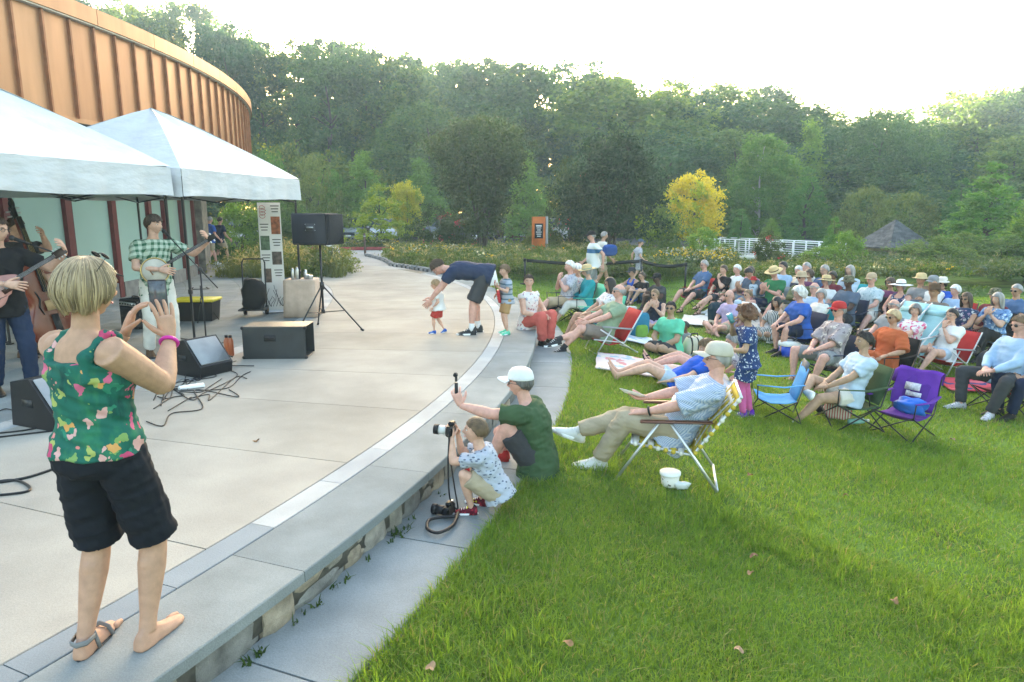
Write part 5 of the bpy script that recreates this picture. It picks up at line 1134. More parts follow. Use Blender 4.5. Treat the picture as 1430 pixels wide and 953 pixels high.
for i, (a, b) in enumerate([((215, 560), (350, 520)), ((220, 555), (330, 505)), ((225, 568), (355, 512)), ((0, 575), (60, 560)), ((240, 545), (300, 520)), ((205, 590), (320, 545)), ((228, 560), (300, 500)), ((235, 575), (345, 530)), ((260, 540), (318, 500)), ((215, 572), (310, 530))]):
    a, b = np.array(a, float), np.array(b, float); Q = [a+(b-a)*f+r8.normal(size=2)*[13, 7]*(0 < f < 1) for f in np.linspace(0, 1, 7)]
    cord(cpx(*Q), 'thin black cable in the tangle between the floor monitor and the open case', .0055)
cord(cpx((-20, 608), (30, 603), (60, 598), (98, 596)), 'black cable running under the guitarist monitor'); cord(cpx((-20, 614), (40, 607), (100, 600)), 'black cable beside the guitarist monitor cable')
cord(cpx((-20, 678), (40, 668), (98, 648)), 'thick black cable behind the photographing woman', .010); cord(cpx((-15, 676), (20, 672), (40, 680), (38, 688), (0, 693), (-15, 692)), 'black cable lying in a loop on the concrete', .009)
cord(cpx((232, 470), (270, 476), (310, 480), (318, 470)), 'black cable running past the bottles to the case')
cord(cpx((238, 540), (256, 530), (275, 535), (262, 545)), 'grey power lead coiled beside the floor monitor', .006, m=pm('grey_lead', (.25, .25, .25)))
box_thing('power_strip', 'white power strip among the cables beside the floor monitor', 'power strip', gnd(268, 543, TZ), (.26, .06, .045), WHITEP, .6)
for x, l in ((318, 'orange metal water bottle beside the open case'), (323.5, 'second orange metal water bottle touching its twin beside the case')):
    p = gnd(x, 497, TZ); t = thing('water_bottle', p, 0, l, 'bottle'); m_ = MB(); m_.rings(np.array([[(r*math.cos(a), r*math.sin(a), z) for a in np.linspace(0, 6.283, 12, endpoint=False)] for r, z in ((.033, 0), (.036, .01), (.036, .2), (.02, .235), (.02, .245))]))
    m_.build('bottle_body', pm('orange_enamel', (.42, .10, .03), rough=.3, spec=.5), t); m_ = MB(); m_.tube([(0, 0, .243), (0, 0, .275)], .021, 10); m_.build('cap', BLACK, t)
# hand truck with black bag
p = gnd(356, 441, TZ); t = thing('hand_truck', p, R_(8), 'black folding hand truck standing on the bluestone pavers', 'cart')
for s_ in (-1, 1):
    bar([(s_*.2, .1, .09), (s_*.2, .12, .5), (s_*.2, .16, .96)], .013).build('upright', DARKM, t); m_ = MB(); m_.tube([(s_*.19-.02, .14, .085), (s_*.19+.02, .14, .085)], .085, 14); o = m_.build('wheel', BLACK, t); m_ = MB(); m_.tube([(s_*.19-.023, .14, .085), (s_*.19+.023, .14, .085)], .04, 10); m_.build('hub', pm('hub_brown', (.22, .13, .05)), o)
bar([(-.2, .16, .95), (-.17, .165, 1.02), (.17, .165, 1.02), (.2, .16, .95)], .013).build('handle', DARKM, t); m_ = MB(); m_.box((0, -.08, .13), (.46, .34, .03), bev=.008); m_.build('toe_plate', DARKM, t); bar([(-.2, .13, .55), (.2, .13, .55)], .01).build('cross_bar', DARKM, t)
m_ = MB(); pillow(m_, (0, 0, .26), (.40, .32, .54), 12, 3); o = m_.build('equipment_bag', cloth('bag_black', (.014, .014, .016), rough=.5)); o.location = p+np.array([.03, -.05, .14]); tag(o, 'shiny black soft bag standing on the hand truck', 'bag')
# roll-up banner
p = (gnd(373, 441, TZ)+gnd(396, 433, TZ))/2; t = thing('roll_up_banner', p, R_(12), 'tall white printed roll-up banner under the tent corner', 'banner'); m_ = MB(); m_.box((0, 0, 1.04), (.40, .006, 1.98)); m_.build('panel', pm('banner_white', (.72, .72, .70), rough=.5, var=.03), t, smooth=False)
m_ = MB(); m_.box((0, 0, .025), (.44, .1, .05), bev=.015); m_.build('base', ALU, t); bar([(0, .02, .05), (0, .02, 2.03)], .008).build('support_pole', ALU, t)
PH = [pm('print_%d' % i, c, var=.6, scale=14., rough=.5) for i, c in enumerate([(.28, .10, .05), (.10, .16, .10), (.10, .08, .07), (.14, .10, .08)])]
for i, (x, z, w, h) in enumerate([(.10, 1.62, .16, .32), (-.1, 1.30, .16, .26), (.09, 1.02, .17, .24), (-.09, .70, .13, .26)]): m_ = MB(); m_.box((x, -.0045, z), (w, .002, h)); m_.build('printed_photo', PH[i], t, smooth=False)
INK = pm('print_ink', (.03, .03, .035), rough=.6)
for i in range(15):
    g_, j_ = divmod(i, 3); x, z = (-.1, .1, -.1, .1, .1)[g_], (1.64, 1.36, 1.08, .80, 1.97)[g_]-.052*j_; m_ = MB(); m_.box((x, -.0045, z), (.15-.02*(i % 3), .002, .016)); m_.build('text_line', INK, t, smooth=False)
for i in range(11):
    q = np.linspace(0, 1, 9); x0 = -.17+.034*i; m_ = MB(); m_.tube([(x0+.03*math.sin(5*f+i), -.005, .12+f*(.28+.12*math.sin(i*1.3))) for f in q], .004, 4); m_.build('drawn_line', INK, t)
for i in range(4): q = np.linspace(0, 6.28, 9); m_ = MB(); m_.tube([(-.12+.05*math.cos(f)*(1+.3*math.sin(3*f+i)), -.005, 1.78+.055*i+.035*math.sin(f)) for f in q], .004, 4); m_.build('drawn_line', pm('print_red', (.4, .06, .06)), t)
# table under a pale cloth with bottles
p = gnd(418, 444, TZ); t = thing('side_table', (p[0], p[1]+.25, TZ), R_(6), 'small table under a floor-length pale pink cloth beside the banner', 'table'); rg = []
for z, k_, am in ((0.01, 1.10, .03), (.3, 1.05, .022), (.62, 1.005, .008), (.66, 1., 0), (.672, .98, 0)):
    a = np.linspace(0, 2*np.pi, 48, endpoint=False); q = np.maximum(np.abs(np.cos(a)), np.abs(np.sin(a))); r = k_/q+am*np.sin(a*11)+am*.6*np.sin(a*19+1); rg.append(np.stack([.27*r*np.cos(a), .25*r*np.sin(a), z+0*a], -1))
m_ = MB(); m_.rings(np.array(rg)); m_.build('tablecloth', cloth('tablecloth', (.52, .40, .32)), t)
for i, (x, y, h, r) in enumerate([(-.12, -.1, .2, .028), (-.05, -.06, .22, .03), (-.09, .02, .19, .03), (.1, 0, .08, .05), (.18, -.05, .07, .05), (.05, .1, .16, .03)]):
    o = thing('steel_cup' if h < .1 else 'steel_bottle', (p[0]+x, p[1]+.25+y, TZ+.673), 0, ('low shiny cup' if h < .1 else 'slim shiny metal bottle')+' standing on the pale pink table', 'cup' if h < .1 else 'bottle', 'cups and bottles on the small table'); m_ = MB(); m_.rings(np.array([[(q*math.cos(a), q*math.sin(a), z) for a in np.linspace(0, 6.283, 10, endpoint=False)] for q, z in ((r*.9, 0), (r, .02), (r, h*.75), (r*(.5 if h > .1 else 1), h))])); m_.build('body', STEEL, o)
# tote, stands
p = gnd(270, 449, TZ); t = thing('storage_tote', (p[0], p[1]+.2, TZ), R_(5), 'black plastic storage tote with bright yellow lid behind the singer', 'tote'); m_ = MB(); m_.rings(np.array([[(x*k_, y*k_, z) for x, y in ((-.33, -.22), (.33, -.22), (.33, .22), (-.33, .22))] for k_, z in ((.9, 0), (1, .33))])); m_.build('tub', BLACK, t, smooth=False)
m_ = MB(); m_.box((0, 0, .355), (.72, .5, .05), bev=.015); m_.build('lid', pm('yellow_plastic', (.62, .50, .02), rough=.45), t)
def mic_stand(p, tip, label, h=1.25, boom=None):
    p = np.asarray(p, float); t = thing('microphone_stand', p, 0, label, 'stand'); tip = np.asarray(tip, float)-p
    for a in (.4, 2.5, 4.6): bar([(0, 0, .14), (.3*math.cos(a), .3*math.sin(a), .01)], .008).build('leg', DARKM, t)
    bar([(0, 0, .1), (0, 0, h)], .010).build('pole', DARKM, t); d = nrm(tip-np.array([0, 0, h])); bar([np.array([0, 0, h])-d*.35, tip-d*.16], .008).build('boom_arm', DARKM, t)
    m_ = MB(); m_.sph((0, 0, h), .03, 8, 6); m_.build('clutch', DARKM, t); m_ = MB(); m_.tube([tip-d*.18, tip-d*.05], [.012, .02], 10); o = m_.build('microphone', BLACK, t); m_ = MB(); m_.sph(tip-d*.025, .028, 10, 8); m_.build('microphone_head', pm('mic_mesh', (.03, .03, .033), rough=.6, metal=.3), o)
# ---- signs, rope barrier
p = gnd(463, 372, TZ); t = thing('white_sign', (p[0], p[1], TZ), R_(10), 'white panel sign among grasses behind the loudspeaker', 'sign'); m_ = MB(); m_.box((0, 0, .62), (.55, .04, .86), bev=.01); m_.build('panel', WHITEP, t); bar([(-.2, 0, 0), (-.2, 0, .3)], .02).build('post', ALU, t); bar([(.2, 0, 0), (.2, 0, .3)], .02).build('post', ALU, t); m_ = MB(); m_.box((0, -.022, .78), (.38, .004, .05)); m_.build('lettering', INK, t)
p = far(752, 338, 29); t = thing('orange_sign', (p[0], 29, .2), R_(6), 'orange upright information sign with a black notice between the dark crape myrtles', 'sign'); ORG = pm('orange_paint', (.55, .14, .025), rough=.5); z1 = far(752, 303, 29)[2]-.2
m_ = MB(); m_.box((0, 0, z1/2), (.56, .16, z1), bev=.01); m_.build('panel', ORG, t); m_ = MB(); m_.box((.34, 0, z1/2), (.1, .2, z1+.02), bev=.01); m_.build('post', pm('grey_stone', (.4, .38, .36)), t); m_ = MB(); m_.box((-.5, -.05, .2), (.6, .3, .35), roty(-.3), bev=.02); m_.build('base', ORG, t)
m_ = MB(); m_.box((0, -.085, z1*.66), (.36, .012, .62), bev=.004); o = m_.build('notice', BLACK, t)
for i in range(6): m_ = MB(); m_.box((0, -.094, z1*.66+.21-.085*i), (.24-.04*(i % 3), .004, .03 if i else .06)); m_.build('text_line', WHITEP, o)
POSTS = []
for i, (x, top, Y) in enumerate(((733, 361, 21.3), (896, 362, 20.6), (958, 367, 20.4))):
    q = far(x, top, Y); z0 = float(ground_z(q[0], Y)); t = thing('barrier_post', (q[0], Y, z0), 0, ('black retractable-belt post standing alone nearest the path', 'black belt post in the middle of the rope barrier beside the walking boy', 'black belt post at the end of the barrier near the yellow flowers')[i], 'post', 'posts of the belt barrier'); h = q[2]-z0
    m_ = MB(); m_.tube([(0, 0, 0), (0, 0, h-.08)], .032, 12); m_.build('tube', DARKM, t); m_ = MB(); m_.tube([(0, 0, h-.1), (0, 0, h)], .045, 12); m_.build('belt_head', BLACK, t); m_ = MB(); m_.tube([(0, 0, 0), (0, 0, .03)], [.17, .15], 16); m_.build('base', BLACK, t); POSTS.append(np.array([q[0], Y, q[2]-.06]))
for a, b, l in ((POSTS[0], POSTS[1], 'long black belt stretched behind the seated group'), (POSTS[1], POSTS[2], 'short black belt between the last two barrier posts')):
    P = [a+(b-a)*f-np.array([0, 0, .10*math.sin(math.pi*f)]) for f in np.linspace(.015, .985, 14)]; m_ = MB(); m_.rings(np.array([[p_+[0, dy, dz] for dy, dz in ((-.004, -.05), (.004, -.05), (.004, .05), (-.004, .05))] for p_ in P])); tag(m_.build('barrier_belt', BLACK), l, 'belt')
p = gnd(510, 355, TZ); m_ = MB(); t = thing('bollard', p, 0, 'thin brown bollard standing on the path before the red kerb', 'bollard'); m_.tube([(0, 0, 0), (0, 0, .9)], .05, 10, round_=True); m_.build('post', pm('bollard_brown', (.12, .07, .05)), t); m_ = MB(); m_.tube([(0, 0, .78), (0, 0, .82)], .053, 10); m_.build('band', STEEL, t)
# ---- bridge and hut beyond the lawn
A, B = far(972, 332, 37), far(1145, 338, 30); zt_, zd = .76, .02; t = thing('foot_bridge', (0, 0, 0), 0, 'white railed footbridge with concrete end beyond the lawn', 'bridge'); d = (B-A)[:2]; L = np.linalg.norm(d); d /= L; n2 = np.array([-d[1], d[0]])
for k_ in (0, 1):
    o2 = n2*k_*1.7
    for i in range(12): q = A[:2]+d*L*i/11+o2; m_ = MB(); m_.box((q[0], q[1], (zt_+zd)/2), (.05, .05, zt_-zd), rotz(math.atan2(d[1], d[0]))); m_.build('rail_post', WHITEP, t)
    for z in np.linspace(.14, zt_, 7): q0, q1 = A[:2]+o2, B[:2]+o2; bar([(*q0, z), (*q1, z)], .026 if z > .7 else .011, 6).build('rail', WHITEP, t)
for k_ in (0, 1): q0, q1 = A[:2]+n2*(.02+k_*1.56)*1, B[:2]+n2*(.02+k_*1.56); m_ = MB(); c = (q0+q1)/2; m_.box((*c, zd-.1), (L, .1, .2), rotz(math.atan2(d[1], d[0]))); m_.build('edge_beam', pm('pale_concrete', (.55, .54, .5), var=.08), t)
c = (A[:2]+B[:2])/2+n2*.83; m_ = MB(); m_.box((*c, zd-.08), (L, 1.4, .1), rotz(math.atan2(d[1], d[0]))); m_.build('deck', pm('deck_grey', (.4, .39, .36)), t)
q = B[:2]-d*.8+n2*.83; m_ = MB(); m_.box((*q, -.55), (2.2, 1.9, .72), rotz(math.atan2(d[1], d[0])), bev=.02); m_.build('abutment', pm('grey_concrete', (.27, .27, .25), var=.2), t)
hp = far(1247, 345, 30); ap = far(1247, 307, 30)[2]; zb = -.62; W_ = 71*30/953/2*1.02; t = thing('thatched_hut', (hp[0], 30, zb), R_(12), 'small open hut with grey shingled pyramid roof beyond the lawn', 'hut'); SH = [pm('shingle_%d' % i, c_, var=.25, rough=.9) for i, c_ in enumerate([(.082, .085, .09), (.062, .065, .07), (.105, .107, .11)])]
m_ = MB(); ez = hp[2]-zb; az_ = ap-zb
roof = MB(); roof.rings(np.array([[(x*W_*.98, y*W_*.98, ez), (0, 0, az_-.04)][:1]*0+[(x*W_*k_, y*W_*k_, z) for x, y in ((-1, -1), (1, -1), (1, 1), (-1, 1))] for k_, z in ((.97, ez-.03), (.97, ez+.0), (.03, az_-.03))])); rf = roof.build('roof', SH[1], t, smooth=False)
for r_ in range(11):
    f0, f1 = r_/11, (r_+1.25)/11
    for sd in range(4):
        w0 = W_*(1-f0)*1.01; nsh = max(2, int(w0*2/.2)); M = rotz(sd*math.pi/2)
        for i in range(nsh):
            x0, x1 = -w0+2*w0*i/nsh+.006, -w0+2*w0*(i+1)/nsh-.006; zz = lambda f: ez+(az_-ez)*f; yy = lambda f: -W_*(1-f)*1.01; k1 = max(.05, (1-min(1, f1))/(1-f0)); o_ = .02*random.random()
            P = np.array([(x0, yy(f0)-.02, zz(f0)-o_), (x1, yy(f0)-.02, zz(f0)-o_), (x1*k1, yy(min(1, f1)), zz(min(1, f1))), (x0*k1, yy(min(1, f1)), zz(min(1, f1)))]); P2 = P+[0, 0, .018]; m_ = MB(); m_.raw(np.concatenate([P, P2])@M.T, [(3, 2, 1, 0), (4, 5, 6, 7), (0, 1, 5, 4), (1, 2, 6, 5), (2, 3, 7, 6), (3, 0, 4, 7)]); m_.build('shingle', SH[random.randrange(3)], rf, smooth=False)
WD = pm('weathered_wood', (.20, .16, .12), var=.3, stretch=(1, 1, .2), scale=8.)
for x in (-1, 1):
    for y in (-1, 1): m_ = MB(); m_.box((x*W_*.8, y*W_*.8, ez/2), (.1, .1, ez)); m_.build('post', WD, t)
for sd in range(4): m_ = MB(); m_.box(rotz(sd*math.pi/2)@np.array([0, -W_*.8, ez-.1]), (W_*1.6, .06, .14), rotz(sd*math.pi/2)); m_.build('beam', WD, t)
for sd in (0, 1, 2): m_ = MB(); m_.box(rotz(sd*math.pi/2)@np.array([0, W_*.8, .30]), (W_*1.5, .05, .3), rotz(sd*math.pi/2)); m_.build('half_wall', WD, t)
# ---- cars
def car(px, py, Y, rz, col, label):
    q = far(px, py, Y); t = thing('parked_car', (q[0], Y, TZ-.03), rz, label, 'car', 'cars parked behind the garden'); PT = pm('car_'+label.split()[0], col, rough=.25, spec=.6, var=.05); GL = pm('car_glass', (.05, .06, .065), rough=.08, spec=.7)
    prof = [(-2.2, .35, .55, .80), (-2.1, .28, .85, .86), (-1.2, .25, .95, .88), (0, .25, .95, .9), (1., .25, .95, .9), (1.9, .26, 1.0, .86), (2.2, .36, .85, .78)]
    def ring(y, z0, z1, w): return [(-w, y, z0+.1), (-w*.98, y, (z0+z1)/2), (-w*.93, y, z1), (w*.93, y, z1), (w*.98, y, (z0+z1)/2), (w, y, z0+.1), (w*.9, y, z0), (-w*.9, y, z0)]
    m_ = MB(); m_.rings(np.array([ring(*p_) for p_ in prof])); m_.build('body', PT, t)
    m_ = MB(); m_.rings(np.array([[(-w, y, z0), (-w*.82, y+dy, z1), (w*.82, y+dy, z1), (w, y, z0)] for y, dy, z0, z1, w in ((-1.15, .55, .93, .95, .83), (-.55, .0, .93, 1.42, .84), (.3, 0, .93, 1.48, .85), (1.3, 0, .95, 1.42, .84), (1.9, -.2, .97, 1.0, .8))])); m_.build('window', GL, t)
    m_ = MB(); m_.box((0, .4, 1.475), (1.25, 1.75, .05), bev=.02); m_.build('roof', PT, t)
    for x in (-.86, .86):
        for y in (-1.35, 1.35): m_ = MB(); m_.tube([(x-.1, y, .32), (x+.1, y, .32)], .32, 16); o = m_.build('wheel', BLACK, t); m_ = MB(); m_.tube([(x-.108, y, .32), (x+.108, y, .32)], .19, 12); m_.build('rim', ALU, o)
        m_ = MB(); m_.sph((x*.74, -2.1, .70), (.19, .07, .09), 10, 6); m_.build('headlight', pm('lamp_glass', (.6, .6, .6), rough=.15), t); m_ = MB(); m_.box((x*.85, 2.15, .78), (.25, .08, .14), bev=.02); m_.build('tail_light', REDK, t)
        m_ = MB(); m_.box((x*1.16, -.5, .98), (.16, .1, .12), bev=.03); m_.build('wing_mirror', PT, t)
    m_ = MB(); m_.box((0, -2.19, .55), (.9, .06, .2), bev=.02); m_.build('grille', BLACK, t); m_ = MB(); m_.box((0, -2.23, .42), (.4, .02, .11)); m_.build('number_plate', WHITEP, t)
for a in [(537, 331, 45, .15, (.5, .51, .52), 'white car parked behind the sapling facing the path'), (492, 331, 46, .1, (.28, .30, .31), 'silver car parked between the blue car and the white car'), (473, 331, 47, .12, (.02, .06, .2), 'blue car parked behind the loudspeaker'),
          (640, 331, 46, 1.4, (.12, .14, .16), 'grey car glimpsed behind the red flowered shrubs'), (716, 331, 47, .3, (.16, .02, .02), 'maroon car glimpsed behind the crape myrtle stems'), (665, 331, 50, .2, (.45, .46, .47), 'pale car glimpsed under the crape myrtle'), (345, 318, 40, 1.2, (.5, .5, .5), 'light car half hidden by bushes beside the building end'), (785, 331, 46, .4, (.5, .5, .52), 'pale car hidden beside the orange sign')]: car(*a)
# ------------------------------------------------------------------ clothes
C_ = dict(white=(.72, .72, .71), offwhite=(.62, .59, .53), cream=(.58, .50, .38), khaki=(.36, .30, .21), tan=(.42, .32, .21), navy=(.015, .022, .05), black=(.014, .014, .016), charcoal=(.045, .047, .052), grey=(.23, .24, .25), slate=(.09, .12, .17),
          blue=(.03, .10, .38), royal=(.02, .09, .45), sky=(.32, .45, .62), teal=(.02, .27, .30), denim=(.07, .13, .25), green=(.03, .17, .07), olive=(.10, .11, .05), forest=(.045, .085, .04), sage=(.22, .30, .20), mint=(.12, .52, .33),
          red=(.42, .03, .03), rust=(.42, .10, .035), coral=(.50, .11, .09), pink=(.60, .28, .32), lav=(.42, .34, .52), plum=(.13, .04, .10), purple=(.12, .035, .32), yellow=(.62, .48, .05), maroon=(.13, .02, .03), taupe=(.20, .165, .14), brown=(.10, .06, .035), straw=(.55, .42, .22), turq=(.30, .52, .55), ltblue=(.42, .52, .62))
def cl(n): return cloth(n, C_[n])
PR = dict(tropic=print_m('print_tropic', (.014, .115, .085), [(.62, .22, .20), (.03, .20, .13), (.60, .30, .10), (.55, .12, .22), (.20, .32, .10), (.62, .35, .33), (.45, .06, .14), (.35, .40, .12)], 'floral', 17., .40, base2=((.008, .045, .045), (.03, .17, .09))),
          gingham=print_m('print_gingham', (.52, .56, .62), [(.17, .25, .42)], 'check', 85., .5), plaid=print_m('print_plaid', (.42, .50, .40), [(.03, .11, .06)], 'check', 13., .45),
          sharks=print_m('print_sharks', (.36, .39, .45), [(.07, .09, .13), (.1, .12, .18)], 'dash', 24., .27), girl=print_m('print_girl', (.02, .045, .14), [(.55, .60, .65), (.5, .55, .6), (.3, .4, .55)], 'floral', 26., .30),
          pinkfl=print_m('print_pinkfl', (.70, .66, .66), [(.60, .08, .18), (.6, .2, .3)], 'floral', 16., .42), bluefl=print_m('print_bluefl', (.14, .26, .46), [(.5, .6, .7), (.05, .1, .25)], 'floral', 18., .4),
          navyfl=print_m('print_navyfl', (.03, .05, .11), [(.5, .5, .52), (.3, .2, .3)], 'floral', 18., .38), whitefl=print_m('print_whitefl', (.66, .62, .60), [(.4, .2, .22), (.3, .35, .45)], 'floral', 18., .34),
          stripe=print_m('print_stripe', (.60, .60, .59), [(.03, .03, .035)], 'vstripes', 26., .5), hawaii=print_m('print_hawaii', (.32, .28, .29), [(.55, .50, .46), (.16, .13, .15)], 'floral', 15., .4),
          palebl=print_m('print_palebl', (.45, .53, .56), [(.28, .38, .42), (.6, .65, .66)], 'floral', 20., .36), kidstripe=print_m('print_kidstripe', (.32, .36, .42), [(.10, .16, .2)], 'stripes', 13., .3),
          greypt=print_m('print_greypt', (.42, .42, .46), [(.16, .17, .24)], 'dots', 30., .3), camo=print_m('print_camo', (.10, .10, .06), [(.05, .05, .03), (.18, .16, .10)], 'floral', 26., .45),
          band=print_m('print_band', (.70, .71, .71), [(.04, .14, .30)], 'stripes', .775, .09))
def M_(n): return PR[n] if n in PR else cl(n)
SNEAK = ('sneaker', cloth('sneaker_white', (.62, .62, .60)), WHITEP); DSNEAK = ('sneaker', cloth('sneaker_dark', (.03, .032, .036)), WHITEP); SAND = ('sandal', cloth('sandal_brown', (.08, .05, .03)),); BARE = ('bare',); BSHOE = ('shoe', cloth('shoe_black', (.02, .018, .017), rough=.5), BLACK)
def W2L(p, loc, rzr, H): return tuple(rotz(-rzr)@(np.asarray(p, float)-np.asarray(loc, float))/(H/1.7))
def L2W(p, loc, rzr): return rotz(rzr)@np.asarray(p, float)+np.asarray(loc, float)
def orient(o, loc, x, y):
    x = nrm(x); z = nrm(np.cross(x, y)); y = np.cross(z, x); o.rotation_euler = Matrix(np.stack([x, y, z], 1).tolist()).to_euler(); o.location = [float(v) for v in loc]; return o
SCREEN = pm('phone_screen', (.03, .04, .05), rough=.1, spec=.6, var=.8, scale=30.); SCREEN.node_tree.nodes['Principled BSDF'].inputs['Emission Color'].default_value = (.5, .62, .7, 1); SCREEN.node_tree.nodes['Principled BSDF'].inputs['Emission Strength'].default_value = .012
def phone(loc, x, y, label):
    t = orient(thing('mobile_phone', label=label, cat='phone'), loc, x, y); m_ = MB(); m_.box((0, 0, 0), (.074, .15, .009), bev=.004); m_.build('case', pm('phone_case', (.03, .028, .032), rough=.4), t); m_ = MB(); m_.box((0, 0, -.0056), (.066, .138, .002)); m_.build('screen', SCREEN, t)
    m_ = MB(); m_.box((-.018, .05, .0056), (.026, .03, .003), bev=.001); m_.build('lens_bump', BLACK, t); return t
# ------------------------------------------------------------------ the photographing woman
H = 1.69; L0 = np.array([-1.70, 2.68, TZ]); rz = R_(-6); w = lambda p: W2L(p, L0, rz, H)
HAIRC['ash'] = pm('hair_ash', (.36, .27, .165), rough=.5, var=.6, scale=30., bump=.5, bscale=60., stretch=(1., 1., .1), spec=.4, detail=6)
ps = dict(DEF, pel=(0, .0, .89), lean=(1, -2), twist=-20, head=(-26, 1, 4), L=(-.115, -.06, .08), R=(.115, .02, .08), tL=(-.16, 1, 0), tR=(.13, 1, 0), kL=(-.1, 1, 0), kR=(.15, 1, 0),
          aR=w((-1.53, 3.0, 1.535)), aL=w((-1.74, 3.02, 1.55)), eR=(.45, .0, -1.3), eL=(-1, .1, -1), hR=(-.22, .15, 1), hL=(.35, .2, 1), pR=(-.8, .6, 0), pL=(.7, .5, 0), cR=.22, cL=.5)
person('woman in green tropical print top and black shorts photographing, one foot bare', L0[:2], math.degrees(rz), ps, H, 'tan', ('bob', 'ash'), None, ('tank', PR['tropic'], -.012, .03), ('bermuda', cloth('shorts_black', (.012, .014, .02)), 1.06), ('sandalL', BLACK, cloth('sandal_grey', (.2, .2, .2))), 'up', .97, True, z=TZ, lod=0, vox=.007, armk=1.18)
J = skeleton(ps, H); wr = L2W(J['wrR'], L0, rz); el = L2W(J['elR'], L0, rz); ax = nrm(wr-el); u = nrm(np.cross(ax, [0, 0, 1])); v = np.cross(ax, u); a = np.linspace(0, 6.283, 19)
m_ = MB(); m_.tube(wr-ax*.02+.034*(np.cos(a)[:, None]*u+np.sin(a)[:, None]*v), .009, 8, cap=False); tag(m_.build('bracelet', pm('magenta_rubber', (.55, .03, .32), rough=.4)), 'bright magenta band round the photographing woman\'s wrist', 'bracelet')
phone(L2W(J['wrR'], L0, rz)+np.array([-.072, .075, .185]), (-.9, -.4, 0), (.05, -.1, 1), 'dark phone held up by the woman in the tropical top')
# ------------------------------------------------------------------ boy with camera, man with stick camera
def camera_obj(loc, fwd, label, lens=(.62, .62, .6)):
    t = orient(thing('camera', label=label, cat='camera'), loc, fwd, np.cross([0, 0, 1.], fwd)); m_ = MB(); m_.box((0, 0, 0), (.05, .13, .075), bev=.01); m_.build('camera_body', BLACK, t); m_ = MB(); m_.box((-.005, 0, .048), (.045, .05, .03), bev=.008); m_.build('viewfinder', BLACK, t)
    m_ = MB(); m_.tube([(.02, .01, -.003), (.085, .01, -.003)], .032, 14); o = m_.build('lens', pm('lens_'+label.split()[0], lens, rough=.4), t); m_ = MB(); m_.tube([(.085, .01, -.003), (.12, .01, -.003)], .036, 14); m_.build('lens_hood', BLACK, o); m_ = MB(); m_.tube([(0, -.055, .036), (0, -.055, .048)], .012, 8); m_.build('dial', STEEL, t); return t
HAIRC['fawn'] = pm('hair_fawn', (.11, .07, .038), rough=.5, var=.35, scale=30., bump=.6, bscale=90., spec=.3)
H = 1.10; L0 = np.array([-.17, 4.56, .006]); rz = R_(78); f = np.array([-math.sin(rz), math.cos(rz), 0])
ps = dict(DEF, pel=(0, -.10, .25), lean=(22, 24), head=(6, -4, 0), L=(-.12, .16, .075), R=(.13, .10, .075), kL=(-.35, 1, .9), kR=(.4, 1, .9), tL=(-.15, 1, 0), tR=(.2, 1, 0), aL=(-.075, .38, .83), aR=(.09, .36, .83), eL=(-.3, .3, -1), eR=(.3, .3, -1), hL=(.3, .25, .9), hR=(-.3, .25, .9), pL=(.6, .3, .1), pR=(-.6, .3, .1), cL=.75, cR=.75)
person('boy in a grey printed T-shirt crouching on the stone walk with a camera', L0[:2], math.degrees(rz), ps, H, 'fair', ('crop', 'fawn'), None, ('tee', PR['sharks'], -.065), ('shorts', cl('khaki')), ('sneaker', print_m('print_shoe', (.10, .01, .02), [(.5, .45, .03), (.3, .02, .04), (.02, .02, .02)], 'floral', 26., .42), WHITEP), None, 1.03, False, 1.26, z=.006, lod=0)
camera_obj(L2W(np.array([0, .41, .895])*H/1.7, L0, rz), f+[0, 0, .04], 'pale lens camera held to the crouching boy\'s eye')
cord([L2W(np.array(q)*H/1.7, L0, rz) for q in ((-.1, .40, .86), (-.16, .40, .55), (-.18, .38, .18), (-.16, .3, .06), (-.14, .34, .3), (-.08, .40, .6), (-.06, .42, .85))], 'black neck strap hanging from the crouching boy\'s camera', .006, 'camera_strap', group=None)['category'] = 'strap'
q = gnd(627, 720, .004); camera_obj(q+[0, 0, .042], (-.9, .3, 0), 'black camera lying on the stone walk beside the boy', (.02, .02, .022))
P = [gnd(x, y, .004)+[0, 0, z] for x, y, z in ((640, 722, .03), (632, 738, .02), (612, 750, .03), (597, 744, .03), (600, 732, .03), (618, 728, .03), (636, 727, .03))]; o = cord(P, 'wide black strap of the camera lying on the stone walk', .012, 'camera_strap', group=None); o['category'] = 'strap'
H = 1.64; L0 = np.array([.21, 5.32, .0]); rz = R_(76); w = lambda p: W2L(p, L0, rz, H); hand = np.array([-.43, 5.28, .575])
ps = dict(ground_sit('knees', 'knee', 14, (0, 2, 0)), lean=(-4, 22), aL=w(hand), eL=(-.3, .2, -1), hL=(.0, .35, 1), pL=(.9, .2, 0), cL=1.1, L=(-.14, .40, .08), R=(.18, .36, .08), aR=(.20, .30, .34), kL=(-.25, .3, 1), kR=(.5, .3, 1))
person('man in dark green T-shirt and white cap sitting and holding up a stick camera', L0[:2], math.degrees(rz), ps, H, 'pink', ('short', 'salt'), ('cap', cloth('cap_white', (.70, .71, .73))), ('tee', cl('forest'), -.085), ('shorts', cl('charcoal')), ('sneaker', cl('red'), WHITEP), 'clear', 1.22, False, belly=.015, z=.0, lod=0)
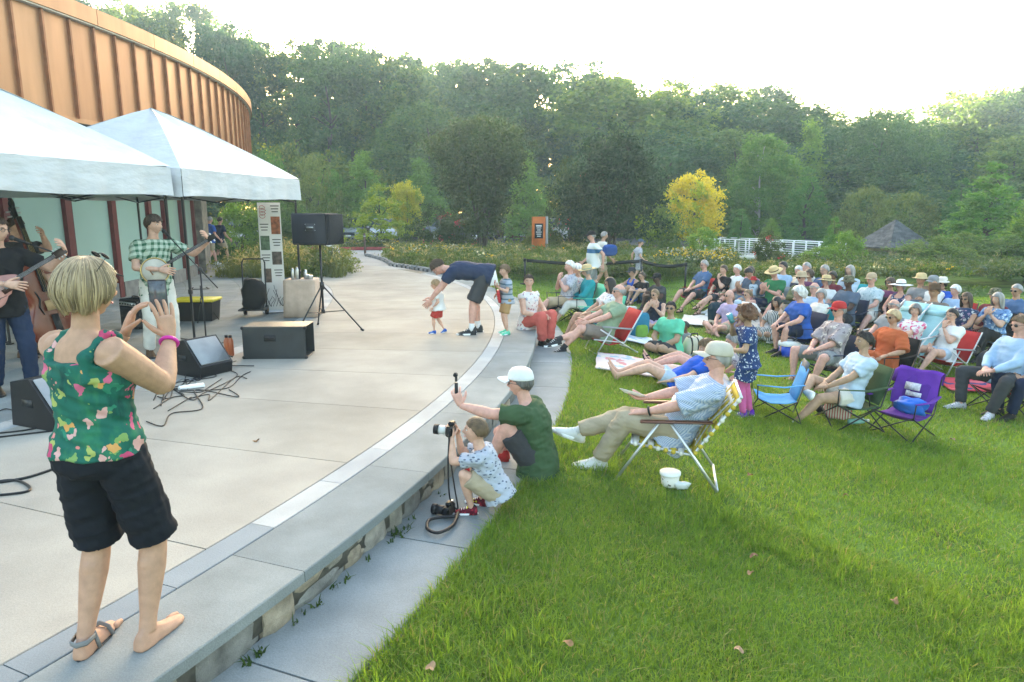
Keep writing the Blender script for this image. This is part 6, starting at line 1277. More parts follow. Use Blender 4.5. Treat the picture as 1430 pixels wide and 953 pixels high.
J = skeleton(ps, H); q = L2W(J['wrL']+J['hL']*.10, L0, rz); t = thing('stick_camera', q-np.array([0, 0, .06]), 0, 'small black stick camera raised by the man in green', 'camera'); m_ = MB(); m_.tube([(0, 0, 0), (0, 0, .15)], .014, 10); m_.build('grip', BLACK, t); m_ = MB(); m_.box((0, 0, .185), (.02, .02, .05), bev=.004); m_.build('gimbal_arm', DARKM, t); m_ = MB(); m_.box((-.005, .0, .215), (.035, .045, .03), bev=.008); m_.build('camera_head', BLACK, t)
# ------------------------------------------------------------------ man in the webbed lawn chair
L0 = np.array([1.28, 5.47, float(ground_z(1.28, 5.47))+.02]); rz = R_(77); S = .32
t = thing('webbed_lawn_chair', L0, rz, 'aluminium lawn chair with yellow and white webbing under the man in checked shirt', 'chair'); WY, WW = cloth('web_yellow', (.50, .38, .05)), cloth('web_white', (.62, .60, .52)); SB = [(.26, S+.03), (-.22, S-.04), (-.56, S+.46)]
for s_ in (-1, 1):
    bar([(s_*.27, *SB[0]), (s_*.27, *SB[1]), (s_*.27, *SB[2])], .0125, 9).build('frame_tube', ALU, t); bar([(s_*.29, .40, 0), (s_*.29, .05, S+.22)], .0125, 9).build('leg', ALU, t); bar([(s_*.29, -.42, 0), (s_*.29, -.28, .2), (s_*.29, -.04, S+.22)], .0125, 9).build('leg', ALU, t)
    m_ = MB(); m_.box((s_*.295, -.08, S+.235), (.055, .56, .022), rotx(-.05), bev=.009); m_.build('armrest', pm('armrest_wood', (.11, .035, .015), rough=.35, var=.3, stretch=(8, 1, 8), spec=.5), t)
for y, z in ((.40, .012), (-.42, .012), (SB[2][0], SB[2][1]), (SB[0][0], SB[0][1])): bar([(-.29, y, z), (.29, y, z)], .0115, 8).build('cross_tube', ALU, t)
for k_ in range(16):
    f_ = (k_+.5)/16; y, z = (np.array(SB[0])+(np.array(SB[1])-SB[0])*f_*2) if f_ < .44 else (np.array(SB[1])+(np.array(SB[2])-SB[1])*(f_-.44)/.56); dirv = nrm(np.array([0, *(np.array(SB[1])-SB[0])])) if f_ < .44 else nrm(np.array([0, *(np.array(SB[2])-SB[1])])); nn = np.cross([1, 0, 0], dirv)
    m_ = MB(); c = np.array([0, y, z]); m_.rings(np.array([[c+[x, 0, 0]+dirv*a_*.024+nn*(b_*.0015-.012*(1-(x/.27)**2)) for a_, b_ in ((-1, -1), (1, -1), (1, 1), (-1, 1))] for x in np.linspace(-.27, .27, 7)])); m_.build('webbing_strap', WY if k_ % 2 else WW, t)
    for s_ in (-1, 1): m_ = MB(); m_.sph((s_*.28, y, z), (.018, .02, .02), 8, 6); m_.build('webbing_wrap', WY if k_ % 3 else WW, t)
for k_ in range(7):
    x = -.21+.07*k_; m_ = MB(); P = [np.array([x, y, z]) for y, z in (SB[0], (.02, S-.02), (SB[1][0], SB[1][1]+.005), (-.34, S+.2), SB[2])]; m_.tube(P, .024, 6, side=(1, 0, 0), flat=.08); m_.build('webbing_strap', WW if k_ % 2 else WY, t)
H = 1.74; ps = dict(sit(S+.07, 42, 'flat', 'lap', (8, -2, 0), H), pel=(0, -.10, S/1.74*1.7+.105), L=(-.10, .52, .13), R=(-.04, .70, .34), kL=(-.15, .4, 1), kR=(-.05, .4, 1.3), tL=(-.1, 1, .05), tR=(-.05, .95, .32), uR=(0, -.3, 1), aL=(-.17, .30, .52), eL=(-1, -.6, -.4), hL=(.25, .95, -.12), pL=(.2, 0, -1), cL=.35, aR=(.06, .32, .58), hR=(-.5, .85, .1), pR=(-.2, 0, 1), cR=.4)
o4 = person('older man in blue checked shirt and beige cap lounging in the webbed lawn chair', L0[:2], math.degrees(rz), ps, H, 'pink', ('fringe', 'grey'), ('cap', cloth('cap_beige', (.50, .46, .38))), ('loose', PR['gingham'], -.10), ('trousers', cl('khaki'), 1.12), SNEAK, 'clear', 1.08, False, belly=.012, z=L0[2], lod=0, socks=cloth('sock_white', (.66, .66, .65)))
J = skeleton(ps, H); m_ = MB(); pillow(m_, (0, 0, 0), (.20, .15, .26), 12, 4, None, .05); o = m_.build('undershirt', cloth('tee_white', (.70, .70, .70)), o4[0]); o.location = J['spine'][1]+np.array([-.02, .085, .03])
m_ = MB(); ax = nrm(J['wrL']-J['elL']); u = nrm(np.cross(ax, [0, 0, 1])); v = np.cross(ax, u); m_.tube(J['wrL']-ax*.025+.034*(np.cos(a)[:, None]*u+np.sin(a)[:, None]*v), .009, 8, cap=False); o = m_.build('wrist_watch', BLACK); o.location = L0; o.rotation_euler = (0, 0, rz); tag(o, 'black watch on the wrist of the man in the lawn chair', 'watch')
q = L2W(J['wrR']+np.array([-.06, .12, .035]), L0, rz); m_ = MB(); m_.rings(np.array([[(r*math.cos(b), r*math.sin(b), z) for b in np.linspace(0, 6.283, 28, endpoint=False)] for r, z in ((.07, -.003), (.075, 0), (.115, .016), (.117, .019), (.074, .004))])); o = m_.build('paper_plate', WHITEP); o.location = q; o.rotation_euler = (-.25, .3, 0); tag(o, 'white paper plate in the hand of the man in the lawn chair', 'plate')
q = gpx(935, 681); t = thing('food_tub', q+[0, 0, .02], .4, 'white lidded plastic food tub on the grass beside the lawn chair', 'tub'); c24 = [(math.cos(b), math.sin(b)) for b in np.linspace(0, 6.283, 24, endpoint=False)]; m_ = MB(); m_.rings(np.array([[(r*x, r*y, z) for x, y in c24] for r, z in ((.062, 0), (.066, .01), (.078, .10))])); m_.build('tub', print_m('print_tub', (.66, .64, .58), [(.45, .25, .06), (.10, .09, .07)], 'floral', 30., .3), t); m_ = MB(); m_.rings(np.array([[(r*x, r*y, z) for x, y in c24] for r, z in ((.083, .095), (.085, .10), (.085, .118), (.075, .12))])); m_.build('lid', WHITEP, t)
m_ = MB(); pillow(m_, (0, 0, .03), (.13, .07, .06), 10, 5, None, .3); o = m_.build('plastic_wrapper', pm('clear_plastic', (.62, .64, .63), rough=.2, spec=.6)); o.location = gpx(950, 686)+[0, 0, .02]; tag(o, 'crumpled clear plastic beside the food tub', 'wrapper')
# ------------------------------------------------------------------ towel pair, curly girl
sheet_cloth('picnic_towel', 'pink and white patterned towel under two reclining women', gpx(925, 522), 1.9, 1.1, R_(-8), print_m('print_towel', (.62, .52, .50), [(.55, .22, .22), (.3, .4, .45), (.6, .55, .4)], 'floral', 5., .4), 1)
def aud(label, hp, ps, rz, H, skin, hair, top, bottom, shoes=None, hat=None, glasses=None, fem=False, bulk=1., seat=None, hs=1., socks=None, group='audience on the lawn', **k):
    r_ = person(label, None, rz, ps, H, skin, hair, hat, top, bottom, shoes, glasses, bulk, fem, hs, headpx=hp, group=group, socks=socks, **k)
    if seat: chair(seat[0], r_[2][:2], R_(rz), fabr(seat[1], C_.get(seat[1], (.1, .1, .1))), seat[2])
    return r_
rec = lambda **k: dict(ground_sit('ext', 'back', -40, k.pop('head', (0, 12, 0))), lean=(-62, -50), L=(-.09, .77, .19), R=(.08, .76, .20), **k)
r5 = aud('woman with light brown hair in a bright blue top reclining on the pink towel', (985, 474), rec(aL=(-.2, .1, .16), eL=(-1, -.3, 0), hL=(.3, .9, -.2)), 84, 1.64, 'fair', ('fluffy', 'light'), ('tee', cl('royal')), ('short', cl('ltblue')), BARE, fem=True, bulk=1.06)
r6 = aud('grey-haired woman in sunglasses reclining on the pink towel behind the girl', (1021, 466), rec(), 80, 1.62, 'pink', ('short', 'grey'), ('tee', PR['hawaii']), ('short', cl('denim')), ('sandal', cl('black')), glasses='sun', fem=True)
H = 1.30; q = gpx(1040, 582); rz = R_(66); ps = dict(STAND, pel=(0, 0, .91), head=(14, 8, 0), L=(-.09, .02, .08), R=(.10, -.06, .08), aL=(-.20, .25, 1.06), eL=(-.8, -1, -.3), hL=(.3, .9, .1), pL=(.9, 0, -.2), aR=(.05, .27, 1.40), eR=(.9, .2, -.8), hR=(-.35, -.1, .9), pR=(-.5, -.8, 0), cR=.9, lean=(4, 3))
rg_ = person('curly-haired girl in navy print dress and pink leggings standing among the audience', q[:2], 66, ps, H, 'olive', ('curly', 'auburn'), None, ('dress', PR['girl'], -.075, .72), None, ('sneaker', cl('purple'), WHITEP), None, 1.02, True, 1.13, group='audience on the lawn', lod=1)
J = skeleton(ps, H, 1.13); mb = MB()
for s_ in 'LR': limb(mb, J['hip'+s_], J['kn'+s_], [(0, .052*H), (1, .040*H)], 12); mb.sph(J['kn'+s_], .039*H, 10, 7); limb(mb, J['kn'+s_], J['an'+s_], [(0, .038*H), (.3, .042*H), (1, .027*H)], 12)
o = blank('leggings', rg_[0]); job(o, mb, .013, [cloth('pink_leggings', (.55, .12, .30))], .003, 12.)
q = L2W(J['wrR']+J['hR']*.07+np.array([-.03, .02, .02]), rg_[2], rz); m_ = MB(); m_.tube([(0, 0, -.05), (0, 0, .06)], [.030, .036], 14); o = m_.build('drinking_cup', cloth('cup_teal', (.10, .32, .40), rough=.4)); o.location = q; o.rotation_euler = (.2, -.5, 0); tag(o, 'pale blue cup held to the curly-haired girl\'s mouth', 'cup')
# empty chairs beside her
def px_chair(kind, px, py, rz, m, label, s=1.): q = gpx(px, py); return chair(kind, q[:2], R_(rz), m, label, sc_=s), q
tb, q = px_chair('camp', 1081, 582, 78, fabr('azure', (.06, .26, .55)), 'empty bright blue folding chair beside the curly-haired girl', .86)
m_ = MB(); m_.box((0, -.352, .34+.41), (.36, .014, .14), rotx(.22)); m_.build('mesh_panel', pm('grey_mesh', (.12, .13, .15)), tb)
tp, q = px_chair('camp', 1257, 606, 122, fabr('purplechair', (.10, .03, .26)), 'empty folding chair draped with a purple T-shirt, blue jacket on its seat', .88)
# purple shirt over its back: front panel, back panel, print
t = thing('draped_shirt', q, R_(122), 'purple T-shirt with white print draped over the empty chair back', 'shirt'); t.scale = (.88,)*3; u = np.linspace(-1, 1, 14); PS = [(-.20, .36), (-.25, .5), (-.30, .64), (-.345, .80), (-.37, .852), (-.405, .83), (-.41, .66)]
m_ = MB(); m_.rings(np.array([[(x*.285*(1+.05*math.sin(i*1.7)), y+.03*(1-x*x)*-.8*(i < 4)+.012+.01*math.sin(6*x+i), z+.012*math.cos(5*x+i*.7)) for x in u] for i, (y, z) in enumerate(PS)]), False, False, False); m_.build('shirt_cloth', cloth('purple_tee', (.13, .035, .33)), t); m_ = MB(); m_.tube([(.24, -.4, .80), (.33, -.42, .72), (.35, -.42, .60)], [.07, .08, .085], 10, flat=.4); m_.build('sleeve', cloth('purple_tee', (.13, .035, .33)), t)
M = rotx(.30); 
for c, d in (((.03, -.243, .62), (.20, .006, .10)), ((-.02, -.222, .52), (.16, .006, .06)), ((.08, -.225, .525), (.05, .006, .07))): m_ = MB(); m_.box(c, d, M); m_.build('white_print', pm('shirt_print', (.55, .54, .58), var=.3, scale=40.), t)
m_ = MB(); pillow(m_, (0, 0, .08), (.30, .26, .17), 14, 8, None, .22); o = m_.build('folded_jacket', cloth('jacket_blue', (.02, .12, .50), rough=.5)); o.location = L2W((-.12, .06, .30), q, R_(122)); tag(o, 'crumpled bright blue jacket on the seat of the purple draped chair', 'jacket')
# ------------------------------------------------------------------ the audience
def SP(): return
g1 = 'audience on the lawn'
RW = [
 # left group by the barrier
 ('white-haired man in pale patterned shirt seated by the barrier', (795, 364), sit(.34, 14, 'cross', 'eat'), 108, 1.74, 'pink', ('short', 'white'), ('polo', PR['greypt']), ('bermuda', cl('tan')), SAND, None, None, False, 1., ('camp', 'navy', 'dark camp chair under the white-haired man by the barrier')),
 ('woman in floral blouse and navy trousers with legs crossed beside the straw-hatted woman', (805, 369), sit(.34, 12, 'cross', 'lap', (0, 10, 0)), 106, 1.64, 'fair', ('fluffy', 'white'), ('long', PR['whitefl']), ('trousers', cl('navy')), BSHOE, None, None, True, 1., ('camp', 'charcoal', 'dark camp chair under the woman in navy trousers')),
 ('woman in straw hat, teal shirt and white trousers sitting in a white-framed chair', (818, 369), sit(.34, 10, 'flat', 'lap', (0, 14, 0)), 104, 1.66, 'fair', ('bob', 'grey'), ('long', cl('teal')), ('capri', cl('offwhite')), ('sandal', cl('tan')), ('straw', cl('straw'), cl('sage')), None, True, 1.05, ('camp', 'mint', 'pale green framed chair under the teal-shirted woman')),
 ('dark-haired woman in sunglasses and pale flowered top beside the red beach chair', (851, 388), sit(.24, 26, 'flat', 'lap'), 104, 1.62, 'tan', ('long', 'dark'), ('tee', PR['whitefl']), ('short', cl('denim')), SAND, None, 'sun', True, 1., ('camp', 'mint', 'white and green striped chair behind the red beach chair')),
 ('man in sage T-shirt and sunglasses lounging in a red low beach chair', (865, 397), sit(.17, 34, 'cross', 'hold', (0, -2, 0)), 104, 1.76, 'pink', ('fringe', 'grey'), ('tee', cl('sage')), ('shorts', cl('taupe')), DSNEAK, None, 'sun', False, 1.08, ('low', 'red', 'red low beach chair under the man in sage T-shirt')),
 ('man in bright blue tank top and visor cap sitting near the barrier', (882, 373), ground_sit('knees', 'knee', 6), 112, 1.74, 'tan', ('short', 'dark'), ('tank', cl('royal')), ('shorts', cl('grey')), SNEAK, ('cap', cl('charcoal')), 'sun', False, 1.05, None),
 ('woman in dark T-shirt and sunglasses between tank-topped man and man in black cap', (896, 380), ground_sit('knees', 'knee', 8), 114, 1.62, 'fair', ('tied', 'brown'), ('tee', cl('black')), ('shorts', cl('denim')), SAND, None, 'sun', True, 1., None),
 ('dark-skinned man in charcoal T-shirt and black cap leaning on his knees', (917, 381), ground_sit('knees', 'knee', 12), 112, 1.8, 'dark', ('crop', 'dark'), ('tee', cl('charcoal')), ('shorts', cl('charcoal')), DSNEAK, ('cap', cl('black')), None, False, 1.12, None),
 ('woman in navy top eating with both hands on the grass near the backpack', (914, 404), ground_sit('side', 'eat', 10, (-20, 8, 0)), 150, 1.62, 'fair', ('tied', 'light'), ('tank', cl('navy')), ('short', cl('lav')), BARE, None, 'sun', True, 1., None),
 ('woman in mint green T-shirt and sunglasses sitting on the pale blue blanket', (937, 421), ground_sit('side', 'lap', 6, (25, 0, 0)), 128, 1.68, 'olive', ('tied', 'dark'), ('tee', cl('mint')), ('shorts', cl('charcoal')), BARE, None, 'sun', True, 1.25, None),
 # middle crowd
 ('man in blue polo shirt sitting in a red camp chair near the barrier end', (983, 366), sit(.34, 16, 'apart', 'lap'), 112, 1.78, 'pink', ('short', 'grey'), ('polo', cl('denim')), ('shorts', cl('charcoal')), ('sandal', cl('black')), None, 'sun', False, 1.05, ('camp', 'red', 'red camp chair under the man in blue polo')),
 ('woman in black top resting her chin on her hand in a green chair', (1010, 374), sit(.34, 14, 'cross', 'chin'), 114, 1.66, 'fair', ('short', 'brown'), ('tee', cl('black')), ('shorts', cl('charcoal')), SAND, None, None, True, 1., ('camp', 'green', 'dark green camp chair under the woman in black')),
 ('white-haired person in a white shirt behind the green chair', (1029, 370), sit(.34, 10, 'flat', 'lap'), 108, 1.68, 'pink', ('short', 'white'), ('polo', cl('white')), ('shorts', cl('khaki')), SNEAK, None, None, False, 1., ('camp', 'navy', 'navy chair under the white-haired person in white')),
 ('dark-haired man in slate T-shirt bowing his head', (1042, 376), sit(.30, 2, 'flat', 'phone', (0, 38, 0)), 112, 1.74, 'tan', ('short', 'dark'), ('tee', cl('slate')), ('shorts', cl('grey')), SNEAK, None, None, False, 1., ('camp', 'slate', 'slate chair under the man bowing his head')),
 ('woman in pink blouse holding a baby with a red hat', (1047, 372), sit(.34, 8, 'flat', 'lap', (0, 14, 0)), 116, 1.66, 'fair', ('tied', 'brown'), ('long', cl('pink')), ('trousers', cl('denim')), SAND, None, None, True, 1., ('camp', 'charcoal', 'dark chair under the woman in pink blouse')),
 ('man in straw hat and green T-shirt looking down at his lap', (1079, 375), sit(.34, 4, 'apart', 'phone', (0, 26, 0)), 124, 1.78, 'pink', ('short', 'grey'), ('tee', cl('green')), ('shorts', cl('navy')), SNEAK, ('straw', cl('straw'), cl('brown')), None, False, 1.14, ('camp', 'grey', 'grey folding chair under the man in green')),
 ('man in light blue shirt and glasses behind the straw-hatted man in green', (1093, 366), sit(.36, 8, 'flat', 'lap'), 114, 1.8, 'fair', ('short', 'dark'), ('long', cl('sky')), ('trousers', cl('charcoal')), BSHOE, None, 'clear', False, 1., ('camp', 'navy', 'navy chair under the man in light blue shirt')),
 ('white-haired woman in pale yellow top behind the man in olive', (1115, 372), sit(.34, 10, 'flat', 'lap'), 108, 1.62, 'pink', ('fluffy', 'white'), ('tee', cl('cream')), ('trousers', cl('tan')), SAND, None, None, True, 1.08, ('camp', 'forest', 'green chair under the woman in pale yellow')),
 ('grey-haired man in white shirt in the back row near the bridge', (1126, 367), sit(.36, 10, 'flat', 'lap'), 110, 1.76, 'pink', ('crop', 'grey'), ('tee', cl('offwhite')), ('shorts', cl('khaki')), SNEAK, None, None, False, 1., ('camp', 'maroon', 'maroon chair under the grey-haired man in white')),
 ('man in tan bucket hat, sunglasses and olive shirt', (1119, 380), sit(.34, 12, 'flat', 'cross'), 118, 1.76, 'pink', ('short', 'grey'), ('long', cl('olive')), ('shorts', cl('khaki')), SNEAK, ('boonie', cl('tan')), 'sun', False, 1.1, ('camp', 'olive', 'olive chair under the man in bucket hat')),
 ('dark-haired woman glimpsed beside the man in olive shirt', (1130, 378), sit(.34, 10, 'flat', 'lap'), 112, 1.64, 'tan', ('bob', 'brown'), ('tee', cl('plum')), ('trousers', cl('black')), SAND, None, None, True, 1., ('camp', 'black', 'black chair under the woman beside the olive shirt')),
 ('bearded man in denim blue shirt and glasses', (1151, 373), sit(.36, 12, 'flat', 'lap'), 112, 1.78, 'fair', ('short', 'grey'), ('long', cl('denim')), ('trousers', cl('khaki')), BSHOE, None, 'clear', False, 1.05, ('camp', 'navy', 'navy chair under the man in denim shirt')),
 ('woman in wide straw hat and white T-shirt', (1154, 386), sit(.34, 10, 'flat', 'lap', (0, 2, 0)), 120, 1.64, 'pink', ('bob', 'grey'), ('tee', cl('white')), ('shorts', cl('tan')), SAND, ('sun', cl('straw'), cl('brown')), None, True, 1.08, ('camp', 'teal', 'teal chair under the straw-hatted woman in white')),
 ('balding man in glasses sunk low in his chair beside the straw-hatted woman in white', (1137, 395), sit(.26, 20, 'flat', 'lap'), 112, 1.72, 'pink', ('fringe', 'grey'), ('tee', cl('sky')), ('shorts', cl('khaki')), SNEAK, None, 'clear', False, 1., ('camp', 'slate', 'slate chair under the balding man')),
 ('dark-haired person behind the straw-hatted woman in white', (1162, 382), sit(.34, 12, 'flat', 'lap'), 110, 1.68, 'brown', ('short', 'dark'), ('tee', cl('maroon')), ('shorts', cl('charcoal')), SNEAK, None, None, False, 1., ('camp', 'black', 'black chair under the dark-haired person')),
 ('long grey-haired woman in pale shirt behind the man in camouflage hat', (1187, 371), sit(.36, 8, 'flat', 'lap', (0, 4, 0)), 118, 1.7, 'fair', ('long', 'grey'), ('long', cl('ltblue')), ('trousers', cl('denim')), SAND, None, None, True, 1.05, ('camp', 'teal', 'teal chair under the long grey-haired woman')),
 ('dark-skinned man in camouflage bucket hat and slate blue shirt', (1185, 385), sit(.34, 10, 'apart', 'lap'), 116, 1.8, 'dark', ('crop', 'dark'), ('tee', cl('slate')), ('shorts', cl('charcoal')), SNEAK, ('bucket', PR['camo']), None, False, 1.15, ('camp', 'navy', 'navy chair under the man in camouflage hat')),
 ('bald man in sunglasses and lavender shirt sitting on a spread blanket', (1018, 405), ground_sit('tailor', 'lap', 4), 112, 1.76, 'pink', None, ('tee', cl('lav')), ('shorts', cl('khaki')), BARE, None, 'sun', False, 1.02, None),
 ('child in pale blue cap sitting beside the bald man on the blanket', (1030, 418), ground_sit('ext', 'lap', 4), 108, 1.32, 'fair', ('short', 'light'), ('tee', cl('pink')), ('shorts', cl('denim')), BARE, ('cap', cl('ltblue')), None, False, 1., None),
 ('woman in sunglasses and white T-shirt reclining on the blanket beside the yellow tote', (1044, 405), dict(ground_sit('ext', 'back', -20), lean=(-24, -14)), 112, 1.64, 'fair', ('tied', 'light'), ('tee', cl('white')), ('shorts', cl('charcoal')), SAND, None, 'sun', True, 1., None),
 ('dark-haired woman in striped dress with a hand in her hair', (1084, 415), ground_sit('side', 'hair', 4, (10, 10, 0)), 116, 1.66, 'tan', ('long', 'dark'), ('dress', PR['stripe'], -.075, .9), None, SAND, None, None, True, 1., None),
 ('white curly-haired woman in blue T-shirt and navy shorts leaning forward in a navy chair', (1115, 401), sit(.40, -6, 'flat', 'knee', (0, 8, 0)), 102, 1.7, 'pink', ('curly', 'white'), ('tee', cl('blue')), ('bermuda', cl('navy')), BSHOE, None, None, True, 1.25, ('camp', 'navy', 'navy blue camp chair under the white curly-haired woman')),
 ('grey-haired woman in white blouse seen beside the neon bag', (1147, 404), sit(.32, 12, 'flat', 'lap', (40, 4, 0)), 100, 1.62, 'pink', ('bob', 'grey'), ('tee', cl('offwhite')), ('trousers', cl('tan')), SAND, None, None, True, 1.05, ('camp', 'teal', 'teal chair under the woman beside the neon bag')),
 ('man in red cap, sunglasses and open patterned shirt in a navy camp chair', (1172, 420), sit(.38, 16, 'apart', 'lap', (4, 0, 0)), 106, 1.78, 'pink', ('short', 'grey'), ('loose', PR['hawaii']), ('shorts', cl('grey')), SAND, ('cap', cl('red')), 'sun', False, 1.16, ('camp', 'navy', 'navy camp chair under the man in red cap')),
 # right crowd
 ('man in tan cap and pale blue patterned shirt sitting with hands in his lap', (1217, 383), sit(.36, 10, 'apart', 'lap'), 124, 1.78, 'pink', ('short', 'grey'), ('polo', PR['palebl']), ('shorts', cl('offwhite')), SAND, ('cap', cl('tan')), None, False, 1.12, ('camp', 'black', 'black chair under the man in pale blue patterned shirt')),
 ('woman in plum top beside the white-hatted woman', (1243, 391), sit(.34, 12, 'flat', 'lap'), 112, 1.62, 'tan', ('bob', 'brown'), ('tee', cl('plum')), ('shorts', cl('charcoal')), SAND, None, 'sun', True, 1., ('camp', 'charcoal', 'dark chair under the woman in plum')),
 ('woman in wide white hat with black band and floral tank top', (1258, 392), sit(.36, 14, 'cross', 'lap'), 118, 1.64, 'pink', ('bob', 'grey'), ('tank', PR['navyfl']), ('shorts', cl('white')), SAND, ('wide', cl('white'), cl('black')), None, True, 1.05, ('camp', 'slate', 'slate chair under the white-hatted woman')),
 ('man in yellow straw hat and grey shirt with crossed arms', (1286, 384), sit(.36, 14, 'flat', 'cross'), 116, 1.76, 'tan', ('short', 'dark'), ('tee', cl('grey')), ('shorts', cl('khaki')), SNEAK, ('boonie', cl('straw')), None, False, 1., ('camp', 'black', 'black chair under the man in yellow straw hat')),
 ('person in pale cap and white shirt in the back row behind the cowboy hat', (1303, 387), sit(.36, 12, 'flat', 'lap'), 110, 1.74, 'fair', ('short', 'grey'), ('long', cl('white')), ('trousers', cl('khaki')), SNEAK, ('cap', cl('grey')), None, False, 1., ('camp', 'navy', 'navy chair under the person in pale cap')),
 ('woman in white sun hat and bright blue top', (1316, 388), sit(.34, 12, 'flat', 'chin'), 112, 1.64, 'tan', ('bob', 'dark'), ('tee', cl('royal')), ('shorts', cl('charcoal')), SAND, ('bucket', cl('offwhite')), 'sun', True, 1., ('camp', 'charcoal', 'dark chair under the woman in white sun hat')),
 ('man in brown cowboy hat and taupe T-shirt', (1305, 396), sit(.38, 12, 'apart', 'rests'), 120, 1.82, 'tan', ('short', 'brown'), ('tee', cl('taupe')), ('trousers', cl('charcoal')), BSHOE, ('cowboy', cl('brown')), None, False, 1.1, ('camp', 'maroon', 'maroon camp chair under the man in cowboy hat')),
 ('white-haired person behind the red framed chair', (1334, 400), sit(.30, 12, 'flat', 'lap'), 104, 1.66, 'pink', ('fluffy', 'white'), ('tee', cl('sky')), ('shorts', cl('tan')), SAND, None, None, True, 1., ('camp', 'red', 'red framed chair in front of the rough grass')),
 ('woman with long brown hair, sunglasses and navy patterned top', (1350, 409), sit(.34, 12, 'flat', 'lap'), 116, 1.66, 'tan', ('long', 'brown'), ('cap', PR['navyfl']), ('shorts', cl('denim')), SAND, None, 'sun', True, 1.08, ('camp', 'maroon', 'maroon chair under the long brown-haired woman')),
 ('man in camouflage cap and maroon shirt', (1390, 402), sit(.34, 14, 'flat', 'lap'), 112, 1.74, 'tan', ('short', 'dark'), ('tee', cl('maroon')), ('shorts', cl('olive')), SNEAK, ('cap', PR['camo']), None, False, 1.05, ('camp', 'black', 'black chair under the man in camouflage cap')),
 ('woman with long grey hair and blue patterned blouse holding a napkin to her mouth', (1393, 409), sit(.38, 4, 'cross', 'eat', (0, 8, 0)), 112, 1.68, 'fair', ('long', 'grey'), ('tee', PR['bluefl']), ('trousers', cl('black')), BSHOE, None, None, True, 1.1, ('camp', 'black', 'black chair under the woman with the napkin')),
 ('man in sunglasses and light blue shirt in the farthest row by the pale grass', (1420, 398), sit(.36, 10, 'flat', 'lap'), 112, 1.78, 'tan', ('short', 'grey'), ('polo', cl('denim')), ('shorts', cl('khaki')), SNEAK, None, 'sun', False, 1.05, ('camp', 'navy', 'navy chair under the man in light blue by the pale grass')),
 ('older bald man in glasses in a turquoise deck chair', (1248, 418), sit(.30, 26, 'flat', 'lap', (0, 6, 0)), 108, 1.74, 'pink', ('fringe', 'grey'), ('tee', cl('grey')), ('shorts', cl('taupe')), SNEAK, None, 'clear', False, 1.05, ('deck', 'turq', 'turquoise deck chair under the bald man in glasses')),
 ('short-haired blond woman in sunglasses and rust orange wrap', (1248, 433), sit(.38, 14, 'flat', 'rests', (0, 2, 0)), 104, 1.66, 'tan', ('fluffy', 'blond'), ('loose', cl('rust'), -.11), ('skirt', cl('rust')), BSHOE, None, 'sun', True, 1.1, ('camp', 'black', 'black chair under the woman in rust orange')),
 ('grey-bobbed woman in pink floral T-shirt with folded arms in a turquoise deck chair', (1279, 425), sit(.32, 20, 'flat', 'cross', (25, 0, 0)), 110, 1.64, 'fair', ('bob', 'salt'), ('tee', PR['pinkfl']), ('trousers', cl('white')), SAND, None, None, True, 1.08, ('deck', 'turq', 'turquoise deck chair under the woman in pink floral')),
 ('short dark-haired woman in white lace T-shirt in a red low chair', (1330, 431), sit(.19, 20, 'flat', 'chin', (0, 2, 0)), 112, 1.66, 'fair', ('short', 'dark'), ('tee', cl('white')), ('short', cl('ltblue')), BARE, None, 'clear', True, 1.1, ('low', 'red', 'red low beach chair under the woman in white lace')),
 ('man in sunglasses, blue shirt and dark trousers in a maroon chair with a backpack below', (1424, 441), sit(.40, 16, 'apart', 'lap'), 104, 1.8, 'pink', ('short', 'light'), ('long', cl('sky')), ('trousers', cl('charcoal')), ('sneaker', PR['greypt'], BLACK), None, 'sun', False, 1.1, ('camp', 'maroon', 'maroon camp chair under the man in blue shirt')),
 ('dark-haired woman with pushed-up sunglasses in pale blue T-shirt, ankle on her knee', (1207, 463), sit(.34, 20, 'ankle', 'lap', (2, 2, 0)), 92, 1.7, 'olive', ('tied', 'dark'), ('tee', cl('ltblue')), ('short', cl('offwhite')), SNEAK, None, 'up', True, 1.05, ('camp', 'forest', 'dark green camp chair under the woman with pushed-up sunglasses')),
 ('person in dark jeans sitting beyond the red blanket', (1462, 452), sit(.38, 10, 'flat', 'lap'), 100, 1.72, 'tan', ('short', 'brown'), ('tee', cl('grey')), ('trousers', cl('navy')), BSHOE, None, None, False, 1., ('camp', 'black', 'black chair under the person in dark jeans')),
]
for (lab, hp, ps, rz, H, sk, hr, tp, bt, shs, ht, gl, fm, bk, st) in RW:
    aud(lab, hp, ps, rz, H, sk, hr, tp, bt, shs, ht, gl, fm, bk, st, socks=cloth('sock_dark', (.03, .03, .035)) if shs is DSNEAK else None)
aud('toddler with dark curly hair held by the woman in mint green', (956, 449), ground_sit('ext', 'lap', 4), 112, .92, 'brown', ('crop', 'dark'), ('tee', cl('grey')), ('shorts', cl('tan')), BARE, hs=1.4)
aud('baby in red hat in the arms of the woman in pink', (1052, 386), dict(ground_sit('tailor', 'lap', 0), pelz=.55), 120, .72, 'fair', ('crop', 'light'), ('tee', cl('ltblue')), ('shorts', cl('pink')), BARE, ('bucket', cl('red')), hs=1.55)
SW = dict(STAND, aL=(-.28, .02, .84), aR=(.28, .1, .86))
def walker(label, px, top, Y, rz, ps, *a, **k):
    p = far(px, top, Y); g_ = float(ground_z(p[0], Y)); return person(label, (p[0], Y), rz, ps, p[2]-g_-.01, *a, group=g1, **k)
walker('man in black cap and white polo with blue chest band walking behind the seated group', 830, 322, 19.6, 100, dict(WALK), 'pink', ('short', 'grey'), ('cap', cl('black')), ('tee', PR['band']), ('bermuda', cl('grey')), SNEAK, bulk=1.16, belly=.015)
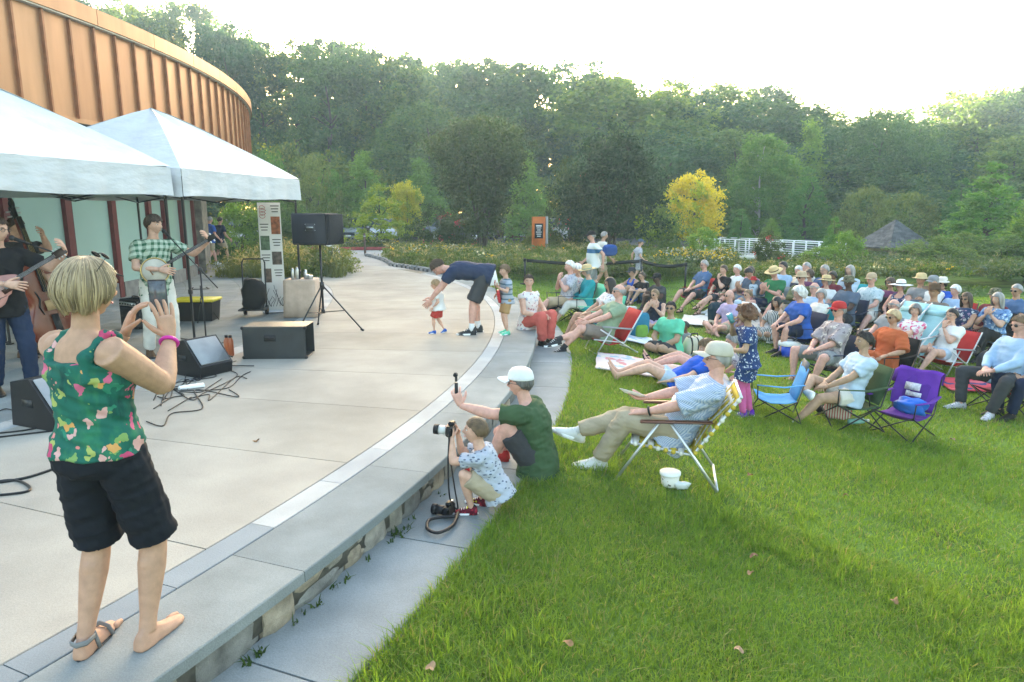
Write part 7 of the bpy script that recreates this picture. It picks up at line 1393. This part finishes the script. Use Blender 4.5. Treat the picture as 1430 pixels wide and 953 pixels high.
walker('grey-haired man walking close behind the man in white polo', 841, 322, 20.8, -75, dict(WALK), 'tan', ('crop', 'grey'), None, ('tee', cl('offwhite')), ('shorts', cl('khaki')), SNEAK)
walker('boy in grey-blue cap and patterned T-shirt walking along the barrier', 892, 334, 21.3, -85, dict(WALK), 'fair', ('short', 'light'), ('cap', cl('slate')), ('tee', PR['greypt']), ('shorts', PR['greypt']), SNEAK, hs=1.08)
# ------------------------------------------------------------------ terrace people
GT = 'people on the terrace'
ps = dict(DEF, pel=(0, -.16, .87), lean=(72, 92), head=(0, 68, 0), L=(-.12, .02, .08), R=(.12, -.06, .08), kL=(-.1, 1, 0), kR=(.1, 1, 0), aL=(-.14, .62, .48), aR=(.16, .60, .50), eL=(-1, -.3, .2), eR=(1, -.3, .2), hL=(.2, .5, -.6), hR=(-.2, .5, -.6), pL=(1, 0, 0), pR=(-1, 0, 0))
person('man in navy T-shirt and dark shorts bending down over a toddler', (-.60, 10.5), 88, ps, 1.82, 'pink', ('short', 'brown'), None, ('tee', cloth('tee_navy', (.022, .035, .075))), ('bermuda', cl('charcoal'), 1.1), DSNEAK, None, 1.1, False, z=TZ, group=GT, socks=cloth('sock_white', (.66, .66, .65)), lod=1)
person('toddler in white top and red shorts walking under the bending man\'s hands', (-1.14, 10.5), 82, dict(WALK, aL=(-.34, .1, .9), aR=(.34, .1, .9), L=(-.09, .14, .085), R=(.09, -.16, .11)), .80, 'fair', ('kid', 'blond'), None, ('tee', cl('white')), ('shorts', cloth('red_shorts', (.42, .05, .04)), 1.2), ('sneaker', cl('blue'), WHITEP), None, 1.4, False, 1.5, z=TZ, group=GT, lod=1, armk=1.1)
L0 = np.array([-.08, 10.45, TZ]); ps = dict(STAND, head=(10, 4, 0), L=(-.12, .03, .08), R=(.13, -.03, .08), aL=(-.30, .35, 1.22), eL=(-.5, -.3, -1), hL=(-.5, .5, .5), pL=(.3, 0, 1), aR=(.10, .26, .98), eR=(1, -.5, -.3), hR=(-.7, .6, -.2), pR=(0, -1, 0))
person('little boy in striped T-shirt and tan shorts playing a red toy guitar', L0[:2], 112, ps, 1.04, 'fair', ('kid', 'light'), None, ('tee', PR['kidstripe']), ('shorts', cloth('tan_shorts', (.36, .22, .10)), 1.1), ('sneaker', cl('mint'), WHITEP), None, 1.03, False, 1.32, z=TZ, group=GT, lod=1)
def guitar(loc, neck, front, s, label, bm, nm, tm=None, kind='toy'):
    """neck runs along local +X, the front faces local +Z"""
    x = nrm(neck); z = nrm(np.asarray(front, float)-x*(np.asarray(front, float)@x)); y = np.cross(z, x); t = thing('toy_guitar' if kind == 'toy' else 'archtop_guitar', label=label, cat='guitar'); t.rotation_euler = Matrix(np.stack([x, y, z], 1).tolist()).to_euler(); t.location = [float(v) for v in loc]; t.scale = (s,)*3
    b = np.linspace(0, 2*np.pi, 40, endpoint=False); lx = .25*np.cos(b); wy = np.sin(b)*(.155+.045*np.cos(b)*-1-.045*np.exp(-((lx-.05)/.06)**2)); wy = wy*(1-.12*(lx > .12)); th = .035 if kind == 'toy' else .045
    if kind != 'toy': cut = (lx > .08) & (wy < -.02); wy = np.where(cut, wy*.62, wy)
    m_ = MB(); m_.rings(np.array([np.stack([lx*k_, wy*k_, 0*lx+z_], -1) for k_, z_ in ((.9, -th), (1, -th*.9), (1, th*.9), (.93, th*1.12), (.5, th*1.35), (.05, th*1.4))])); m_.build('body', bm, t)
    m_ = MB(); m_.box((.43, 0, th+.012), (.42, .045, .022), bev=.006); m_.build('neck', nm, t); m_ = MB(); m_.box((.70, 0, th+.004), (.15, .075, .016), roty(.2), bev=.005); o = m_.build('headstock', tm or nm, t)
    for i in range(3):
        for s2 in (-1, 1): m_ = MB(); m_.tube([(.66+.035*i, s2*.035, th), (.66+.035*i, s2*.06, th)], .008, 6); m_.build('tuning_peg', STEEL, o)
    m_ = MB(); m_.box((-.10, 0, th*1.45+.006), (.015, .11, .018)); m_.build('bridge', BLACK, t)
    for i in range(6): m_ = MB(); m_.tube([(-.10, -.02+.008*i, th*1.45+.016), (.64, -.015+.006*i, th+.026)], .0012, 3); m_.build('string', STEEL, t)
    if kind != 'toy':
        for s2 in (-1, 1): m_ = MB(); m_.tube([(-.14, s2*.09, th*1.25), (-.08, s2*.10, th*1.25), (-.03, s2*.085, th*1.28), (.03, s2*.095, th*1.25)], [.004, .008, .008, .004], 5, flat=.5); m_.build('sound_hole', BLACK, t)
        m_ = MB(); m_.box((.1, -.05, th*1.5), (.16, .05, .004)); m_.build('pickguard', pm('pickguard', (.05, .02, .012), rough=.25), t); m_ = MB(); m_.box((.08, .0, th*1.45), (.035, .08, .02)); m_.build('pickup', STEEL, t); m_ = MB(); m_.box((-.2, 0, th*1.25), (.07, .05, .008)); m_.build('tailpiece', STEEL, t)
    return t
k = 1.04/1.7; guitar(L2W(np.array([.02, .20, .98])*k, L0, R_(112)), L2W((-.42, .22, .34), (0, 0, 0), R_(112)), L2W((.15, 1, .1), (0, 0, 0), R_(112)), .58, 'small red electric-style toy guitar played by the little boy', pm('red_gloss', (.50, .02, .03), rough=.25, spec=.5), pm('neck_wood', (.24, .10, .04)), pm('red_gloss', (.50, .02, .03)))
person('woman in white sleeveless blouse and coral trousers sitting on the stone coping', (.26, 10.98), -128, dict(sit(.24, -2, 'flat', 'knee', (-52, 2, 0)), L=(-.06, .40, .08), R=(.10, .36, .08), kL=(-.2, .6, 1), kR=(.2, .6, 1), aL=(-.10, .30, .50), aR=(.10, .30, .50)), 1.66, 'fair', ('tied', 'brown'), None, ('cap', PR['whitefl']), ('trousers', cl('coral'), 1.25), BSHOE, None, 1.02, True, z=.006, group=GT, lod=1)
q = gnd(686, 402, TZ); t = thing('easel_sign', q, R_(40), 'small white board leaning on a wooden stand at the end of the coping', 'sign'); m_ = MB(); m_.box((0, 0, .3), (.34, .02, .5), rotx(-.35)); m_.build('board', WHITEP, t); bar([(-.1, .05, 0), (0, .14, .45)], .012).build('stand_leg', WD, t); bar([(.1, .05, 0), (0, .14, .45)], .012).build('stand_leg', WD, t)
person('man in royal blue polo and khaki shorts walking off past the building pier', tuple(gnd(296, 371, TZ)[:2]), -28, dict(WALK), 1.74, 'pink', ('crop', 'grey'), None, ('polo', cl('blue')), ('shorts', cl('khaki')), SNEAK, None, 1.1, z=TZ, group=GT)
person('man in dark navy T-shirt walking beside the man in royal blue polo', tuple(gnd(310, 369, TZ)[:2]), -28, dict(WALK, L=(-.07, -.25, .12), R=(.07, .27, .085)), 1.72, 'tan', ('short', 'dark'), None, ('tee', cl('navy')), ('shorts', cl('khaki')), DSNEAK, None, 1.05, z=TZ, group=GT)
# ------------------------------------------------------------------ the band
L0 = np.array([-4.62, 8.86, TZ]); rz = R_(-138); ps = dict(STAND, head=(34, 4, 0), L=(-.13, .03, .08), R=(.14, -.03, .08), aL=(-.56, .22, 1.36), eL=(-.6, -.4, -1), hL=(.3, .5, .7), pL=(.9, -.1, .2), cL=.7, aR=(.03, .27, 1.06), eR=(1, -.4, -.3), hR=(-.8, .5, -.15), pR=(0, -1, -.2), cR=.5)
person('banjo player in green plaid shirt and pale trousers singing under the tent', L0[:2], math.degrees(rz), ps, 1.84, 'fair', ('kid', 'brown'), None, ('tee', PR['plaid'], -.10), ('trousers', cl('offwhite'), 1.05), ('shoe', cl('brown'), BLACK), None, 1., False, z=TZ, group='musicians under the tents', lod=1)
k = 1.84/1.7; Jb = skeleton(ps, 1.84); pot = L2W(np.array([.06, .21, 1.04])*k, L0, rz); x = nrm(L2W(Jb['wrL']+Jb['hL']*.05+np.array([0, .02, -.01]), L0, rz)-pot); fr_ = L2W((.1, 1, .15), (0, 0, 0), rz); z_ = nrm(fr_-x*(fr_@x)); y_ = np.cross(z_, x); t = thing('banjo', label='round-bodied banjo with pale head played by the singer', cat='banjo'); t.rotation_euler = Matrix(np.stack([x, y_, z_], 1).tolist()).to_euler(); t.location = [float(v) for v in L2W(np.array([.06, .21, 1.04])*k, L0, rz)]
c32 = np.linspace(0, 6.283, 32, endpoint=False); ring = lambda r, z: np.stack([r*np.cos(c32), r*np.sin(c32), z+0*c32], -1)
m_ = MB(); m_.rings(np.array([ring(.165, -.04), ring(.168, -.03), ring(.168, .03), ring(.150, .035)])); m_.build('rim', pm('banjo_wood', (.20, .10, .035), rough=.35), t); m_ = MB(); m_.rings(np.array([ring(.150, .030), ring(.149, .038)])); m_.build('drum_head', pm('drum_skin', (.50, .47, .40), rough=.6, var=.15), t); m_ = MB(); m_.tube(ring(.162, .037)[list(range(32))+[0]], .008, 6, cap=False); m_.build('tension_hoop', pm('brass', (.5, .38, .15), rough=.3, metal=.8), t)
for i in range(16): b = i*6.283/16; m_ = MB(); m_.tube([(.172*math.cos(b), .172*math.sin(b), -.02), (.172*math.cos(b), .172*math.sin(b), .04)], .005, 5); m_.build('tension_hook', STEEL, t)
m_ = MB(); m_.box((.45, 0, .03), (.60, .04, .025), bev=.006); m_.build('neck', BLACK, t); m_ = MB(); m_.box((.80, 0, .025), (.13, .07, .016), bev=.006); o = m_.build('headstock', BLACK, t)
for i in range(2):
    for s2 in (-1, 1): m_ = MB(); m_.tube([(.77+.05*i, s2*.03, .02), (.77+.05*i, s2*.06, .02)], .009, 6); m_.build('tuning_peg', WHITEP, o)
for i in range(4): m_ = MB(); m_.tube([(-.05, -.012+.008*i, .055), (.74, -.012+.008*i, .046)], .0012, 3); m_.build('string', STEEL, t)
m_ = MB(); m_.box((-.05, 0, .046), (.012, .06, .018)); m_.build('bridge', pm('neck_wood', (.24, .10, .04)), t)
J = skeleton(ps, 1.84); mouth = L2W(J['skull']+J['Rh']@np.array([0, .52, -.24])*J['hh'], L0, rz); mic_stand((mouth[0]+.55, mouth[1]-.25, TZ), mouth, 'microphone stand with boom reaching to the banjo player\'s mouth', 1.15)
L0 = np.array([-5.24, 6.98, TZ]); rz = R_(-128); ps = dict(STAND, head=(30, 6, 0), L=(-.14, .04, .08), R=(.14, -.03, .08), aL=(-.50, .24, 1.34), eL=(-.6, -.4, -1), hL=(.3, .5, .7), pL=(.9, -.1, .2), cL=.7, aR=(.05, .30, 1.08), eR=(1, -.4, -.3), hR=(-.8, .5, -.15), pR=(0, -1, -.2), cR=.5)
person('guitarist in black T-shirt, jeans and glasses at the edge of the tent', L0[:2], math.degrees(rz), ps, 1.82, 'fair', ('short', 'brown'), None, ('tee', cl('black'), -.09), ('trousers', cloth('jeans_dark', (.018, .03, .065))), BSHOE, 'clear', 1.08, False, z=TZ, group='musicians under the tents', lod=1)
k = 1.82/1.7; Jb = skeleton(ps, 1.82); pot = L2W(np.array([.10, .24, 1.02])*k, L0, rz); guitar(pot, L2W(Jb['wrL']+Jb['hL']*.05+np.array([0, .0, -.01]), L0, rz)-pot, L2W((.05, 1, .25), (0, 0, 0), rz), .95, 'reddish archtop guitar played by the man in black', pm('guitar_burst', (.42, .20, .17), rough=.2, var=.4, scale=3., spec=.5), pm('fret_dark', (.03, .02, .018), rough=.4), pm('fret_dark', (.03, .02, .018)), 'arch')
J = skeleton(ps, 1.82); mouth = L2W(J['skull']+J['Rh']@np.array([0, .52, -.24])*J['hh'], L0, rz); mic_stand((mouth[0]+.5, mouth[1]+.45, TZ), mouth, 'microphone stand in front of the guitarist', 1.3)
q = gnd(182, 462, TZ); t = thing('guitar_amplifier', (q[0], q[1]+.25, TZ), R_(-30), 'black guitar amplifier standing behind the photographing woman near the tent leg', 'amplifier'); m_ = MB(); m_.box((0, 0, .25), (.5, .28, .46), bev=.02); m_.build('cabinet', BLACK, t); m_ = MB(); m_.box((0, -.145, .2), (.44, .008, .30), bev=.003); m_.build('grille_cloth', pm('amp_cloth', (.03, .03, .032), rough=.9, bump=.6, bscale=300), t); m_ = MB(); m_.box((0, -.145, .41), (.44, .008, .06)); m_.build('control_panel', STEEL, t)
for x in np.linspace(-.18, .18, 6): m_ = MB(); m_.tube([(x, -.15, .41), (x, -.165, .41)], .012, 8); m_.build('knob', BLACK, t)
bar([(-.1, 0, .48), (-.08, 0, .52), (.08, 0, .52), (.1, 0, .48)], .012).build('handle', BLACK, t)
q = gnd(284, 449, TZ); t = thing('folding_stand', q, .3, 'small black tripod stand beside the yellow-lidded tote', 'stand')
for a_ in (.3, 2.4, 4.5): bar([(0, 0, .42), (.26*math.cos(a_), .26*math.sin(a_), .01)], .009).build('leg', DARKM, t)
bar([(0, 0, .3), (0, 0, .62)], .011).build('pole', DARKM, t); bar([(-.14, 0, .56), (-.1, -.1, .6)], .008).build('yoke_arm', DARKM, t); bar([(.14, 0, .56), (.1, -.1, .6)], .008).build('yoke_arm', DARKM, t); bar([(-.14, 0, .56), (.14, 0, .56)], .008).build('yoke_bar', DARKM, t)
# double bass and its player
B0 = gnd(92, 499, TZ); rz = R_(-120); t = thing('double_bass', B0, rz, 'dark red double bass standing behind the guitarist', 'double bass'); t.rotation_euler = (R_(8), R_(9), rz); bz = np.linspace(0, 1, 15); bw = np.interp(bz, [0, .04, .2, .38, .5, .62, .78, .93, 1], [.08, .22, .335, .27, .19, .22, .255, .14, .05]); BW = pm('bass_varnish', (.17, .035, .015), rough=.22, var=.35, scale=3., spec=.5)
e = np.linspace(0, 2*np.pi, 26, endpoint=False); sq = lambda v, p_: np.sign(v)*np.abs(v)**p_
m_ = MB(); m_.rings(np.array([np.stack([w_*sq(np.cos(e), .55), .10*sq(np.sin(e), .6)*(1 if w_ > .1 else .7), 0*e+.18+1.10*f_], -1) for f_, w_ in zip(bz, bw)])); m_.build('body', BW, t)
for s2 in (-1, 1): m_ = MB(); m_.tube([(s2*.10, .105, .60), (s2*.125, .107, .70), (s2*.09, .107, .80), (s2*.115, .105, .90)], [.006, .011, .011, .006], 5); m_.build('sound_hole', BLACK, t)
m_ = MB(); m_.box((0, .13, 1.35), (.055, .035, .95), rotx(-.03), bev=.008); m_.build('fingerboard', BLACK, t); m_ = MB(); m_.tube([(0, .06, 1.25), (0, .07, 1.82)], .03, 8); m_.build('neck', BW, t); m_ = MB(); m_.box((0, .06, 1.88), (.06, .07, .16), bev=.01); o = m_.build('peg_box', BLACK, t); sp = np.linspace(0, 9, 26); m_ = MB(); m_.tube([(0, .08+(.055-.005*q_)*math.sin(q_), 1.99+(.055-.005*q_)*math.cos(q_)) for q_ in sp], .02, 7); m_.build('scroll', BLACK, o)
for i in range(4): m_ = MB(); m_.tube([(-.08 if i % 2 else .08, .06, 1.84+.03*i), (0, .06, 1.84+.03*i)], .009, 6); m_.build('tuning_peg', STEEL, o); 
for i in range(4): m_ = MB(); m_.tube([(-.035+.023*i, .20, .76), (-.015+.01*i, .15, 1.8)], .0022, 4); m_.build('string', pm('brass', (.5, .38, .15)), t)
m_ = MB(); m_.box((0, .15, .70), (.13, .015, .13)); m_.build('bridge', pm('bridge_maple', (.42, .28, .14)), t); m_ = MB(); m_.box((0, .13, .42), (.08, .012, .32)); m_.build('tailpiece', BLACK, t); m_ = MB(); m_.tube([(0, 0, 0), (0, 0, .2)], .008, 6); m_.build('end_pin', STEEL, t)
person('bass player in dark clothes half hidden behind the double bass', (B0[0]-.55, B0[1]+.1), -95, dict(STAND, aL=(-.02, .36, 1.50), eL=(-.8, 0, -1), hL=(.5, .5, .2), aR=(.12, .45, 1.0), eR=(1, -.3, -.3), cL=.9, cR=.6), 1.8, 'fair', ('short', 'brown'), None, ('tee', cl('charcoal')), ('trousers', cl('charcoal')), ('shoe', cl('brown'), BLACK), None, 1.05, False, z=TZ, group='musicians under the tents')
# ------------------------------------------------------------------ picnic things on the lawn
sheet_cloth('picnic_blanket', 'pale blue and white blanket under the woman in mint green', gpx(900, 480), 1.8, .9, R_(-28), print_m('print_blanket', (.52, .58, .64), [(.22, .34, .5), (.6, .6, .6)], 'floral', 5., .4), 2)
sheet_cloth('picnic_blanket', 'red and navy patterned blanket at the feet of the man with the backpack', gpx(1400, 545), 1.6, .8, R_(-14), print_m('print_redblanket', (.42, .04, .06), [(.02, .03, .12), (.5, .1, .12)], 'floral', 4., .4), 3)
sheet_cloth('picnic_blanket', 'grey and white blanket under the bald man in lavender', gpx(1010, 452), 1.9, 1.2, R_(-20), cl('offwhite'), 4)
def bag(px, py, d, m, label, name='bag', cat='bag', seed=1, rz=.3, strap=True, lift=0., amp=.1, pocket=None):
    q = gpx(px, py); t = thing(name, q+[0, 0, lift+.03], rz, label, cat); m_ = MB(); pillow(m_, (0, 0, d[2]/2), d, 14, seed, None, amp); m_.build('bag_body', m, t)
    if strap: m_ = MB(); m_.tube([(-d[0]*.2, 0, d[2]*.93), (-d[0]*.15, 0, d[2]*1.12), (d[0]*.15, 0, d[2]*1.12), (d[0]*.2, 0, d[2]*.93)], .012, 6); m_.build('handle', BLACK, t)
    if pocket is not None: m_ = MB(); pillow(m_, (0, -d[1]*.45, d[2]*.3), (d[0]*.75, d[1]*.35, d[2]*.5), 10, seed+1, None, .06); m_.build('pocket', pocket, t)
    return t
bag(892, 474, (.34, .22, .46), cloth('pack_teal', (.02, .16, .26)), 'teal and lime backpack standing on the pale blue blanket', 'backpack', 'backpack', 2, .3, pocket=cloth('pack_lime', (.16, .30, .05)))
bag(874, 470, (.28, .2, .18), cl('black'), 'small black bag beside the teal backpack', seed=3); bag(968, 500, (.36, .24, .34), print_m('print_tote', (.50, .46, .36), [(.03, .03, .03)], 'vstripes', 9., .25), 'cream canvas tote with black straps behind the reclining women', 'tote_bag', 'bag', 4)
bag(1002, 456, (.42, .3, .50), cloth('dark_pack', (.015, .035, .05)), 'large dark blue backpack beside the bald man in lavender', 'backpack', 'backpack', 5); bag(1072, 436, (.34, .18, .42), cl('yellow'), 'bright yellow tote bag on the grass in front of the man in green', 'tote_bag', 'bag', 6); bag(1169, 428, (.34, .16, .3), cloth('neon', (.50, .62, .05)), 'neon yellow-green bag among the chairs', seed=7, lift=.25)
bag(962, 418, (.42, .3, .16), cloth('pinkbag', (.50, .05, .14)), 'pink bag on the grass under the red camp chair', seed=8, strap=False); bag(981, 420, (.3, .24, .1), cl('forest'), 'dark green bundle beside the pink bag', seed=9, strap=False, amp=.2)
bag(882, 441, (.26, .2, .2), cl('offwhite'), 'white plastic bag beside the woman eating', seed=10, strap=False, amp=.2); bag(897, 446, (.42, .26, .16), cl('black'), 'black bag lying beside the white plastic bag', seed=11)
bag(1168, 588, (.30, .16, .20), print_m('print_redstripe', (.62, .58, .52), [(.42, .08, .08)], 'vstripes', 34., .4), 'red and white striped bag on the grass under the green camp chair', seed=12, strap=False, rz=-.5); bag(1150, 580, (.2, .14, .1), cl('black'), 'small black pouch beside the red striped bag', seed=13, strap=False)
bag(1270, 496, (.22, .16, .34), cl('white'), 'white carrier bag with yellow top between the chairs', seed=14, pocket=cl('yellow')); bag(1258, 492, (.16, .14, .3), PR['greypt'], 'black and white printed carrier bag beside the white bag', seed=15); bag(1344, 503, (.26, .16, .2), cl('offwhite'), 'white and red snack bag beside the purple cup', seed=16, strap=False)
bag(1378, 530, (.34, .26, .42), cl('charcoal'), 'charcoal backpack under the maroon chair', 'backpack', 'backpack', 17, pocket=cl('black')); bag(1030, 466, (.3, .2, .14), print_m('print_orangebag', (.45, .12, .06), [(.5, .5, .48), (.02, .02, .02)], 'floral', 14., .4), 'orange patterned bundle behind the curly-haired girl', seed=18, strap=False, amp=.2); bag(1130, 478, (.5, .3, .06), cloth('orange_towel', (.45, .22, .05)), 'orange folded towel under the navy camp chair', 'folded_towel', 'towel', 19, strap=False)
bag(1175, 508, (.46, .34, .09), print_m('print_snack', (.45, .26, .06), [(.6, .58, .5), (.2, .1, .04)], 'floral', 12., .4), 'orange picnic mat with food wrappers beside the man in red cap', 'picnic_bundle', 'bundle', 20, strap=False, amp=.2)
bag(852, 352, (.42, .3, .34), cloth('carried_blue', (.02, .07, .25)), 'blue bag carried by the walking men', seed=21).location = [float(v) for v in far(851, 358, 20.2)]
def tub(px, py, r0, r1, h, m, label, name='cup', cat='cup', lift=.02):
    q = gpx(px, py); t = thing(name, q+[0, 0, lift], 0, label, cat); m_ = MB(); m_.rings(np.array([[(r*x, r*y, z) for x, y in c24] for r, z in ((r0, 0), (r1, h), (r1*.94, h), (r0*.92, .01))]), True, True, True); m_.build('wall', m, t); return t
tub(1266, 497, .10, .13, .16, cloth('tub_blue', (.03, .30, .45), rough=.4), 'bright blue plastic tub beside the white carrier bag', 'plastic_tub', 'tub'); tub(1329, 503, .045, .055, .20, cloth('cup_purple', (.16, .07, .42), rough=.4), 'tall purple cup beside the red low chair'); tub(1366, 482, .033, .033, .12, pm('red_can', (.45, .03, .03), rough=.3, metal=.4), 'red drinks can behind the red low chair', 'drinks_can', 'can')
q = gpx(1197, 595); t = thing('water_bottle', q+[0, 0, .06], .2, 'pale turquoise water bottle lying on the grass', 'bottle'); m_ = MB(); m_.tube([(-.12, 0, 0), (.07, 0, 0), (.1, 0, 0), (.12, 0, 0)], [.034, .034, .015, .015], 12); m_.build('bottle_body', pm('turquoise_plastic', (.22, .48, .45), rough=.2, spec=.6), t); m_ = MB(); m_.tube([(.12, 0, 0), (.15, 0, 0)], .018, 10); m_.build('cap', WHITEP, t)
q = gpx(1101, 498); t = thing('cool_box', q+[0, 0, .01], .25, 'blue cool box with white lid on the grass', 'cooler'); m_ = MB(); m_.rings(np.array([[(sq(math.cos(b), .5)*.17*k_, sq(math.sin(b), .5)*.125*k_, z) for b in np.linspace(0, 6.283, 28, endpoint=False)] for k_, z in ((.9, 0), (.93, .01), (1., .2))])); m_.build('tub', pm('cooler_blue', (.015, .06, .42), rough=.35), t); m_ = MB(); m_.rings(np.array([[(sq(math.cos(b), .5)*.175*k_, sq(math.sin(b), .5)*.13*k_, z) for b in np.linspace(0, 6.283, 28, endpoint=False)] for k_, z in ((1, .195), (1.03, .205), (1.02, .26), (.93, .28), (.5, .285))])); m_.build('lid', WHITEP, t); m_ = MB(); m_.tube([(-.165, 0, .2), (-.17, 0, .27), (-.12, 0, .30), (.12, 0, .30), (.17, 0, .27), (.165, 0, .2)], .011, 6); m_.build('handle', WHITEP, t)
for i, (x, y) in enumerate(((800, 468), (812, 466))):
    q = gpx(x, y); m_ = MB(); m_.rings(np.array([[(.05*math.sin(b)*(1+.15*math.cos(b)), .14*math.cos(b), z) for b in np.linspace(0, 6.283, 18, endpoint=False)] for z in (0, .018)])); t = thing('flip_flop', q+[0, 0, .06], 1.2+.3*i, 'black flip-flop lying on the grass beside the walk', 'flip-flop', 'pair of black flip-flops on the grass'); m_.build('sole', BLACK, t); m_ = MB(); m_.tube([(-.045, -.02, .018), (-.02, .04, .05), (0, .08, .02), (.02, .04, .05), (.045, -.02, .018)], .007, 5); m_.build('strap', BLACK, t)
def leaf_litter(px, py, onlawn, i, tz=.0):
    q = gpx(px, py) if onlawn else gnd(px, py, TZ); b = np.linspace(0, 6.283, 14, endpoint=False); r = .021*(1+.3*np.cos(3*b+i)); m_ = MB(); P = np.stack([r*np.cos(b)*1.2, r*np.sin(b), .012*np.sin(2*b+i)+.004], -1); m_.rings(np.array([P, P*.4+[0, 0, .006]]), True, False, True); o = m_.build('fallen_leaf', pm('dry_leaf_%d' % (i % 3), ((.28, .15, .07), (.34, .21, .12), (.24, .11, .06))[i % 3], var=.3, scale=30.)); o.location = q+[0, 0, .055 if onlawn else .003]; o.rotation_euler = (.2*math.sin(i), .3*math.cos(i*2), i*1.3); tag(o, 'dry brown fallen leaf lying on the grass' if onlawn else 'dry tan fallen leaf lying on the terrace concrete', 'leaf', 'fallen leaves')
for i, (x, y) in enumerate(((792, 912), (602, 947), (1046, 671), (1248, 850), (1030, 921), (1052, 787), (1047, 811), (1330, 620), (1180, 700))): leaf_litter(x, y, True, i)
leaf_litter(358, 617, False, 3)
# weeds and moss in the foot of the wall
Pw = []; rw = np.random.default_rng(12)
for a in list(rw.uniform(-22.5, -14, 24))+[-22.3]*9+[-18.7]*12: r = R_OUT-.01+abs(rw.normal())*.03; Pw.append((*polar(r, a+rw.normal()*.12), .0))
V, T_, Q = blades(np.array(Pw).repeat(4, 0)+rw.normal(size=(len(Pw)*4, 3))*[.012, .012, 0], rw.uniform(.015, .05, len(Pw)*4), np.full(len(Pw)*4, .012), rw, .9, 2); tag(put('wall_weeds', [(V, T_, Q, np.zeros(len(Pw)*4, int))], [HERB[0]]), 'small weeds along the foot of the wall', 'weeds', kind='stuff')
run_jobs()
# ------------------------------------------------------------------ evening air
mb = MB(); mb.box((0, 45, 17), (240, 190, 37)); hz = mb.build('haze', None, smooth=False)
hm = bpy.data.materials.new('haze_air'); hm.use_nodes = True; nt = hm.node_tree; nt.nodes.clear()
vo = nt.nodes.new('ShaderNodeVolumePrincipled'); vo.inputs['Density'].default_value = .0011; vo.inputs['Color'].default_value = (.62, .84, 1.0, 1); vo.inputs['Anisotropy'].default_value = .35
mo = nt.nodes.new('ShaderNodeOutputMaterial'); nt.links.new(vo.outputs[0], mo.inputs['Volume'])
hz.data.materials.clear(); hz.data.materials.append(hm)
tag(hz, kind='stuff')
